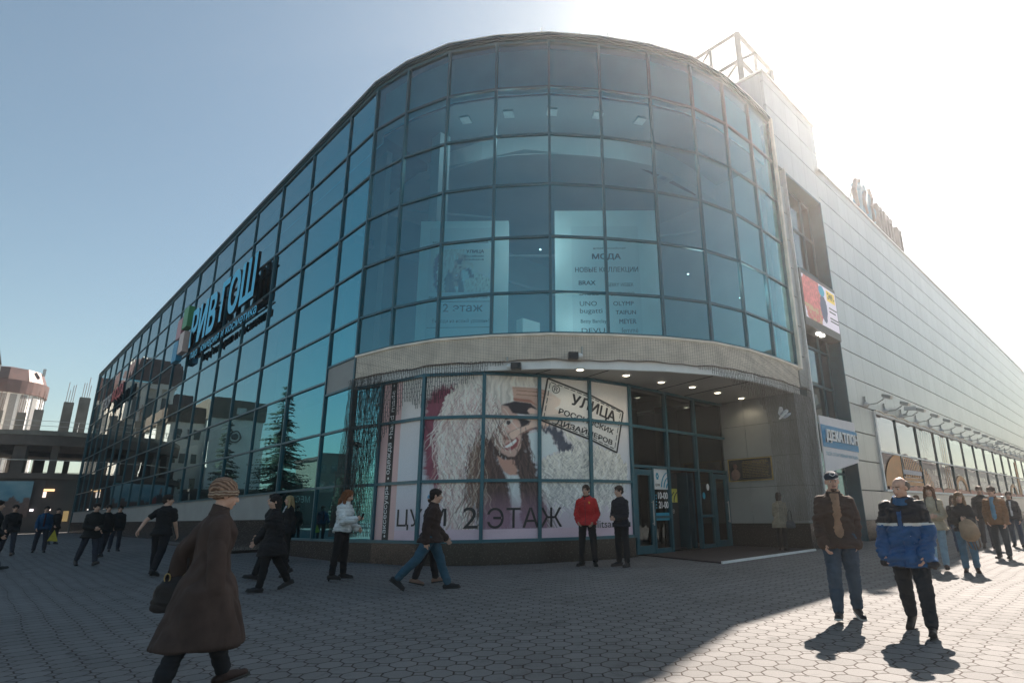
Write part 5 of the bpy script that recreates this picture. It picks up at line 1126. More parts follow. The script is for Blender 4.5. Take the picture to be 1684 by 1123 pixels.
# 1 tall brick block with round white tower and mansard roofs
tb_ = empty('apartment_building', (0, 125, -1), 'tall brick apartment building with brown mansard roof and a white round tower', 'building')
def tvrt(p): return p
mb = MB(); mb.box(-6.5, 0.3, 112, 127, -1.2, 21.0); mb.box(-10.0, -6.5, 114, 140, -1.2, 16.0); mb.build('wall', M['brick'], tb_)
mb = MB()
for x in (-6.6, -4.4, -2.2, -0.3): mb.box(x, x + 0.6, 111.6, 112.0, -1.2, 21.2)
mb.box(-6.8, 0.4, 111.5, 112.1, 20.6, 21.4); mb.box(-10.2, -6.5, 113.6, 114.1, 15.7, 16.3); mb.build('pilaster', M['plaster'], tb_)
mb = MB()
def mans(x0, x1, y0, y1, z0, z1, i):
    mb.add([(x0, y0, z0), (x1, y0, z0), (x1, y1, z0), (x0, y1, z0), (x0 + i, y0 + i, z1), (x1 - i, y0 + i, z1), (x1 - i, y1 - i, z1), (x0 + i, y1 - i, z1)], [(0, 3, 2, 1), (4, 5, 6, 7), (0, 1, 5, 4), (1, 2, 6, 5), (2, 3, 7, 6), (3, 0, 4, 7)])
mans(-6.9, 0.4, 111.4, 127, 21.4, 25.5, 1.0); mans(-10.3, -6.6, 113.5, 140, 16.3, 20.5, 0.9); mb.build('roof', M['mansard'], tb_)
mb = MB(); mb.box(-3, -1.8, 116, 117, 25.4, 26.6); mb.box(-1.2, -0.6, 118, 119, 25.4, 26.3); mb.build('chimney', M['plaster'], tb_)
for i, x in enumerate((-5.2, -3.0, -1.0)):
    for z in (2.0, 6.5, 11.0, 15.5): mb = MB(); mb.box(x - 0.6, x + 0.6, 111.9, 112.3, z, z + 3.6); mb.build('window', M['window_dark'], tb_)
for z in (1, 4, 7, 10, 13): mb = MB(); mb.box(-8.9, -7.6, 113.9, 114.3, z, z + 1.7); mb.build('window', M['window_dark'], tb_)
TC = (1.6, 133.0); TR = 5.1
mb = MB(); mb.prism([(TC[0] + TR * math.cos(2 * PI * k / 40), TC[1] + TR * math.sin(2 * PI * k / 40)) for k in range(40)], -1.2, 20.3); mb.build('tower_wall', M['white_paint'], tb_)
mb = MB(); ring(mb, TR - 0.5, TR + 0.35, 20.3, 22.4, 40, TC); mb.build('tower_band', M['mansard'], tb_)
mb = MB(); mb.loft([[(TC[0] + r * math.cos(2 * PI * k / 12), TC[1] + r * math.sin(2 * PI * k / 12), z) for k in range(12)] for r, z in ((TR + 0.1, 22.4), (TR - 0.7, 24.5), (0.6, 25.3))]); mb.build('tower_roof', M['mansard'], tb_)
mb = MB()
for a in (-2.2, -1.95, -1.62, -1.36, -1.1, -0.75, -0.4): 
    p = (TC[0] + TR * math.cos(a), TC[1] + TR * math.sin(a)); mb.obox((p[0], p[1], 9.5), (math.cos(a), math.sin(a), 0), (-math.sin(a), math.cos(a), 0), (0, 0, 1), 0.08, 0.42, 10.6)
mb.build('tower_window_strip', simple('grey_strip', (0.22, 0.22, 0.22), 0.5), tb_)
mb = MB(); mb.box(5.6, 6.0, 130, 130.4, 23.9, 25.1); mb.build('chimney', M['steel'], tb_)
# 2 pale building with round emblem
b2 = empty('office_building', (-8, 84, -1), 'pale building with a round emblem and brown top storey', 'building')
mb = MB(); mb.box(-11.5, -5.3, 84, 98, -1.2, 12.5); mb.box(-5.3, -1.2, 86, 100, -1.2, 12.0); mb.build('wall', M['plaster'], b2)
mb = MB(); mb.box(-11.7, -5.1, 83.8, 98, 12.5, 15.2); mb.box(-5.2, -0.9, 85.7, 100, 12.0, 14.0); mb.build('roof_storey', M['brick_dark'], b2)
mb = MB(); mb.box(-8.8, -7.6, 83.6, 83.8, 13.4, 14.2); mb.build('vent', M['steel'], b2)
mb = MB(); ring(mb, 0.62, 0.78, -0.02, 0.02, 24, (0, 0)); mb.ell((0, 0, 0), (0.4, 0.4, 0.05))
vs_ = [(-8.4 + v[0], 83.9 - v[2], 10.2 + v[1]) for v in mb.v]; mb.v = vs_; mb.build('emblem', M['window_dark'], b2)
wingrid('window', b2, -5.0, -1.5, 86, 0, 12, 3, 4, 0.6, 1.2)
# 3 dark office with lit top behind the trees
b3 = empty('office_building', (-28, 100, -1), 'small dark office block mirrored low between tree and netting', 'building')
mb = MB(); mb.box(-31, -26, 100, 112, -1.2, 10.2); mb.build('wall', M['brick_dark'], b3); wingrid('window', b3, -31, -26, 100, 1, 9.5, 3, 3, 1.1, 1.6)
mb = MB(); mb.box(-31.3, -25.7, 99.7, 112, 10.2, 10.7); mb.build('roof', M['mansard'], b3)
b4 = empty('apartment_building', (-40, 60, -1), 'sunlit cream apartment block standing far left behind the spruces', 'building')
mb = MB(); mb.box(-52, -38, 52, 75, -1.2, 9.5); mb.build('wall', M['plaster'], b4); wingrid('window', b4, 53, 74, -38, 0, 9, 7, 3, 1.3, 1.5, '+x')
mb = MB(); mb.box(-52.3, -37.7, 51.7, 75.3, 9.5, 10.1); mb.build('roof', M['mansard'], b4)
# low dark shop row mirrored along the bottom of the glass
sr = empty('shop_row', (-3, 74, -1), 'low dark row of shops with a faint sign mirrored near the ground', 'building')
mb = MB(); mb.box(-24, -2.2, 76, 80, -1.2, 3.1); mb.build('wall', simple('dark_shopfront', (0.03, 0.03, 0.033), 0.4, 0, 0.3, 0.5), sr)
mb = MB(); mb.box(-24.2, -2.0, 75.6, 80.2, 3.1, 3.4); mb.build('roof', M['concrete_dark'], sr)
me = text_fit('МЕСТО ВСТРЕЧ', 7.5, 0.8, 0.0); place_planar(me, (-15.5, 75.9, 1.9), (1, 0, 0), (0, 0, 1), (0, -1, 0)); link_mesh('lettering', me, M['steel'], sr)
# 4 long block across the street (mirrored in the shop window)
b5 = empty('street_block', (200, -34, -1), 'long five-storey block across the street mirrored in the shop window', 'building')
mb = MB(); mb.box(70, 420, -46, -33, -1.2, 13.2); mb.build('wall', simple('ochre_plaster', (0.24, 0.21, 0.17), 0.85, 0, 0.15, 0.15), b5)
mb = MB(); mb.box(69, 421, -47, -32.4, 13.2, 13.7); mb.build('roof', M['mansard'], b5)
random.seed(5)
for k in range(18): x = 95 + k * 17 + random.uniform(-4, 4); mb = MB(); mb.box(x, x + random.uniform(2, 4), -36, -34.6, 13.6, 13.6 + random.uniform(1.6, 2.8)); mb.build('chimney', M['brick_dark'], b5)
mb = MB()
for i in range(90):
    for j in range(4): x = 72 + i * 3.85; z = 0.6 + 3.1 * j; mb.box(x, x + 1.5, -33.1, -32.94, z, z + 1.7)
tag(mb.build('window', M['window_dark'], b5), kind='stuff')
b6 = empty('street_block', (79, -22, -1), 'nearer grey block across the street mirrored in the tall recess glass', 'building')
mb = MB(); mb.box(60, 98, -30, -16, -1.2, 17.4); mb.build('wall', M['brick_dark'], b6); mb = MB(); mb.box(59.5, 98.5, -30.5, -15.5, 17.4, 18.1); mb.build('roof', M['mansard'], b6); wingrid('window', b6, 60, 98, -16, 0, 17, 10, 5, 1.8, 2.2, '+y')

# ---------------------------------------------------------------- trees
leaf = simple('spruce_needles', (0.028, 0.05, 0.028), 0.75, 0, 0.4, 3)
bark = simple('bark', (0.08, 0.06, 0.045), 0.9, 0, 0.3, 6)
def spruce(x, y, h, r, label, seed, tiers=30):
    random.seed(seed); z0 = gz(x, y); t = empty('spruce_tree', (x, y, z0), label, 'spruce tree', 'spruces on the square')
    mb = MB(); mb.tube([(x, y, z0), (x, y, z0 + h * 0.5), (x + 0.05, y, z0 + h)], 0.22, 8, 0.02); mb.build('trunk', bark, t)
    mb = MB()
    for k in range(tiers):
        u = k / (tiers - 1); z = z0 + 0.7 + (h - 0.9) * u; rr = r * (1 - u) ** 0.85 * random.uniform(0.8, 1.12) + 0.12; nb = max(5, int(20 * (1 - u) + 6))
        for b in range(nb):
            a = random.uniform(0, 2 * PI); L = rr * random.uniform(0.7, 1.12); ca, sa = math.cos(a), math.sin(a); m = max(2, int(L / 0.28)); dr = random.uniform(0.25, 0.42)
            zz = z + random.uniform(-.2, .2)
            for i in range(m):
                f = (i + 0.5) / m; d0 = L * f; px_, py_ = x + ca * d0, y + sa * d0; pz = zz - L * dr * f + L * 0.16 * f * f; wd = 0.34 * (1.15 - f)
                for sgn in (-1, 1, 0):
                    an = a + sgn * random.uniform(0.6, 1.1); l2 = wd * random.uniform(0.8, 1.5) + 0.1; ex, ey = px_ + math.cos(an) * l2, py_ + math.sin(an) * l2; ez = pz - random.uniform(0.02, 0.28) * l2 * 2
                    nx_, ny_ = -math.sin(an) * 0.07, math.cos(an) * 0.07
                    mb.add([(px_ - nx_, py_ - ny_, pz), (px_ + nx_, py_ + ny_, pz), (ex + nx_ * 0.5, ey + ny_ * .5, ez), (ex - nx_ * 0.5, ey - ny_ * .5, ez - 0.05)], [(0, 1, 2, 3)])
    for k in range(5): mb.tube([(x, y, z0 + h - 0.4 + k * 0.08), (x + 0.3 * math.cos(k * 2.4), y + 0.3 * math.sin(k * 2.4), z0 + h - 0.3 + k * 0.08)], 0.02, 3)
    mb.build('crown', leaf, t)
spruce(-4.7, 57.5, 13.4, 3.7, 'large dark spruce, the biggest one mirrored in the glass facade', 1)
spruce(-3.6, 70.0, 11.2, 2.2, 'slim young spruce mirrored in front of the pale emblem building', 2, 20)
spruce(-7.6, 50.0, 4.6, 1.4, 'small spruce mirrored beside the foot of the large spruce', 3, 14)
spruce(-13.0, 62.0, 5.6, 1.6, 'short spruce mirrored low near the dark office block', 4, 14)
def bare(x, y, h, label, seed):
    random.seed(seed); z0 = gz(x, y); t = empty('bare_tree', (x, y, z0), label, 'bare tree', 'leafless trees on the square'); mb = MB()
    mb.tube([(x, y, z0), (x + 0.1, y, z0 + h * 0.35)], 0.12, 6, 0.08); mb.build('trunk', bark, t); mb = MB()
    def br(p, d_, L, r_, k):
        q = p + d_ * L; mb.tube([p, (p + q) / 2 + Vector((random.uniform(-.1, .1), random.uniform(-.1, .1), 0.05)) * L * .3, q], r_, 4, r_ * 0.6, caps=False)
        if k:
            for _ in range(3): br(q, (d_ + Vector((random.uniform(-.7, .7), random.uniform(-.7, .7), random.uniform(-.1, .5)))).normalized(), L * 0.72, r_ * 0.6, k - 1)
    br(Vector((x + 0.1, y, z0 + h * 0.33)), Vector((0, 0, 1)), h * 0.22, 0.08, 5); mb.build('crown', bark, t)
bare(-11.0, 55.0, 5.5, 'leafless tree mirrored right of the large spruce', 8); bare(-16.0, 66.0, 6.5, 'leafless tree mirrored in front of the small office block', 9)
bare(-20, 40, 7, 'leafless tree behind the viewer mirrored in the lower glass', 10)
# ---------------------------------------------------------------- pigeon
def bird():
    d_ = np.array(Mw @ np.array([1287 - 937.6, 683 - 587.2, 951.998])); d_ = d_ / np.linalg.norm(d_[:2]) * 14.0; c = Vector(tuple(d_))
    t = empty('pigeon', c, 'pale pigeon flying in front of the netted pier right of the entrance', 'bird')
    fw = Vector((-0.5, 0.25, -0.5)).normalized(); up = Vector((0.1, -0.5, 0.6)); sd_ = fw.cross(up).normalized(); up = sd_.cross(fw).normalized(); R = Matrix((fw, sd_, up)).transposed()
    mb = MB(); mb.ell(c, (0.11, 0.04, 0.04), R); mb.ell(c + fw * 0.115 + up * 0.02, (0.032, 0.024, 0.024), R); mb.cap(c - fw * 0.08, c - fw * 0.19, 0.028, 0.018, sd_, 2.0); mb.cap(c + fw * 0.13 + up * .02, c + fw * 0.16 + up * .015, 0.01, 0.004)
    b = mb.build('body', simple('pigeon_grey', (0.50, 0.48, 0.45), 0.7, 0, 0.3, 20), t, True)
    for s in (-1, 1):
        mb = MB(); a = c + fw * 0.05 + sd_ * 0.04 * s; tip = c + fw * (-0.02) + sd_ * 0.15 * s + up * 0.19; mid = c + fw * 0.07 + sd_ * 0.10 * s + up * 0.08; bk_ = c - fw * 0.12 + sd_ * 0.06 * s + up * 0.02
        mb.add([a, mid, tip, c - fw * 0.12 + sd_ * 0.11 * s + up * 0.10, bk_] + [p - up * 0.008 + fw * .002 for p in (a, mid, tip, c - fw * 0.12 + sd_ * 0.11 * s + up * 0.10, bk_)], [(0, 1, 2, 3, 4), (9, 8, 7, 6, 5)] + [(i, (i + 1) % 5, 5 + (i + 1) % 5, 5 + i) for i in range(5)])
        mb.build('wing', simple('wing_grey', (0.42, 0.42, 0.42), 0.7, 0, 0.3, 20), t)
bird()
# ---------------------------------------------------------------- bench and bicycles by the long window
x, y = 24.2, 6.9; z0 = gz(x, y); t = empty('street_bench', (x, y, z0), 'dark slatted bench by the shop window behind the walking girls', 'bench')
mb = MB(); 
for k in range(4): mb.box(x - 1.2, x + 1.2, y - 0.24 + k * 0.13, y - 0.14 + k * 0.13, z0 + 0.42, z0 + 0.46)
mb.build('seat', simple('dark_wood', (0.05, 0.03, 0.02), 0.6, 0, 0.3, 6), t)
mb = MB()
for k in range(3): mb.box(x - 1.2, x + 1.2, y + 0.30, y + 0.33, z0 + 0.52 + 0.13 * k, z0 + 0.61 + 0.13 * k)
mb.build('backrest', simple('dark_wood_back', (0.05, 0.03, 0.02), 0.6, 0, 0.3, 6), t)
for dx in (-1.0, 1.0): mb = MB(); mb.box(x + dx - 0.03, x + dx + 0.03, y - 0.24, y + 0.3, z0, z0 + 0.42); mb.box(x + dx - 0.03, x + dx + 0.03, y + 0.27, y + 0.31, z0 + 0.42, z0 + 0.9); mb.build('leg', M['black'], t)
def bicycle(x, y, a, label):
    z0 = gz(x, y); t = empty('bicycle', (x, y, z0), label, 'bicycle', 'bicycles parked by the shop window'); c, s = math.cos(a), math.sin(a)
    P = lambda u, z, v=0.0: (x + c * u - s * v, y + s * u + c * v, z0 + z)
    for u in (-0.52, 0.52):
        mb = MB(); mb.tube([P(u + 0.33 * math.cos(k * PI / 12), 0.345 + 0.33 * math.sin(k * PI / 12)) for k in range(25)], 0.022, 6, caps=False); w_ = mb.build('wheel', M['black'], t)
        mb = MB()
        for k in range(10): mb.tube([P(u, 0.345), P(u + 0.32 * math.cos(k * PI / 5), 0.345 + 0.32 * math.sin(k * PI / 5))], 0.003, 3)
        mb.build('spokes', M['steel'], w_)
    mb = MB(); B_, Sx, Hd = P(-0.08, 0.32), P(-0.22, 0.82), P(0.36, 0.85)
    for a_, b_ in ((B_, Sx), (Sx, Hd), (B_, P(0.38, 0.75)), (B_, P(-0.52, 0.345)), (Sx, P(-0.52, 0.345)), (Hd, P(0.52, 0.345)), (Hd, P(0.33, 0.98))): mb.tube([a_, b_], 0.017, 6)
    mb.build('frame', M['black'], t); mb = MB(); mb.tube([P(0.28, 1.0, -0.28), P(0.34, 0.99, 0), P(0.28, 1.0, 0.28)], 0.014, 6); mb.build('handlebar', M['steel'], t)
    mb = MB(); mb.cap(P(-0.34, 0.93), P(-0.12, 0.92), 0.07, 0.03, (s, -c, 0), 1.0); mb.build('saddle', M['black'], t)
bicycle(23.4, 6.0, 0.3, 'black bicycle parked behind the girl with the backpack'); bicycle(26.6, 6.3, -0.2, 'second dark bicycle parked behind the man in the brown jacket')
mb = MB(); mb.box(22.3, 28.5, 6.55, 6.75, gz(25, 6.6) - 0.1, gz(25, 6.6) + 0.12); mb.build('kerb', M['concrete']).__setitem__('kind', 'structure')
# ---------------------------------------------------------------- people
DG = bpy.context.evaluated_depsgraph_get
def fuse(mb, voxel, smooth=2, fold=0.0, fs=9.0, seed=0, zf=1.0):
    """one continuous surface from overlapping shapes, optionally with cloth folds"""
    me = mb.mesh('raw'); o = bpy.data.objects.new('raw', me); COL.objects.link(o)
    r = o.modifiers.new('r', 'REMESH'); r.mode = 'VOXEL'; r.voxel_size = voxel; r.adaptivity = 0
    if smooth: s_ = o.modifiers.new('s', 'SMOOTH'); s_.iterations = smooth; s_.factor = 0.5
    out = bpy.data.meshes.new_from_object(o.evaluated_get(DG())); bpy.data.objects.remove(o); bpy.data.meshes.remove(me)
    n = len(out.vertices)
    if fold and n:
        co = np.empty(n * 3, np.float64); out.vertices.foreach_get('co', co); co = co.reshape(-1, 3); nr = np.empty(n * 3, np.float32); out.vertices.foreach_get('normal', nr); nr = nr.reshape(-1, 3)
        a = co[:, 0] * fs + co[:, 1] * fs * 0.8 + seed; b = co[:, 2] * fs * 1.3 * zf + co[:, 0] * 4
        d_ = fbm(np.stack([a, b], 1), 3) - 0.5; e_ = 0.5 - np.abs(fbm(np.stack([co[:, 1] * fs * 1.0 + seed * 2, co[:, 2] * fs * 1.9 * zf + co[:, 0] * 5 + co[:, 1] * 3], 1), 2) - 0.5) * 5; e_ = np.clip(e_, -0.6, 0.5)
        co += nr * (fold * (1.3 * d_ - 0.55 * e_ + 0.45))[:, None]; out.vertices.foreach_set('co', co.ravel()); out.update()
    out.polygons.foreach_set('use_smooth', [True] * len(out.polygons))
    return out

_mc = {}
def cloth(col, rough=0.85, nm='cloth', sheen=0.0, bump=0.25, bs=160):
    k = (col, rough, nm)
    if k not in _mc: _mc[k] = simple(nm, col, rough, 0, 0.22, 7, bump, bs, spec=0.25)
    return _mc[k]
SKIN = simple('skin', (0.52, 0.31, 0.225), 0.5, 0, 0.12, 22, 0.05, 200)
def rotz(a): return Matrix.Rotation(a, 3, 'Z')
def roty(a): return Matrix.Rotation(a, 3, 'Y')

def person(label, x, y, H, phi, legs, arms, top=None, trousers=(0.03, 0.035, 0.05), shoes=(0.02, 0.02, 0.022), sole=(0.03, 0.03, 0.03), hair=('short', (0.03, 0.02, 0.015)), lean=0.05, head=(0, 0), fem=False,
           vox=0.010, extra=None, yaw_feet=0.12, group='people walking and standing in front of the shopping centre', heel=False, leg_skin=False, twist=0.0, tilt=0.0, beard=None, legw=1.0):
    rad = math.radians; k = H / 1.75; z0 = gz(x, y); base = math.atan2(-y, -x); hd = rotz(base + rad(phi))
    O = Vector((x, y, z0))
    hipw = 0.088 * k; TH, SH = 0.43 * k, 0.43 * k; L_ = {}
    J = {}
    for s, (f, ab, kn, fp) in zip((1, -1), legs):      # left (+y) then right
        f, ab, kn = rad(f), rad(ab), rad(kn); h = Vector((0, s * hipw, 0))
        kn_ = h + Vector((math.sin(f), s * math.sin(ab), -math.cos(f))).normalized() * TH
        an = kn_ + Vector((math.sin(f - kn), s * math.sin(ab) * 0.5, -math.cos(f - kn))).normalized() * SH
        fa = rad(fp); fd = rotz(s * yaw_feet) @ Vector((math.cos(fa), 0, math.sin(fa)))
        up_ = Vector((-math.sin(fa), 0, math.cos(fa)))
        heelp = an - fd * 0.055 * k - up_ * 0.055 * k; toe = an + fd * 0.17 * k - up_ * 0.065 * k
        J[s] = (h, kn_, an, heelp, toe, fd, up_)
    low = min(min(J[s][3].z, J[s][4].z) for s in (1, -1)) - 0.028 * k - (0.04 if heel else 0)
    hipz = -low; P = Vector((0, 0, hipz)); 
    sway = Matrix.Rotation(rad(tilt), 3, 'X') @ roty(lean); tw = rotz(rad(twist))
    def T(v): return O + hd @ (Vector(v) + P)                  # pelvis space -> world
    def U(v): return T(tw @ (sway @ Vector(v)))                # upper body
    sw = (0.142 if fem else 0.160) * k
    hz = 0.642 * k; HR = tw @ sway @ rotz(rad(head[0])) @ roty(rad(head[1]) - lean * 0.6)
    hc = tw @ (sway @ Vector((0.015 * k, 0, hz + 0.03 * k)))
    hc = hc + Vector((math.sin(rad(max(0, head[1]))) * 0.05 * k, 0, 0))
    def Hh(v): return T(hc + HR @ (Vector(v) * k))
    HRw = hd @ HR
    A = {}
    for s, (f, ab, el, inw) in zip((1, -1), arms):
        f, ab, el, inw = rad(f), rad(ab), rad(el), rad(inw); sh = Vector((0, s * sw, 0.428 * k))
        ua = Vector((math.sin(f), s * math.sin(ab), -math.cos(f))).normalized(); e_ = sh + ua * 0.29 * k
        fa_ = Vector((math.sin(f + el) * math.cos(inw), -s * math.sin(inw) + s * math.sin(ab) * 0.3, -math.cos(f + el))).normalized(); wr = e_ + fa_ * 0.25 * k
        A[s] = (sh, ua, e_, fa_, wr)
    up3 = hd @ tw @ sway
    # torso rings: (height, half width, half depth, forward shift)
    if fem: TR_ = [(-0.10, .105, .080, 0), (-0.03, .165, .108, -.005), (.03, .160, .105, -.005), (.10, .130, .092, 0), (.17, .115, .084, .0), (.27, .130, .10, .012), (.36, .138, .108, .014), (.42, .138, .094, 0), (.465, .122, .076, -.005), (.50, .092, .062, -.005), (.53, .062, .055, -.005), (.58, .048, .05, 0)]
    else: TR_ = [(-0.10, .10, .085, 0), (-0.03, .158, .105, 0), (.03, .158, .105, 0), (.10, .148, .100, .0), (.18, .148, .098, .003), (.27, .162, .108, .006), (.36, .168, .114, .004), (.42, .166, .102, 0), (.465, .148, .085, -.004), (.50, .110, .070, -.006), (.535, .070, .060, -.008), (.58, .056, .056, 0)]
    def torso(mb, grow=0.0, z0_=None, z1_=None, rings=None, fgrow=0.0, n=22, w=1.0):
        R_ = []
        for (z, a, b, fx) in (rings or TR_):
            if z0_ is not None and z < z0_ - 1e-6: continue
            if z1_ is not None and z > z1_ + 1e-6: continue
            fn = U if z > -0.02 else (lambda v, U=U, T=T: (U(v) + T(v)) / 2)
            gr = grow * (1 - 0.75 * min(1, max(0, (z - 0.38) / 0.14)))
            R_.append([fn(((fx + (b + gr + fgrow) * math.cos(t_)) * k, (a + gr) * w * math.sin(t_) * k, z * k)) for t_ in [2 * PI * i / n for i in range(n)]])
        mb.loft(R_)
    def arm(mb, s, r=(0.050, 0.042, 0.029), g=0.0, end=1.0):
        sh, ua, e_, fa_, wr = A[s]; w_ = e_ + (wr - e_) * end
        mb.cap(U(sh), U(e_), (r[0] + g) * k, (r[1] + g) * k); mb.cap(U(e_), U(w_), (r[1] + g) * k, (r[2] + g) * k)
    def leg(mb, s, r=(0.078, 0.050, 0.036), g=0.0, end=1.0, gh=0.0):
        h, kn_, an, hl, toe, fd, u_ = J[s]; w_ = kn_ + (an - kn_) * end
        mb.cap(T(h), T(kn_), (r[0] + g) * k, (r[1] + g) * k); mid = kn_ + (an - kn_) * 0.35 - Vector((0.012, 0, 0)) * k
        mb.cap(T(kn_), T(mid), (r[1] + g) * k, (r[1] * 0.93 + g) * k); mb.cap(T(mid), T(w_), (r[1] * 0.93 + g) * k, (r[2] + g + gh) * k)
    # ---- body
    mb = MB(); torso(mb)
    for s in (1, -1): 
        arm(mb, s); leg(mb, s); sh = A[s][0]; mb.ell(U(sh + Vector((0, -s * 0.02, 0.0)) * k), (0.05 * k, 0.05 * k, 0.05 * k))
        h, kn_, an, hl, toe, fd, u_ = J[s]; mb.cap(T(hl + u_ * 0.02 * k), T(toe), 0.03 * k, 0.026 * k, hd @ Vector((0, 1, 0)), 1.2)
        # hand: palm, four bent fingers of unequal length and a thumb leaving its side
        sh, ua, e_, fa_, wr = A[s]; curl = HANDS.get(label, {}).get(s, 0.5)
        fd_ = fa_; sd_ = Vector((1, 0, 0)) if abs(fa_.x) < 0.75 else Vector((0, 0, 1)); sd_ = (sd_ - fd_ * sd_.dot(fd_)).normalized(); pn = fd_.cross(sd_).normalized()
        if pn.y * s > 0: pn = -pn
        # sd_: thumb side, pn: towards the palm
        pc = wr + fd_ * 0.05 * k; mb.ell(U(pc), (0.048 * k, 0.040 * k, 0.017 * k), up3 @ Matrix((fd_, sd_, pn)).transposed(), 12, 7)
        for i, (off, l1) in enumerate(((0.030, 0.040), (0.010, 0.045), (-0.010, 0.042), (-0.029, 0.034))):
            p0 = wr + fd_ * 0.088 * k + sd_ * off * k; d1 = (fd_ * math.cos(curl) + pn * math.sin(curl)); p1 = p0 + d1 * l1 * k
            d2 = (fd_ * math.cos(curl * 2.1) + pn * math.sin(curl * 2.1)); p2 = p1 + d2 * l1 * 0.75 * k; mb.cap(U(p0 - fd_ * 0.01 * k), U(p1), 0.0098 * k, 0.009 * k, n=8, h=2); mb.cap(U(p1), U(p2), 0.009 * k, 0.0075 * k, n=8, h=2)
        t0 = wr + fd_ * 0.035 * k + sd_ * 0.032 * k; t1 = t0 + (fd_ * 0.7 + sd_ * 0.55 + pn * 0.35).normalized() * 0.036 * k; t2 = t1 + (fd_ * 0.9 + sd_ * 0.1 + pn * 0.45).normalized() * 0.028 * k
        mb.cap(U(t0), U(t1), 0.013 * k, 0.0105 * k, n=8, h=2); mb.cap(U(t1), U(t2), 0.0105 * k, 0.0085 * k, n=8, h=2)
    mb.cap(U((0.0, 0, 0.55 * k)), Hh((-0.012, 0, -0.06)), 0.057 * k, 0.055 * k)
    E = lambda c, r: mb.ell(Hh(c), tuple(v * k for v in r), HRw)
    E((-0.012, 0, 0.030), (0.098, 0.077, 0.090)); E((0.026, 0, -0.035), (0.066, 0.060, 0.078)); E((0.052, 0, -0.088), (0.034, 0.034, 0.026)); E((0.050, 0.030, -0.028), (0.034, 0.028, 0.034)); E((0.050, -0.030, -0.028), (0.034, 0.028, 0.034))
    mb.cap(Hh((0.080, 0, 0.022)), Hh((0.106, 0, -0.022)), 0.010 * k, 0.0165 * k, n=10); mb.cap(Hh((0.072, 0.030, 0.036)), Hh((0.078, -0.030, 0.036)), 0.013 * k, 0.013 * k, n=8)
    mb.cap(Hh((0.084, 0.016, -0.056)), Hh((0.084, -0.016, -0.056)), 0.011 * k, 0.011 * k, n=8)
    for s in (1, -1): mb.ell(Hh((-0.008, s * 0.079, 0.0)), (0.020 * k, 0.009 * k, 0.032 * k), HRw)
    body = link_mesh('person', fuse(mb, min(vox, 0.0078), 1), SKIN, smooth=True); body.location = O; body.data.transform(Matrix.Translation(-O))
    tag(body, label, 'person', group)
    def part(name, mb_, mat, voxel=None, smooth=2, fold=0.0, seed=0, parent=None, fn=None, raw=False, fs=9.0, zf=1.0):
        me = mb_.mesh(name) if raw else fuse(mb_, voxel or vox, smooth, fold, fs, seed + x * 3, zf)
        mats = mat if isinstance(mat, (list, tuple)) else [mat]
        if fn:
            inv = hd.transposed()
            n_ = len(me.polygons); ce = np.empty(n_ * 3); me.polygons.foreach_get('center', ce); ce = (ce.reshape(-1, 3) - np.array(O)) @ np.array(hd)
            o = link_mesh(name, me, mats, parent or body, True); idx = np.array([fn(c[0] / k, c[1] / k, c[2] / k) for c in ce], dtype=np.int32); o.data.polygons.foreach_set('material_index', idx); return o
        return link_mesh(name, me, mats, parent or body, True)
    # eyes, lips, brows
    for s in (1, -1):
        m_ = MB(); m_.ell(Hh((0.0745, s * 0.031, 0.010)), (0.012 * k, 0.015 * k, 0.0085 * k), HRw, 10, 7); e = part('eye', m_, cloth((0.55, 0.52, 0.5), 0.3, 'eye_white'), raw=True)
        m_ = MB(); m_.ell(Hh((0.082, s * 0.031, 0.010)), (0.0055 * k, 0.0078 * k, 0.0078 * k), HRw, 8, 5); part('iris', m_, M['black'], raw=True, parent=e)
        m_ = MB(); m_.cap(Hh((0.088, s * 0.014, 0.034)), Hh((0.073, s * 0.052, 0.036)), 0.0055 * k, 0.004 * k, n=6); part('eyebrow', m_, cloth(tuple(c * 0.7 + 0.01 for c in hair[1]), 0.9, 'brow'), raw=True)
    m_ = MB(); m_.cap(Hh((0.0905, 0.021, -0.057)), Hh((0.096, 0, -0.056)), 0.005 * k, 0.0075 * k, n=6); m_.cap(Hh((0.096, 0, -0.056)), Hh((0.0905, -0.021, -0.057)), 0.0075 * k, 0.005 * k, n=6); part('lips', m_, cloth((0.30, 0.10, 0.09), 0.5, 'lips'), 0.004 if vox < .009 else 0.005, 1)
    if beard:
        m_ = MB(); m_.ell(Hh((0.050, 0, -0.088)), (0.0385 * k, 0.040 * k, 0.028 * k), HRw); m_.cap(Hh((0.096, 0.022, -0.048)), Hh((0.096, -0.022, -0.048)), 0.006 * k, 0.006 * k); part('beard', m_, cloth(beard, 0.9, 'beard'), 0.006, 1)
    # ---- legs and shoes
    if not leg_skin:
        m_ = MB(); torso(m_, 0.014, None, 0.10)
        for s in (1, -1): leg(m_, s, (0.090 * legw, 0.062 * legw, 0.046), 0.010, 0.93, 0.004)
        part('trousers', m_, cloth(trousers, 0.9, 'trouser_cloth'), vox, 3, 0.014 if vox < 0.0095 or H < 1.63 else 0.010, 3, fs=11)
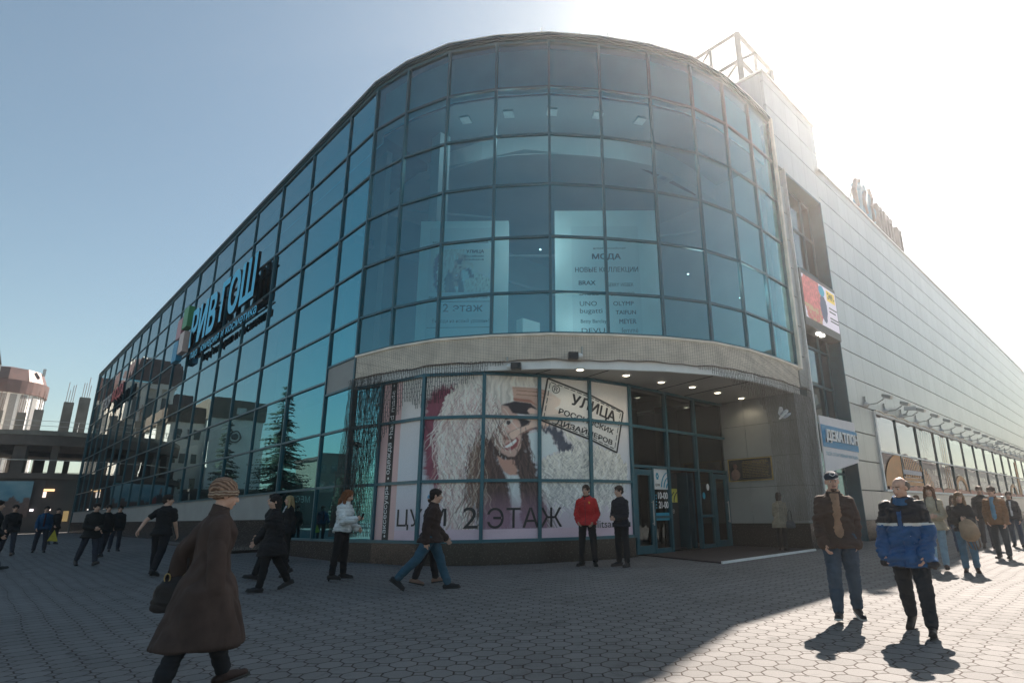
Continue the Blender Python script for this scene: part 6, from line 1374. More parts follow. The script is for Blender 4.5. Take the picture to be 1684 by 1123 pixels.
    for s in (1, -1):
        h, kn_, an, hl, toe, fd, u_ = J[s]; m_ = MB(); sdv = hd @ fd.cross(u_); m_.cap(T(hl + u_ * 0.015 * k), T(toe + u_ * 0.004 * k), 0.043 * k, 0.038 * k, sdv, 1.02, 14); m_.cap(T(an - u_ * 0.03 * k), T(an + fd * 0.10 * k - u_ * 0.04 * k), 0.047 * k, 0.036 * k, sdv, 0.95, 14); m_.cap(T(an - u_ * 0.02 * k), T(an + u_ * (0.06 if heel or 'boot' in str(extra) else 0.0) * k), 0.047 * k, 0.046 * k)
        sh_ = part('shoe', m_, cloth(shoes, 0.5, 'shoe'), min(vox, 0.008), 2)
        R3 = hd @ Matrix((fd, fd.cross(u_), u_)).transposed(); m_ = MB(); c = (hl + toe) / 2 - u_ * 0.022 * k
        rr = [[T(c + fd * (X_ * k) + fd.cross(u_) * (Y_ * k) + u_ * (Z_ * k)) for X_, Y_ in [(-0.155, 0), (-0.14, .032), (-0.06, .037), (0.05, .047), (0.12, .042), (0.158, .015), (0.158, -.015), (0.12, -.04), (0.05, -.043), (-0.06, -.035), (-0.14, -.032)]] for Z_ in (-0.008, 0.012)]
        m_.loft(rr); part('sole', m_, cloth(sole, 0.6, 'sole'), raw=True, parent=sh_)
        if heel: m_ = MB(); m_.cap(T(hl - u_ * 0.02 * k), T(hl - u_ * 0.055 * k), 0.022 * k, 0.018 * k); part('heel', m_, cloth(shoes, 0.5, 'shoe'), raw=True, parent=sh_)
    # ---- top
    ctx = dict(T=T, U=U, Hh=Hh, HRw=HRw, J=J, A=A, k=k, part=part, torso=torso, arm=arm, leg=leg, body=body, hd=hd, O=O, up3=up3, TR=TR_, vox=vox, hipz=hipz)
    t = top or {}
    hem = t.get('hem', -0.06); g = t.get('g', 0.022); fl = t.get('flare', 0.0)
    rings = [r for r in TR_ if -0.04 <= r[0] <= 0.51]
    if hem < -0.04:
        rings = [r for r in rings if r[0] >= 0.03]; w0, d0 = rings[0][1], rings[0][2]; steps = max(2, int((0.03 - hem) / 0.07)); pre = []
        for i in range(steps, 0, -1):
            z = 0.03 + (hem - 0.03) * i / steps; f_ = i / steps; xa, xb = [], []
            for q_ in (1, -1):
                h_, kn2, an2 = J[q_][0], J[q_][1], J[q_][2]; zz = z * k
                p_ = h_.lerp(kn2, min(1, max(0, (h_.z - zz) / max(1e-3, h_.z - kn2.z)))) if zz > kn2.z else kn2.lerp(an2, min(1, (kn2.z - zz) / max(1e-3, kn2.z - an2.z)))
                xa.append(p_.x / k - 0.105 * legw - 0.068); xb.append(p_.x / k + 0.105 * legw + 0.068)
            lo_x = min(min(xa), -(d0 + 0.012 + fl * 0.9 * f_)) if z < 0.02 else -(d0 + 0.012); hi_x = max(max(xb), d0 + 0.012 + fl * 0.9 * f_) if z < 0.02 else d0 + 0.012
            wz = max(w0 + 0.006 + fl * f_, 0.205 * min(1, max(0, (0.03 - z) / 0.10)) + 0.02 * legw * (z < -0.1) * 2 + fl * 0.5 * f_ - g * 0.5)
            pre.append((z, wz, (hi_x - lo_x) / 2 - g, (hi_x + lo_x) / 2))
        rings = pre + rings
    m_ = MB(); torso(m_, g, rings=rings + [(0.54, .070, .064, -0.004)])
    for s in (1, -1):
        arm(m_, s, g=g * t.get('sg', 0.75) * 0.8, end=t.get('sleeve', 0.97), r=(0.050, 0.043, 0.037)); m_.ell(U(A[s][0] + Vector((0, -s * 0.03, 0)) * k), ((0.036 + g * .2) * k,) * 3)
    if t.get('skin_arm'):   # short sleeves
        m_ = MB(); torso(m_, g, rings=rings + [(0.54, .070, .064, -0.004)])
        for s in (1, -1):
            sh, ua, e_, fa_, wr = A[s]; m_.cap(U(sh), U(sh + ua * 0.17 * k), 0.066 * k, 0.062 * k); m_.ell(U(sh + Vector((0, -s * 0.02, 0)) * k), (0.068 * k,) * 3)
    part(t.get('name', 'jacket'), m_, t.get('mats', cloth(t.get('col', (0.02, 0.02, 0.02)), t.get('rough', 0.85), 'jacket_cloth')), vox, 9, t.get('fold', 0.022), 1, fn=t.get('fn'), fs=t.get('fs', 8.0), zf=t.get('zf', 1.0))
    if t.get('collar'):
        cr, ch = t['collar'][:2]; m_ = MB(); n = 16
        ringp = lambda r, z, fx: [U(((fx + r * 1.05 * math.cos(2 * PI * i / n)) * k, r * math.sin(2 * PI * i / n) * k, (z + 0.018 * -math.cos(2 * PI * i / n)) * k)) for i in range(n)]
        m_.loft([ringp(cr + 0.02, 0.49, -0.002), ringp(cr + .006, 0.53, 0.0), ringp(cr, 0.53 + ch, 0.004), ringp(cr - 0.014, 0.525 + ch, 0.004), ringp(cr - 0.02, 0.50, 0)]); part('collar', m_, cloth(t['collar'][2], 0.85, 'collar_cloth'), 0.008, 1)
    if t.get('front'):      # shirt or sweater seen between the open fronts
        col_, wd, z0_, z1_ = t['front']; m_ = MB(); R_ = []
        for (z, a, b, fx) in [r for r in ([(-0.04, .15, .105, 0)] + TR_) if z0_ <= r[0] <= z1_]:
            n = 18; R_.append([U(((fx + (b + g + 0.036) * math.cos(q)) * k, wd * math.sin(q) * k * (1 if z < 0.42 else 0.75), z * k)) for q in [2 * PI * i / n for i in range(n)]])
        m_.loft(R_); part('sweater', m_, cloth(col_, 0.9, 'knit'), vox, 1, 0.006, 5)
    if t.get('zip'):
        m_ = MB(); pts = [U(((fx + b + g + t.get('zo', 0.014)) * k, 0.0, z * k)) for z, a, b, fx in rings if z <= 0.46]; m_.tube(pts, 0.006 * k, 6); part('zip', m_, cloth(t['zip'], 0.5, 'zip'), raw=True)
    # ---- hair
    st_, hc_ = hair[0], hair[1]; hm = cloth(hc_, 0.7, 'hair', bump=0.5, bs=90)
    if st_ in ('short', 'long', 'bun', 'bob', 'curly'):
        m_ = MB(); m_.ell(Hh((-0.020, 0, 0.046)), (0.100 * k, 0.084 * k, 0.088 * k), HRw, 20, 13); m_.ell(Hh((-0.058, 0, 0.0)), (0.056 * k, 0.072 * k, 0.075 * k), HRw)
        if st_ == 'short': m_.ell(Hh((0.045, 0, 0.082)), (0.040 * k, 0.052 * k, 0.026 * k), HRw)
        if st_ in ('long', 'curly'):
            ln = hair[2] if len(hair) > 2 else 0.33
            for s in (1, -1):
                m_.cap(Hh((-0.01, s * 0.070, 0.03)), Hh((0.01, s * 0.088, -0.12)), 0.032 * k, 0.030 * k); m_.cap(Hh((0.01, s * 0.088, -0.12)), Hh((0.03, s * 0.105, -0.12 - ln * 0.6)), 0.032 * k, 0.014 * k)
                m_.cap(Hh((0.01, s * 0.06, 0.09)), Hh((0.03, s * 0.078, 0.0)), 0.022 * k, 0.016 * k)
            m_.cap(Hh((-0.07, 0, 0.0)), Hh((-0.095, 0, -0.14)), 0.060 * k, 0.062 * k, HRw @ Vector((0, 1, 0)), 1.25); m_.cap(Hh((-0.095, 0, -0.14)), Hh((-0.105, 0, -0.14 - ln)), 0.062 * k, 0.030 * k, HRw @ Vector((0, 1, 0)), 1.5)
        if st_ == 'curly':
            random.seed(4)
            for i in range(26): q = random.uniform(0, 2 * PI); zz = random.uniform(-0.10, 0.10); m_.ell(Hh((-0.03 + 0.09 * math.cos(q) * (math.cos(q) < 0.3), 0.085 * math.sin(q), zz)), (0.026 * k,) * 3, None, 8, 6)
        if st_ == 'bun': m_.ell(Hh((-0.10, 0, 0.07)), (0.045 * k,) * 3)
        if st_ == 'bob': m_.cap(Hh((-0.05, 0, 0.0)), Hh((-0.055, 0, -0.085)), 0.075 * k, 0.065 * k, HRw @ Vector((0, 1, 0)), 1.15)
        part('hair', m_, hm, min(vox, 0.009), 1, 0.012, 7, fs=30)
    if st_ == 'balding':
        m_ = MB()
        for s in (1, -1): m_.ell(Hh((-0.045, s * 0.058, 0.015)), (0.055 * k, 0.028 * k, 0.055 * k), HRw)
        m_.ell(Hh((-0.085, 0, 0.005)), (0.035 * k, 0.065 * k, 0.06 * k), HRw); part('hair', m_, hm, 0.008, 1, 0.006, 7, fs=30)
    if st_ == 'cap':
        m_ = MB(); m_.ell(Hh((-0.012, 0, 0.062)), (0.104 * k, 0.087 * k, 0.076 * k), HRw, 20, 13); cp_ = part('cap', m_, cloth(hc_, 0.8, 'cap_cloth'), 0.008, 1)
        m_ = MB(); n = 12; R0 = [Hh((0.07 + 0.085 * math.cos(q), 0.072 * math.sin(q), 0.050 - 0.02 * math.cos(q) + 0.012 * abs(math.cos(q)))) for q in [-PI / 2 + PI * i / n for i in range(n + 1)]]; m_.add(R0 + [p + Vector((0, 0, -0.008)) for p in R0], [tuple(range(n + 1)), tuple(range(n + 1, 2 * n + 2))[::-1]] + [(i, i + 1, n + 2 + i, n + 1 + i) for i in range(n)]); part('visor', m_, cloth(hc_, 0.8, 'cap_cloth'), raw=True, parent=cp_)
        m_ = MB(); m_.ell(Hh((-0.055, 0, 0.0)), (0.05 * k, 0.076 * k, 0.05 * k), HRw); part('hair', m_, cloth((0.03, 0.02, 0.015), 0.8, 'hair'), 0.008, 1)
        if len(hair) > 2:
            m_ = MB(); q_ = [(0.088, 0.0, 0.074), (0.080, 0.032, 0.096), (0.066, 0.024, 0.118), (0.066, -0.024, 0.118), (0.080, -0.032, 0.096), (0.088, 0.0, 0.074)]; m_.tube([Hh((a + 0.014, b, c)) for a, b, c in q_], 0.0042 * k, 5); part('emblem', m_, M['print_white'], raw=True, parent=cp_)
    ctx['hm'] = hm
    if extra: extra(ctx)
    return body
HANDS = {}
def thing_from(mb, name, mat, label, cat, voxel=None, group=None, fold=0.0, smooth=2):
    me = fuse(mb, voxel, smooth, fold) if voxel else mb.mesh(name)
    n = len(me.vertices); co = np.empty(n * 3); me.vertices.foreach_get('co', co); co = co.reshape(-1, 3); o_ = Vector(((co[:, 0].min() + co[:, 0].max()) / 2, (co[:, 1].min() + co[:, 1].max()) / 2, co[:, 2].min()))
    o = link_mesh(name, me, mat, smooth=bool(voxel)); me.transform(Matrix.Translation(-o_)); o.location = o_; return tag(o, label, cat, group)

WALK = [(20, 2, 6, 14), (-20, 2, 12, -28)]; WALK2 = [(-20, 2, 12, -28), (20, 2, 6, 14)]; STAND = [(3, 4, 4, 0), (-2, 4, 2, 0)]
SW = [(-16, 9, 22, 5), (18, 9, 25, 5)]; SW2 = [(18, 9, 25, 5), (-16, 9, 22, 5)]

# 1 woman in the long brown coat, nearest
def woman_extra(c):
    U, Hh, k, part, T = c['U'], c['Hh'], c['k'], c['part'], c['T']
    m_ = MB(); m_.ell(Hh((-0.035, 0, 0.060)), (0.114 * k, 0.100 * k, 0.105 * k), c['HRw'], 22, 14); hat = part('knit_hat', m_, HATM, 0.007, 1, 0.006, 3, fs=26)
    m_ = MB(); n = 22
    R_ = lambda r1, r2, z: [Hh((-0.02 + r1 * math.cos(2 * PI * i / n), r2 * math.sin(2 * PI * i / n), z + 0.022 * math.cos(2 * PI * i / n))) for i in range(n)]
    m_.loft([R_(0.106, 0.094, -0.012), R_(0.120, 0.109, -0.002), R_(0.122, 0.111, 0.035), R_(0.108, 0.098, 0.052)]); part('hat_brim', m_, HATM2, 0.007, 1, parent=hat)
    m_ = MB(); m_.tube([Hh((0.02, 0.082, 0.012)), Hh((0.09, 0.05, 0.014)), Hh((0.094, 0.03, 0.002)), Hh((0.094, -0.03, 0.002)), Hh((0.09, -0.05, 0.014)), Hh((0.02, -0.082, 0.012))], 0.0028, 5); part('glasses', m_, M['black'], raw=True)
    for s in (1, -1):
        sh, ua, e_, fa_, wr = c['A'][s]; m_ = MB(); m_.cap(U(wr - fa_ * 0.02), U(wr + fa_ * 0.10 * k), 0.036 * k, 0.034 * k); m_.cap(U(wr + fa_ * 0.09 * k), U(wr + fa_ * 0.155 * k), 0.030 * k, 0.02 * k); part('glove', m_, cloth((0.012, 0.012, 0.013), 0.8, 'glove'), 0.009, 2, 0.01)
    BAGP.append(U(c['A'][1][2] + c['A'][1][3] * 0.06))
BAGP = []
def knit(name, c1, c2, rot):
    m, nt, p, out = newmat(name); L = nt.links; tc = node(nt, 'ShaderNodeTexCoord'); wv = node(nt, 'ShaderNodeTexWave', i_Scale=14.0, i_Distortion=3.5, i_Detail=3.0); wv.inputs['Detail Scale'].default_value = 2.5; wv.bands_direction = rot
    L.new(tc.outputs['Object'], wv.inputs['Vector']); mx = node(nt, 'ShaderNodeMix', data_type='RGBA'); mx.inputs[6].default_value = (*c1, 1); mx.inputs[7].default_value = (*c2, 1); L.new(wv.outputs['Fac'], mx.inputs[0]); L.new(mx.outputs[2], p.inputs['Base Color']); p.inputs['Roughness'].default_value = 0.95
    b = node(nt, 'ShaderNodeBump', i_Strength=0.9, i_Distance=0.012); L.new(wv.outputs['Fac'], b.inputs['Height']); L.new(b.outputs[0], p.inputs['Normal']); return m
HATM = knit('wool_hat', (0.11, 0.06, 0.04), (0.34, 0.22, 0.15), 'DIAGONAL'); HATM2 = knit('wool_hat_brim', (0.16, 0.09, 0.06), (0.46, 0.35, 0.26), 'Z')
bw = person('woman in a long brown wool coat and knitted hat walking past closest to the camera', 1.48, 5.52, 1.60, 103, [(17, 1, 2, 10), (-15, 1, 6, -24)], [(-36, 28, 34, -14), (-3, 15, 10, 0)],
       top=dict(name='coat', col=(0.062, 0.042, 0.036), hem=-0.56, flare=0.03, g=0.034, sg=0.8, fold=0.024, zf=0.22, rough=0.95, collar=(0.068, 0.06, (0.06, 0.042, 0.036)), fs=9.0), trousers=(0.018, 0.02, 0.024), shoes=(0.03, 0.015, 0.012), fem=True, vox=0.010, hair=('none', (0.16, 0.11, 0.08)), head=(-6, 8), lean=0.04, extra=woman_extra, legw=1.05)
def bag(cx, cy, cz, yaw, L, Hh_, Wd, col, label, name='handbag', strap=0.25, rings=True):
    t = empty(name, (cx, cy, cz - Hh_ / 2), label, 'bag'); c, s = math.cos(yaw), math.sin(yaw)
    P = lambda u, v, z: Vector((cx + c * u - s * v, cy + s * u + c * v, cz + z)); m_ = MB(); n = 20
    R_ = []
    for f, z in ((0.80, -0.5), (1.0, -0.42), (1.02, -0.2), (0.92, 0.1), (0.70, 0.38), (0.55, 0.5)):
        R_.append([P(L / 2 * f * math.copysign(abs(math.cos(a)) ** 0.6, math.cos(a)), Wd / 2 * (1.0 if z < 0 else 1 - z) * math.copysign(abs(math.sin(a)) ** 0.6, math.sin(a)), z * Hh_) for a in [2 * PI * i / n for i in range(n)]])
    m_.loft(R_); link_mesh('bag_body', fuse(m_, 0.010, 2, 0.012), cloth(col, 0.55, 'leather'), t, True)
    for v in (-0.3, 0.3):
        m_ = MB(); m_.tube([P(-L * 0.22, v * Wd, Hh_ * 0.42), P(-L * 0.16, v * Wd * .6, Hh_ * 0.5 + strap * 0.8), P(0, v * Wd * .4, Hh_ * 0.5 + strap), P(L * 0.16, v * Wd * .6, Hh_ * 0.5 + strap * 0.8), P(L * 0.22, v * Wd, Hh_ * 0.42)], 0.009, 6); m_.build('handle', cloth(col, 0.5, 'leather'), t, True)
    if rings:
        for u in (-0.2, 0.2): m_ = MB(); m_.tube([P(L * u + 0.025 * math.cos(a), -Wd * 0.3, Hh_ * 0.45 + 0.035 * math.sin(a)) for a in [2 * PI * i / 12 for i in range(13)]], 0.005, 5); m_.build('buckle', gold, t, True)
    return t
bag(BAGP[0].x, BAGP[0].y, BAGP[0].z - 0.29, math.radians(-47), 0.38, 0.27, 0.17, (0.016, 0.012, 0.012), 'large dark leather handbag hanging behind the woman in the brown coat', strap=0.17)

# 2 man in cap
def capman(c):
    U, k, part = c['U'], c['k'], c['part']
    for s in (1, -1):
        m_ = MB(); m_.tube([U(((0.128) * k, s * 0.085 * k, z * k)) for z in (0.30, 0.36)], 0.005, 5); part('pocket_zip', m_, M['steel'], raw=True)
    m_ = MB(); m_.tube([U(((0.15) * k, 0.0, z * k)) for z in (-0.02, 0.06, .12, .2, .3, .4, .48)], 0.004, 5); part('sweater_zip', m_, cloth((0.10, 0.07, 0.05), 0.6, 'zip2'), raw=True)
HANDS['man in a dark cap and open brown jacket over a tan zip sweater'] = {1: 0.55, -1: 0.6}
person('man in a dark cap and open brown jacket over a tan zip sweater', 7.75, 2.92, 1.755, 6, [(-11, 4, 6, -12), (13, 3, 4, 8)], [(-9, 10, 16, 8), (10, 11, 24, 10)],
       top=dict(col=(0.055, 0.033, 0.025), hem=-0.10, g=0.034, fold=0.030, rough=0.8, collar=(0.084, 0.045, (0.04, 0.026, 0.02)), front=((0.30, 0.18, 0.115), 0.088, -0.05, 0.54)), trousers=(0.05, 0.075, 0.105), shoes=(0.025, 0.025, 0.027), sole=(0.5, 0.49, 0.46), hair=('cap', (0.012, 0.022, 0.04), 1), head=(4, 4), vox=0.009, extra=capman, beard=(0.07, 0.045, 0.035), yaw_feet=0.2, legw=1.12)
# 3 man in blue work jacket
def blueman(c):
    U, Hh, k, part = c['U'], c['Hh'], c['k'], c['part']
    m_ = MB(); m_.ell(U((-0.10 * k, 0, 0.52 * k)), (0.075 * k, 0.13 * k, 0.045 * k), c['up3']); part('hood', m_, cloth((0.015, 0.016, 0.022), 0.6, 'hood'), 0.009, 1, 0.015)
    for s in (1, -1): m_ = MB(); m_.tube([U(((0.148) * k, s * 0.07 * k, 0.14 * k)), U(((0.142) * k, s * 0.10 * k, 0.06 * k))], 0.004, 5); part('pocket_zip', m_, M['white_trim'], raw=True)
def bluefn(x_, y_, z_):
    zc = z_ - 0.88
    if abs(y_) > 0.20 and z_ < 1.19: return 0 if z_ > 0.79 else 1
    if 0.300 < zc < 0.335 and x_ > 0.03 and abs(y_) > 0.03: return 2
    return 1 if zc > 0.30 and abs(y_) > 0.02 or zc > 0.46 else 0
person('balding man in a blue and black work jacket with a white chest stripe', 7.48, 2.08, 1.66, -10, [(14, 5, 8, 6), (-17, 4, 12, -26)], [(6, 16, 26, 14), (-2, 14, 30, 6)],
       top=dict(mats=[cloth((0.012, 0.075, 0.20), 0.6, 'blue_nylon'), cloth((0.012, 0.013, 0.018), 0.6, 'black_nylon'), cloth((0.62, 0.61, 0.58), 0.5, 'reflective')], fn=bluefn, hem=-0.20, flare=0.03, g=0.048, sg=0.85, fold=0.034, rough=0.6, collar=(0.100, 0.05, (0.012, 0.08, 0.19)), zip=(0.012, 0.06, 0.18)), trousers=(0.02, 0.024, 0.03), shoes=(0.035, 0.026, 0.022), sole=(0.03, 0.025, 0.02), hair=('balding', (0.14, 0.11, 0.09)), head=(-26, 16), lean=0.09, tilt=-3, vox=0.009, extra=blueman, legw=1.15)
# 4 girl in beige jacket
def straps(c):
    U, k, part = c['U'], c['k'], c['part']
    for s in (1, -1): m_ = MB(); m_.tube([U((0.13 * k, s * 0.10 * k, 0.26 * k)), U((0.135 * k, s * 0.10 * k, 0.40 * k)), U((0.04 * k, s * 0.10 * k, 0.545 * k)), U((-0.11 * k, s * 0.09 * k, 0.45 * k))], 0.014, 6); part('strap', m_, M['black'], raw=True)
person('girl with long reddish hair in a beige jacket and pale blue jeans', 14.4, 3.42, 1.70, -3, [(12, 1, 4, 10), (-8, 3, 22, -30)], [(10, 12, 80, 42), (10, 12, 82, 44)], top=dict(col=(0.40, 0.34, 0.25), hem=-0.13, flare=0.02, g=0.026, fold=0.02, collar=(0.07, 0.03, (0.40, 0.34, 0.25))), trousers=(0.22, 0.32, 0.40), shoes=(0.07, 0.03, 0.025), hair=('long', (0.12, 0.045, 0.02), 0.34), fem=True, extra=straps, head=(-3, 2))
# 5 girl with backpack
def legtear(c): pass
g5 = person('girl in a black jacket and ripped jeans carrying a tan backpack in front', 14.3, 2.88, 1.56, 2, [(14, 2, 28, -8), (-2, 1, 4, 0)], [(22, 8, 78, 30), (16, 10, 86, 34)], top=dict(col=(0.014, 0.014, 0.017), hem=-0.06, g=0.030, fold=0.022, collar=(0.072, 0.04, (0.014, 0.014, 0.017))), trousers=(0.07, 0.15, 0.22), shoes=(0.03, 0.015, 0.013), hair=('long', (0.20, 0.12, 0.07), 0.30), fem=True, head=(2, 4))
t = empty('backpack', (13.98, 2.78, -0.62), 'tan backpack held by its strap before the girl in black', 'bag')
m_ = MB(); b_ = Vector((13.96, 2.74, -0.42)); ax = Vector((0.15, -0.97, 0.2)).normalized(); nx = Vector((-0.98, -0.2, 0)).normalized(); az = ax.cross(nx).normalized(); az = az if az.z > 0 else -az
Rb = Matrix((ax, nx, az)).transposed(); m_.ell(b_, (0.155, 0.085, 0.21), Rb, 16, 11); m_.ell(b_ - az * 0.07, (0.165, 0.09, 0.15), Rb, 16, 11); link_mesh('pack_body', fuse(m_, 0.009, 3, 0.012), cloth((0.30, 0.21, 0.14), 0.85, 'canvas'), t, True)
m_ = MB(); m_.ell(b_ + nx * 0.055 - az * 0.09, (0.12, 0.045, 0.09), Rb, 14, 9); link_mesh('pocket', fuse(m_, 0.009, 2, 0.008), cloth((0.27, 0.185, 0.12), 0.85, 'canvas2'), t, True)
for s in (-1, 1): m_ = MB(); m_.tube([b_ - az * 0.17 + ax * 0.1 * s, b_ - az * 0.33 + ax * 0.08 * s, b_ - az * 0.38 + ax * 0.02 * s, b_ - az * 0.2 + ax * .02 * s], 0.014, 5); m_.build('strap', cloth((0.16, 0.10, 0.07), 0.8, 'webbing'), t, True)
m_ = MB(); m_.tube([b_ + az * 0.19 - ax * 0.04, b_ + az * 0.25, b_ + az * 0.19 + ax * 0.04], 0.012, 5); m_.build('handle', cloth((0.16, 0.10, 0.07), 0.8, 'webbing'), t, True)
# 6 man in tan coat, blue shirt
person('man with glasses in an open tan suede jacket over a blue shirt', 18.0, 2.9, 1.73, -16, [(8, 5, 4, 6), (-9, 5, 6, -6)], [(2, 10, 20, 6), (4, 12, 34, 18)], top=dict(col=(0.20, 0.10, 0.05), hem=-0.12, flare=0.025, g=0.032, fold=0.022, collar=(0.085, 0.03, (0.17, 0.085, 0.045)), front=((0.10, 0.22, 0.33), 0.085, -0.05, 0.54)), trousers=(0.03, 0.04, 0.05), shoes=(0.02, 0.016, 0.015), hair=('short', (0.05, 0.03, 0.025)), head=(-18, 2),
       extra=lambda c: c['part']('glasses', (lambda mb_: (mb_.tube([c['Hh'](p) for p in [(0.02, 0.08, 0.012), (0.09, 0.05, 0.012), (0.095, 0.0, 0.014), (0.09, -0.05, 0.012), (0.02, -0.08, 0.012)]], 0.004, 5), mb_)[1])(MB()), M['black'], raw=True))
# people behind on the right
person('woman with brown hair half hidden behind the beige jacket girl', 19.9, 5.1, 1.58, 5, WALK, SW, top=dict(col=(0.05, 0.035, 0.035), hem=-0.12), hair=('long', (0.14, 0.08, 0.05)), fem=True, vox=0.012)
person('dark-haired girl half hidden behind the girl with the backpack', 18.9, 3.95, 1.55, 10, WALK2, SW2, top=dict(col=(0.02, 0.02, 0.03), hem=-0.06), trousers=(0.03, 0.06, 0.11), hair=('long', (0.06, 0.03, 0.02)), fem=True, vox=0.012, sole=(0.5, 0.5, 0.5))
person('man in black walking behind the man in the tan suede jacket', 21.4, 3.75, 1.83, 0, WALK, SW, top=dict(col=(0.016, 0.016, 0.02), hem=-0.08), hair=('short', (0.09, 0.05, 0.035)), vox=0.012)
def phone_at(c, s, label, name='phone'):
    sh, ua, e_, fa_, wr = c['A'][s]; p = c['U'](wr + fa_ * 0.12 * c['k']); m_ = MB(); up_ = c['hd'] @ Vector((0.3, 0, 1)).normalized(); m_.obox(p + Vector((0, 0, 0.02)), c['hd'] @ Vector((0, 1, 0)), c['hd'] @ Vector((1, 0, -0.3)), up_, 0.035, 0.005, 0.07); thing_from(m_, name, M['black'], label, 'phone')
person('dark-haired person in black holding a phone to the ear at the right edge', 22.6, 3.22, 1.64, -8, [(10, 4, 4, 8), (-12, 4, 8, -12)], [(2, 8, 14, 4), (40, 14, 128, 16)], top=dict(col=(0.018, 0.02, 0.028), hem=-0.06, front=((0.5, 0.5, 0.52), 0.05, 0.02, 0.5)), trousers=(0.03, 0.05, 0.085), hair=('bob', (0.04, 0.025, 0.02)), fem=True, vox=0.011, extra=lambda c: phone_at(c, -1, 'small phone held to the ear by the person at the right edge'))
# 7 red jacket, 8 black standing
def redx(c):
    U, k, part = c['U'], c['k'], c['part']; m_ = MB(); m_.ell(U((0.128 * k, 0.085 * k, 0.40 * k)), (0.006, 0.028 * k, 0.035 * k), c['up3']); part('badge', m_, cloth((0.6, 0.36, 0.05), 0.5, 'badge'), raw=True)
    m_ = MB(); m_.ell(U((-0.08 * k, 0, 0.52 * k)), (0.07 * k, 0.11 * k, 0.04 * k), c['up3']); part('hood', m_, cloth((0.42, 0.02, 0.02), 0.6, 'red_nylon'), 0.010, 1, 0.012)
    for s in (1, -1):
        h, kn_, an, hl, toe, fd, u_ = c['J'][s]; m_ = MB(); m_.cap(c['T'](an + u_ * 0.0 * k), c['T'](an + u_ * 0.05 * k), 0.050 * k, 0.050 * k); part('sock', m_, cloth((0.42, 0.60, 0.70), 0.8, 'sock'), 0.009, 1)
        m_ = MB(); sh, ua, e_, fa_, wr = c['A'][s]; m_.tube([U(sh + Vector((0, s * 0.075, 0)) * k), U(e_ + Vector((0, s * 0.066, 0)) * k)], 0.012, 5); part('sleeve_stripe', m_, cloth((0.10, 0.015, 0.03), 0.6, 'stripe'), raw=True)
person('man in a bright red hooded jacket standing by the poster', 10.75, 10.0, 1.90, -12, [(5, 8, 5, 0), (-3, 5, 2, 0)], [(-12, 15, 60, 20), (-14, 17, 64, 22)], top=dict(col=(0.47, 0.02, 0.022), hem=-0.07, g=0.030, fold=0.022, rough=0.6, collar=(0.080, 0.05, (0.05, 0.02, 0.02)), zip=(0.12, 0.01, 0.02)), trousers=(0.014, 0.014, 0.016), shoes=(0.012, 0.012, 0.013), hair=('short', (0.045, 0.03, 0.022)), head=(-8, 2), extra=redx, yaw_feet=0.35, legw=1.0)
HANDS['man dressed in black with clasped hands standing beside the door'] = {1: 0.9, -1: 0.9}
person('man dressed in black with clasped hands standing beside the door', 11.15, 9.25, 1.86, -42, [(2, 5, 3, 0), (-2, 5, 2, 0)], [(8, 8, 72, 40), (8, 8, 72, 40)], top=dict(col=(0.013, 0.015, 0.022), hem=-0.10, g=0.026, fold=0.018, collar=(0.075, 0.02, (0.013, 0.015, 0.022))), trousers=(0.012, 0.013, 0.016), hair=('short', (0.035, 0.022, 0.018)), head=(-14, 3), yaw_feet=0.3)
# 9 walker, 10 behind him
person('man in a dark brown jacket and blue jeans walking past the poster', 5.98, 9.38, 1.80, 90, [(24, 1, 4, 4), (-30, 1, 16, -36)], [(16, 7, 28, 6), (-20, 8, 26, 4)], top=dict(col=(0.035, 0.022, 0.020), hem=-0.10, g=0.030, fold=0.024, collar=(0.078, 0.035, (0.03, 0.018, 0.016))), trousers=(0.035, 0.085, 0.125), shoes=(0.016, 0.016, 0.018), hair=('short', (0.018, 0.013, 0.012)), head=(0, 3), lean=0.06, legw=1.1)
person('man in a blue cap walking hidden behind the brown jacket man', 6.40, 10.12, 1.66, 92, [(14, 1, 4, 6), (-12, 1, 8, -12)], SW, top=dict(col=(0.016, 0.018, 0.03), hem=-0.08), trousers=(0.02, 0.018, 0.02), shoes=(0.20, 0.12, 0.09), hair=('cap', (0.18, 0.34, 0.50)), vox=0.012)
# 11 white jacket woman
def whx(c): phone_at(c, -1, 'phone held flat by the woman in the white padded jacket'); 
def puff(x_, y_, z_): return 1 if (z_ * 1000 % 75) < 6 and z_ > 0.7 else 0
person('woman with curly auburn hair in a white padded jacket looking at a phone', 5.55, 12.0, 1.74, 62, [(3, 3, 3, 0), (-4, 3, 4, 0)], [(4, 10, 60, 10), (20, 12, 84, 26)], top=dict(mats=[cloth((0.62, 0.64, 0.64), 0.55, 'white_padding'), cloth((0.30, 0.32, 0.33), 0.6, 'quilt_seam')], fn=puff, hem=-0.03, g=0.042, fold=0.030, collar=(0.080, 0.06, (0.62, 0.64, 0.64)), sleeve=0.9), trousers=(0.012, 0.012, 0.014), shoes=(0.012, 0.012, 0.013), hair=('curly', (0.16, 0.06, 0.025), 0.08), fem=True, heel=True, head=(4, 18), extra=whx, legw=1.0)
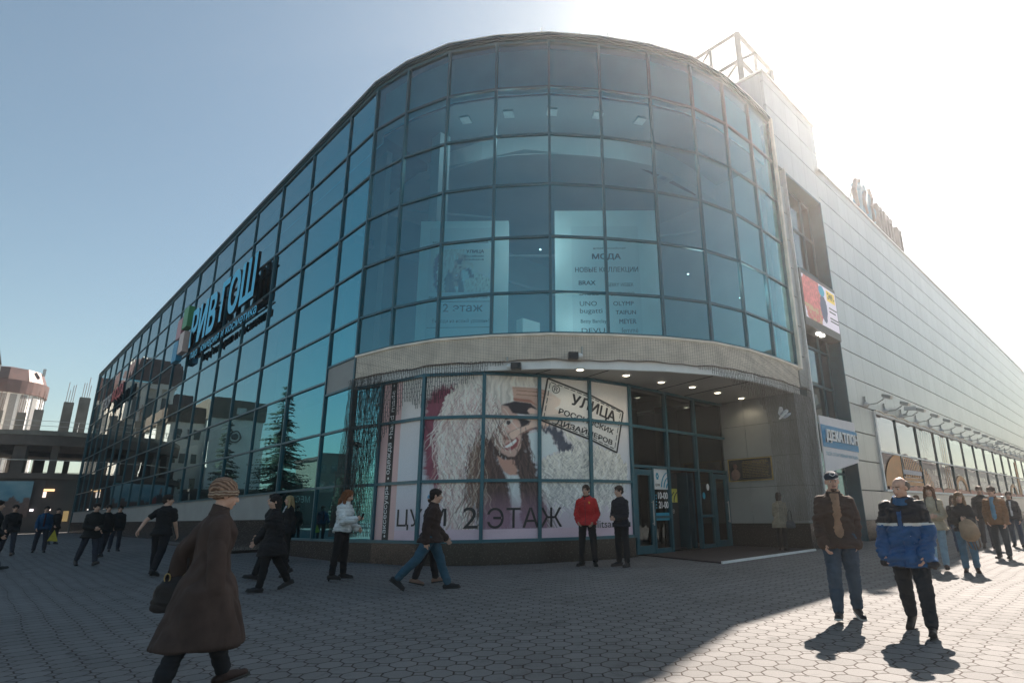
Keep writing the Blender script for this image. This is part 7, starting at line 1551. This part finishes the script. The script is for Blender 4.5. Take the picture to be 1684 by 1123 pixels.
# 12..: group near the side glass
person('blonde woman in a black coat standing near the glass facade', 6.55, 17.6, 1.80, -70, STAND, SW, top=dict(col=(0.014, 0.014, 0.016), hem=-0.22, front=((0.4, 0.42, 0.45), 0.04, 0.28, 0.54)), hair=('long', (0.42, 0.31, 0.16), 0.32), fem=True, head=(-4, 0), trousers=(0.012, 0.012, 0.013))
person('dark-haired woman in a black coat and knee-length boots walking left', 4.08, 11.6, 1.68, -78, [(16, 2, 8, 8), (-18, 2, 14, -22)], SW, top=dict(name='coat', col=(0.012, 0.012, 0.014), hem=-0.30, flare=0.05, g=0.034), hair=('bob', (0.014, 0.011, 0.011)), fem=True, trousers=(0.012, 0.012, 0.013))
person('person in black with a hood walking just behind the brown coat woman', 4.75, 13.6, 1.76, -85, WALK, SW2, top=dict(col=(0.011, 0.012, 0.014), hem=-0.16, g=0.034), hair=('short', (0.014, 0.011, 0.011)), trousers=(0.012, 0.012, 0.013))
person('young man in a black T-shirt with bare arms swinging wide', 3.34, 16.5, 1.80, 150, [(10, 3, 6, 6), (-14, 3, 14, -16)], [(-42, 28, 12, 0), (14, 12, 18, 4)], top=dict(name='t_shirt', col=(0.011, 0.012, 0.014), hem=-0.08, g=0.014, skin_arm=True), trousers=(0.012, 0.013, 0.017), hair=('short', (0.02, 0.015, 0.013)), head=(-60, 0), legw=1.1)
person('man in black with hands joined walking along the facade', 2.66, 21.3, 1.68, 20, WALK, [(6, 8, 74, 36), (6, 8, 76, 38)], top=dict(col=(0.013, 0.015, 0.016), hem=-0.16), hair=('short', (0.02, 0.015, 0.013)), vox=0.012)
person('man in black partly behind the man with joined hands', 3.45, 25.0, 1.68, 15, WALK2, SW, top=dict(col=(0.011, 0.012, 0.014), hem=-0.12), hair=('short', (0.02, 0.015, 0.013)), vox=0.013)
person('small figure in black standing on his own near the granite base', 4.28, 28.4, 1.66, 10, STAND, SW, top=dict(col=(0.012, 0.013, 0.015), hem=-0.14), hair=('short', (0.02, 0.015, 0.013)), vox=0.013)
person('man in a blue jacket carrying a yellow bag far left', 2.30, 30.3, 1.68, 0, [(4, 6, 4, 0), (-4, 6, 4, 0)], SW, top=dict(col=(0.012, 0.06, 0.13), hem=-0.08, front=((0.05, 0.02, 0.02), 0.05, 0.0, 0.5)), hair=('short', (0.02, 0.015, 0.013)), vox=0.013)
m_ = MB(); q = Vector((2.62, 30.0, -0.52)); m_.add([q + Vector((0, 0, 0.26)), q + Vector((-0.16, -0.03, -0.14)), q + Vector((0.14, -0.16, -0.16)), q + Vector((0.12, 0.06, -0.18)), q + Vector((-0.1, 0.08, -0.15))], [(0, 1, 2), (0, 2, 3), (0, 3, 4), (0, 4, 1), (1, 4, 3, 2)]); thing_from(m_, 'carrier_bag', cloth((0.42, 0.34, 0.03), 0.5, 'yellow_plastic'), 'yellow carrier bag hanging from the hand of the man in blue', 'bag')
person('big dark figure cut off by the left edge of the picture', 0.62, 21.2, 1.76, 75, WALK, SW, top=dict(col=(0.013, 0.014, 0.016), hem=-0.20, g=0.04), hair=('short', (0.02, 0.015, 0.013)), vox=0.012)
person('person in a dark coat at the kiosk beyond the man in the blue jacket', 3.3, 38.0, 1.66, 30, STAND, SW, top=dict(col=(0.02, 0.018, 0.018), hem=-0.22), hair=('short', (0.02, 0.015, 0.013)), vox=0.015)
person('dark figure between the left edge and the man in the blue jacket', 1.35, 29.0, 1.74, 10, WALK, SW, top=dict(col=(0.014, 0.014, 0.016), hem=-0.12), hair=('short', (0.02, 0.015, 0.013)), vox=0.015)
# bag woman by the pier
person('woman in a cream jacket with a shoulder bag by the netted pier', 17.5, 8.25, 1.70, 165, [(6, 2, 4, 4), (-6, 2, 6, -8)], [(4, 8, 40, 10), (6, 8, 60, 20)], top=dict(col=(0.30, 0.26, 0.20), hem=-0.26, flare=0.03, g=0.026), trousers=(0.014, 0.014, 0.015), shoes=(0.02, 0.012, 0.012), hair=('bob', (0.035, 0.018, 0.015)), fem=True)
bag(17.35, 7.88, -0.38, math.radians(-45), 0.26, 0.22, 0.10, (0.05, 0.06, 0.07), 'small grey shoulder bag carried by the woman in the cream jacket', strap=0.30, rings=False)
# ---------------------------------------------------------------- haze volume added to imitate the lens veil around the sun
def glare_haze():
    m = bpy.data.materials.new('glare_haze_air'); m.use_nodes = True; nt = m.node_tree; nt.nodes.clear(); out = nt.nodes.new('ShaderNodeOutputMaterial'); v = nt.nodes.new('ShaderNodeVolumePrincipled')
    v.inputs['Color'].default_value = (0.97, 0.97, 0.97, 1); v.inputs['Density'].default_value = 0.00115; v.inputs['Anisotropy'].default_value = 0.73
    nt.links.new(v.outputs[0], out.inputs['Volume'])
    mb = MB(); mb.box(-610, 910, -610, 910, -9, 27.5); o = mb.build('glare_haze', m); tag(o, kind='stuff')
glare_haze()
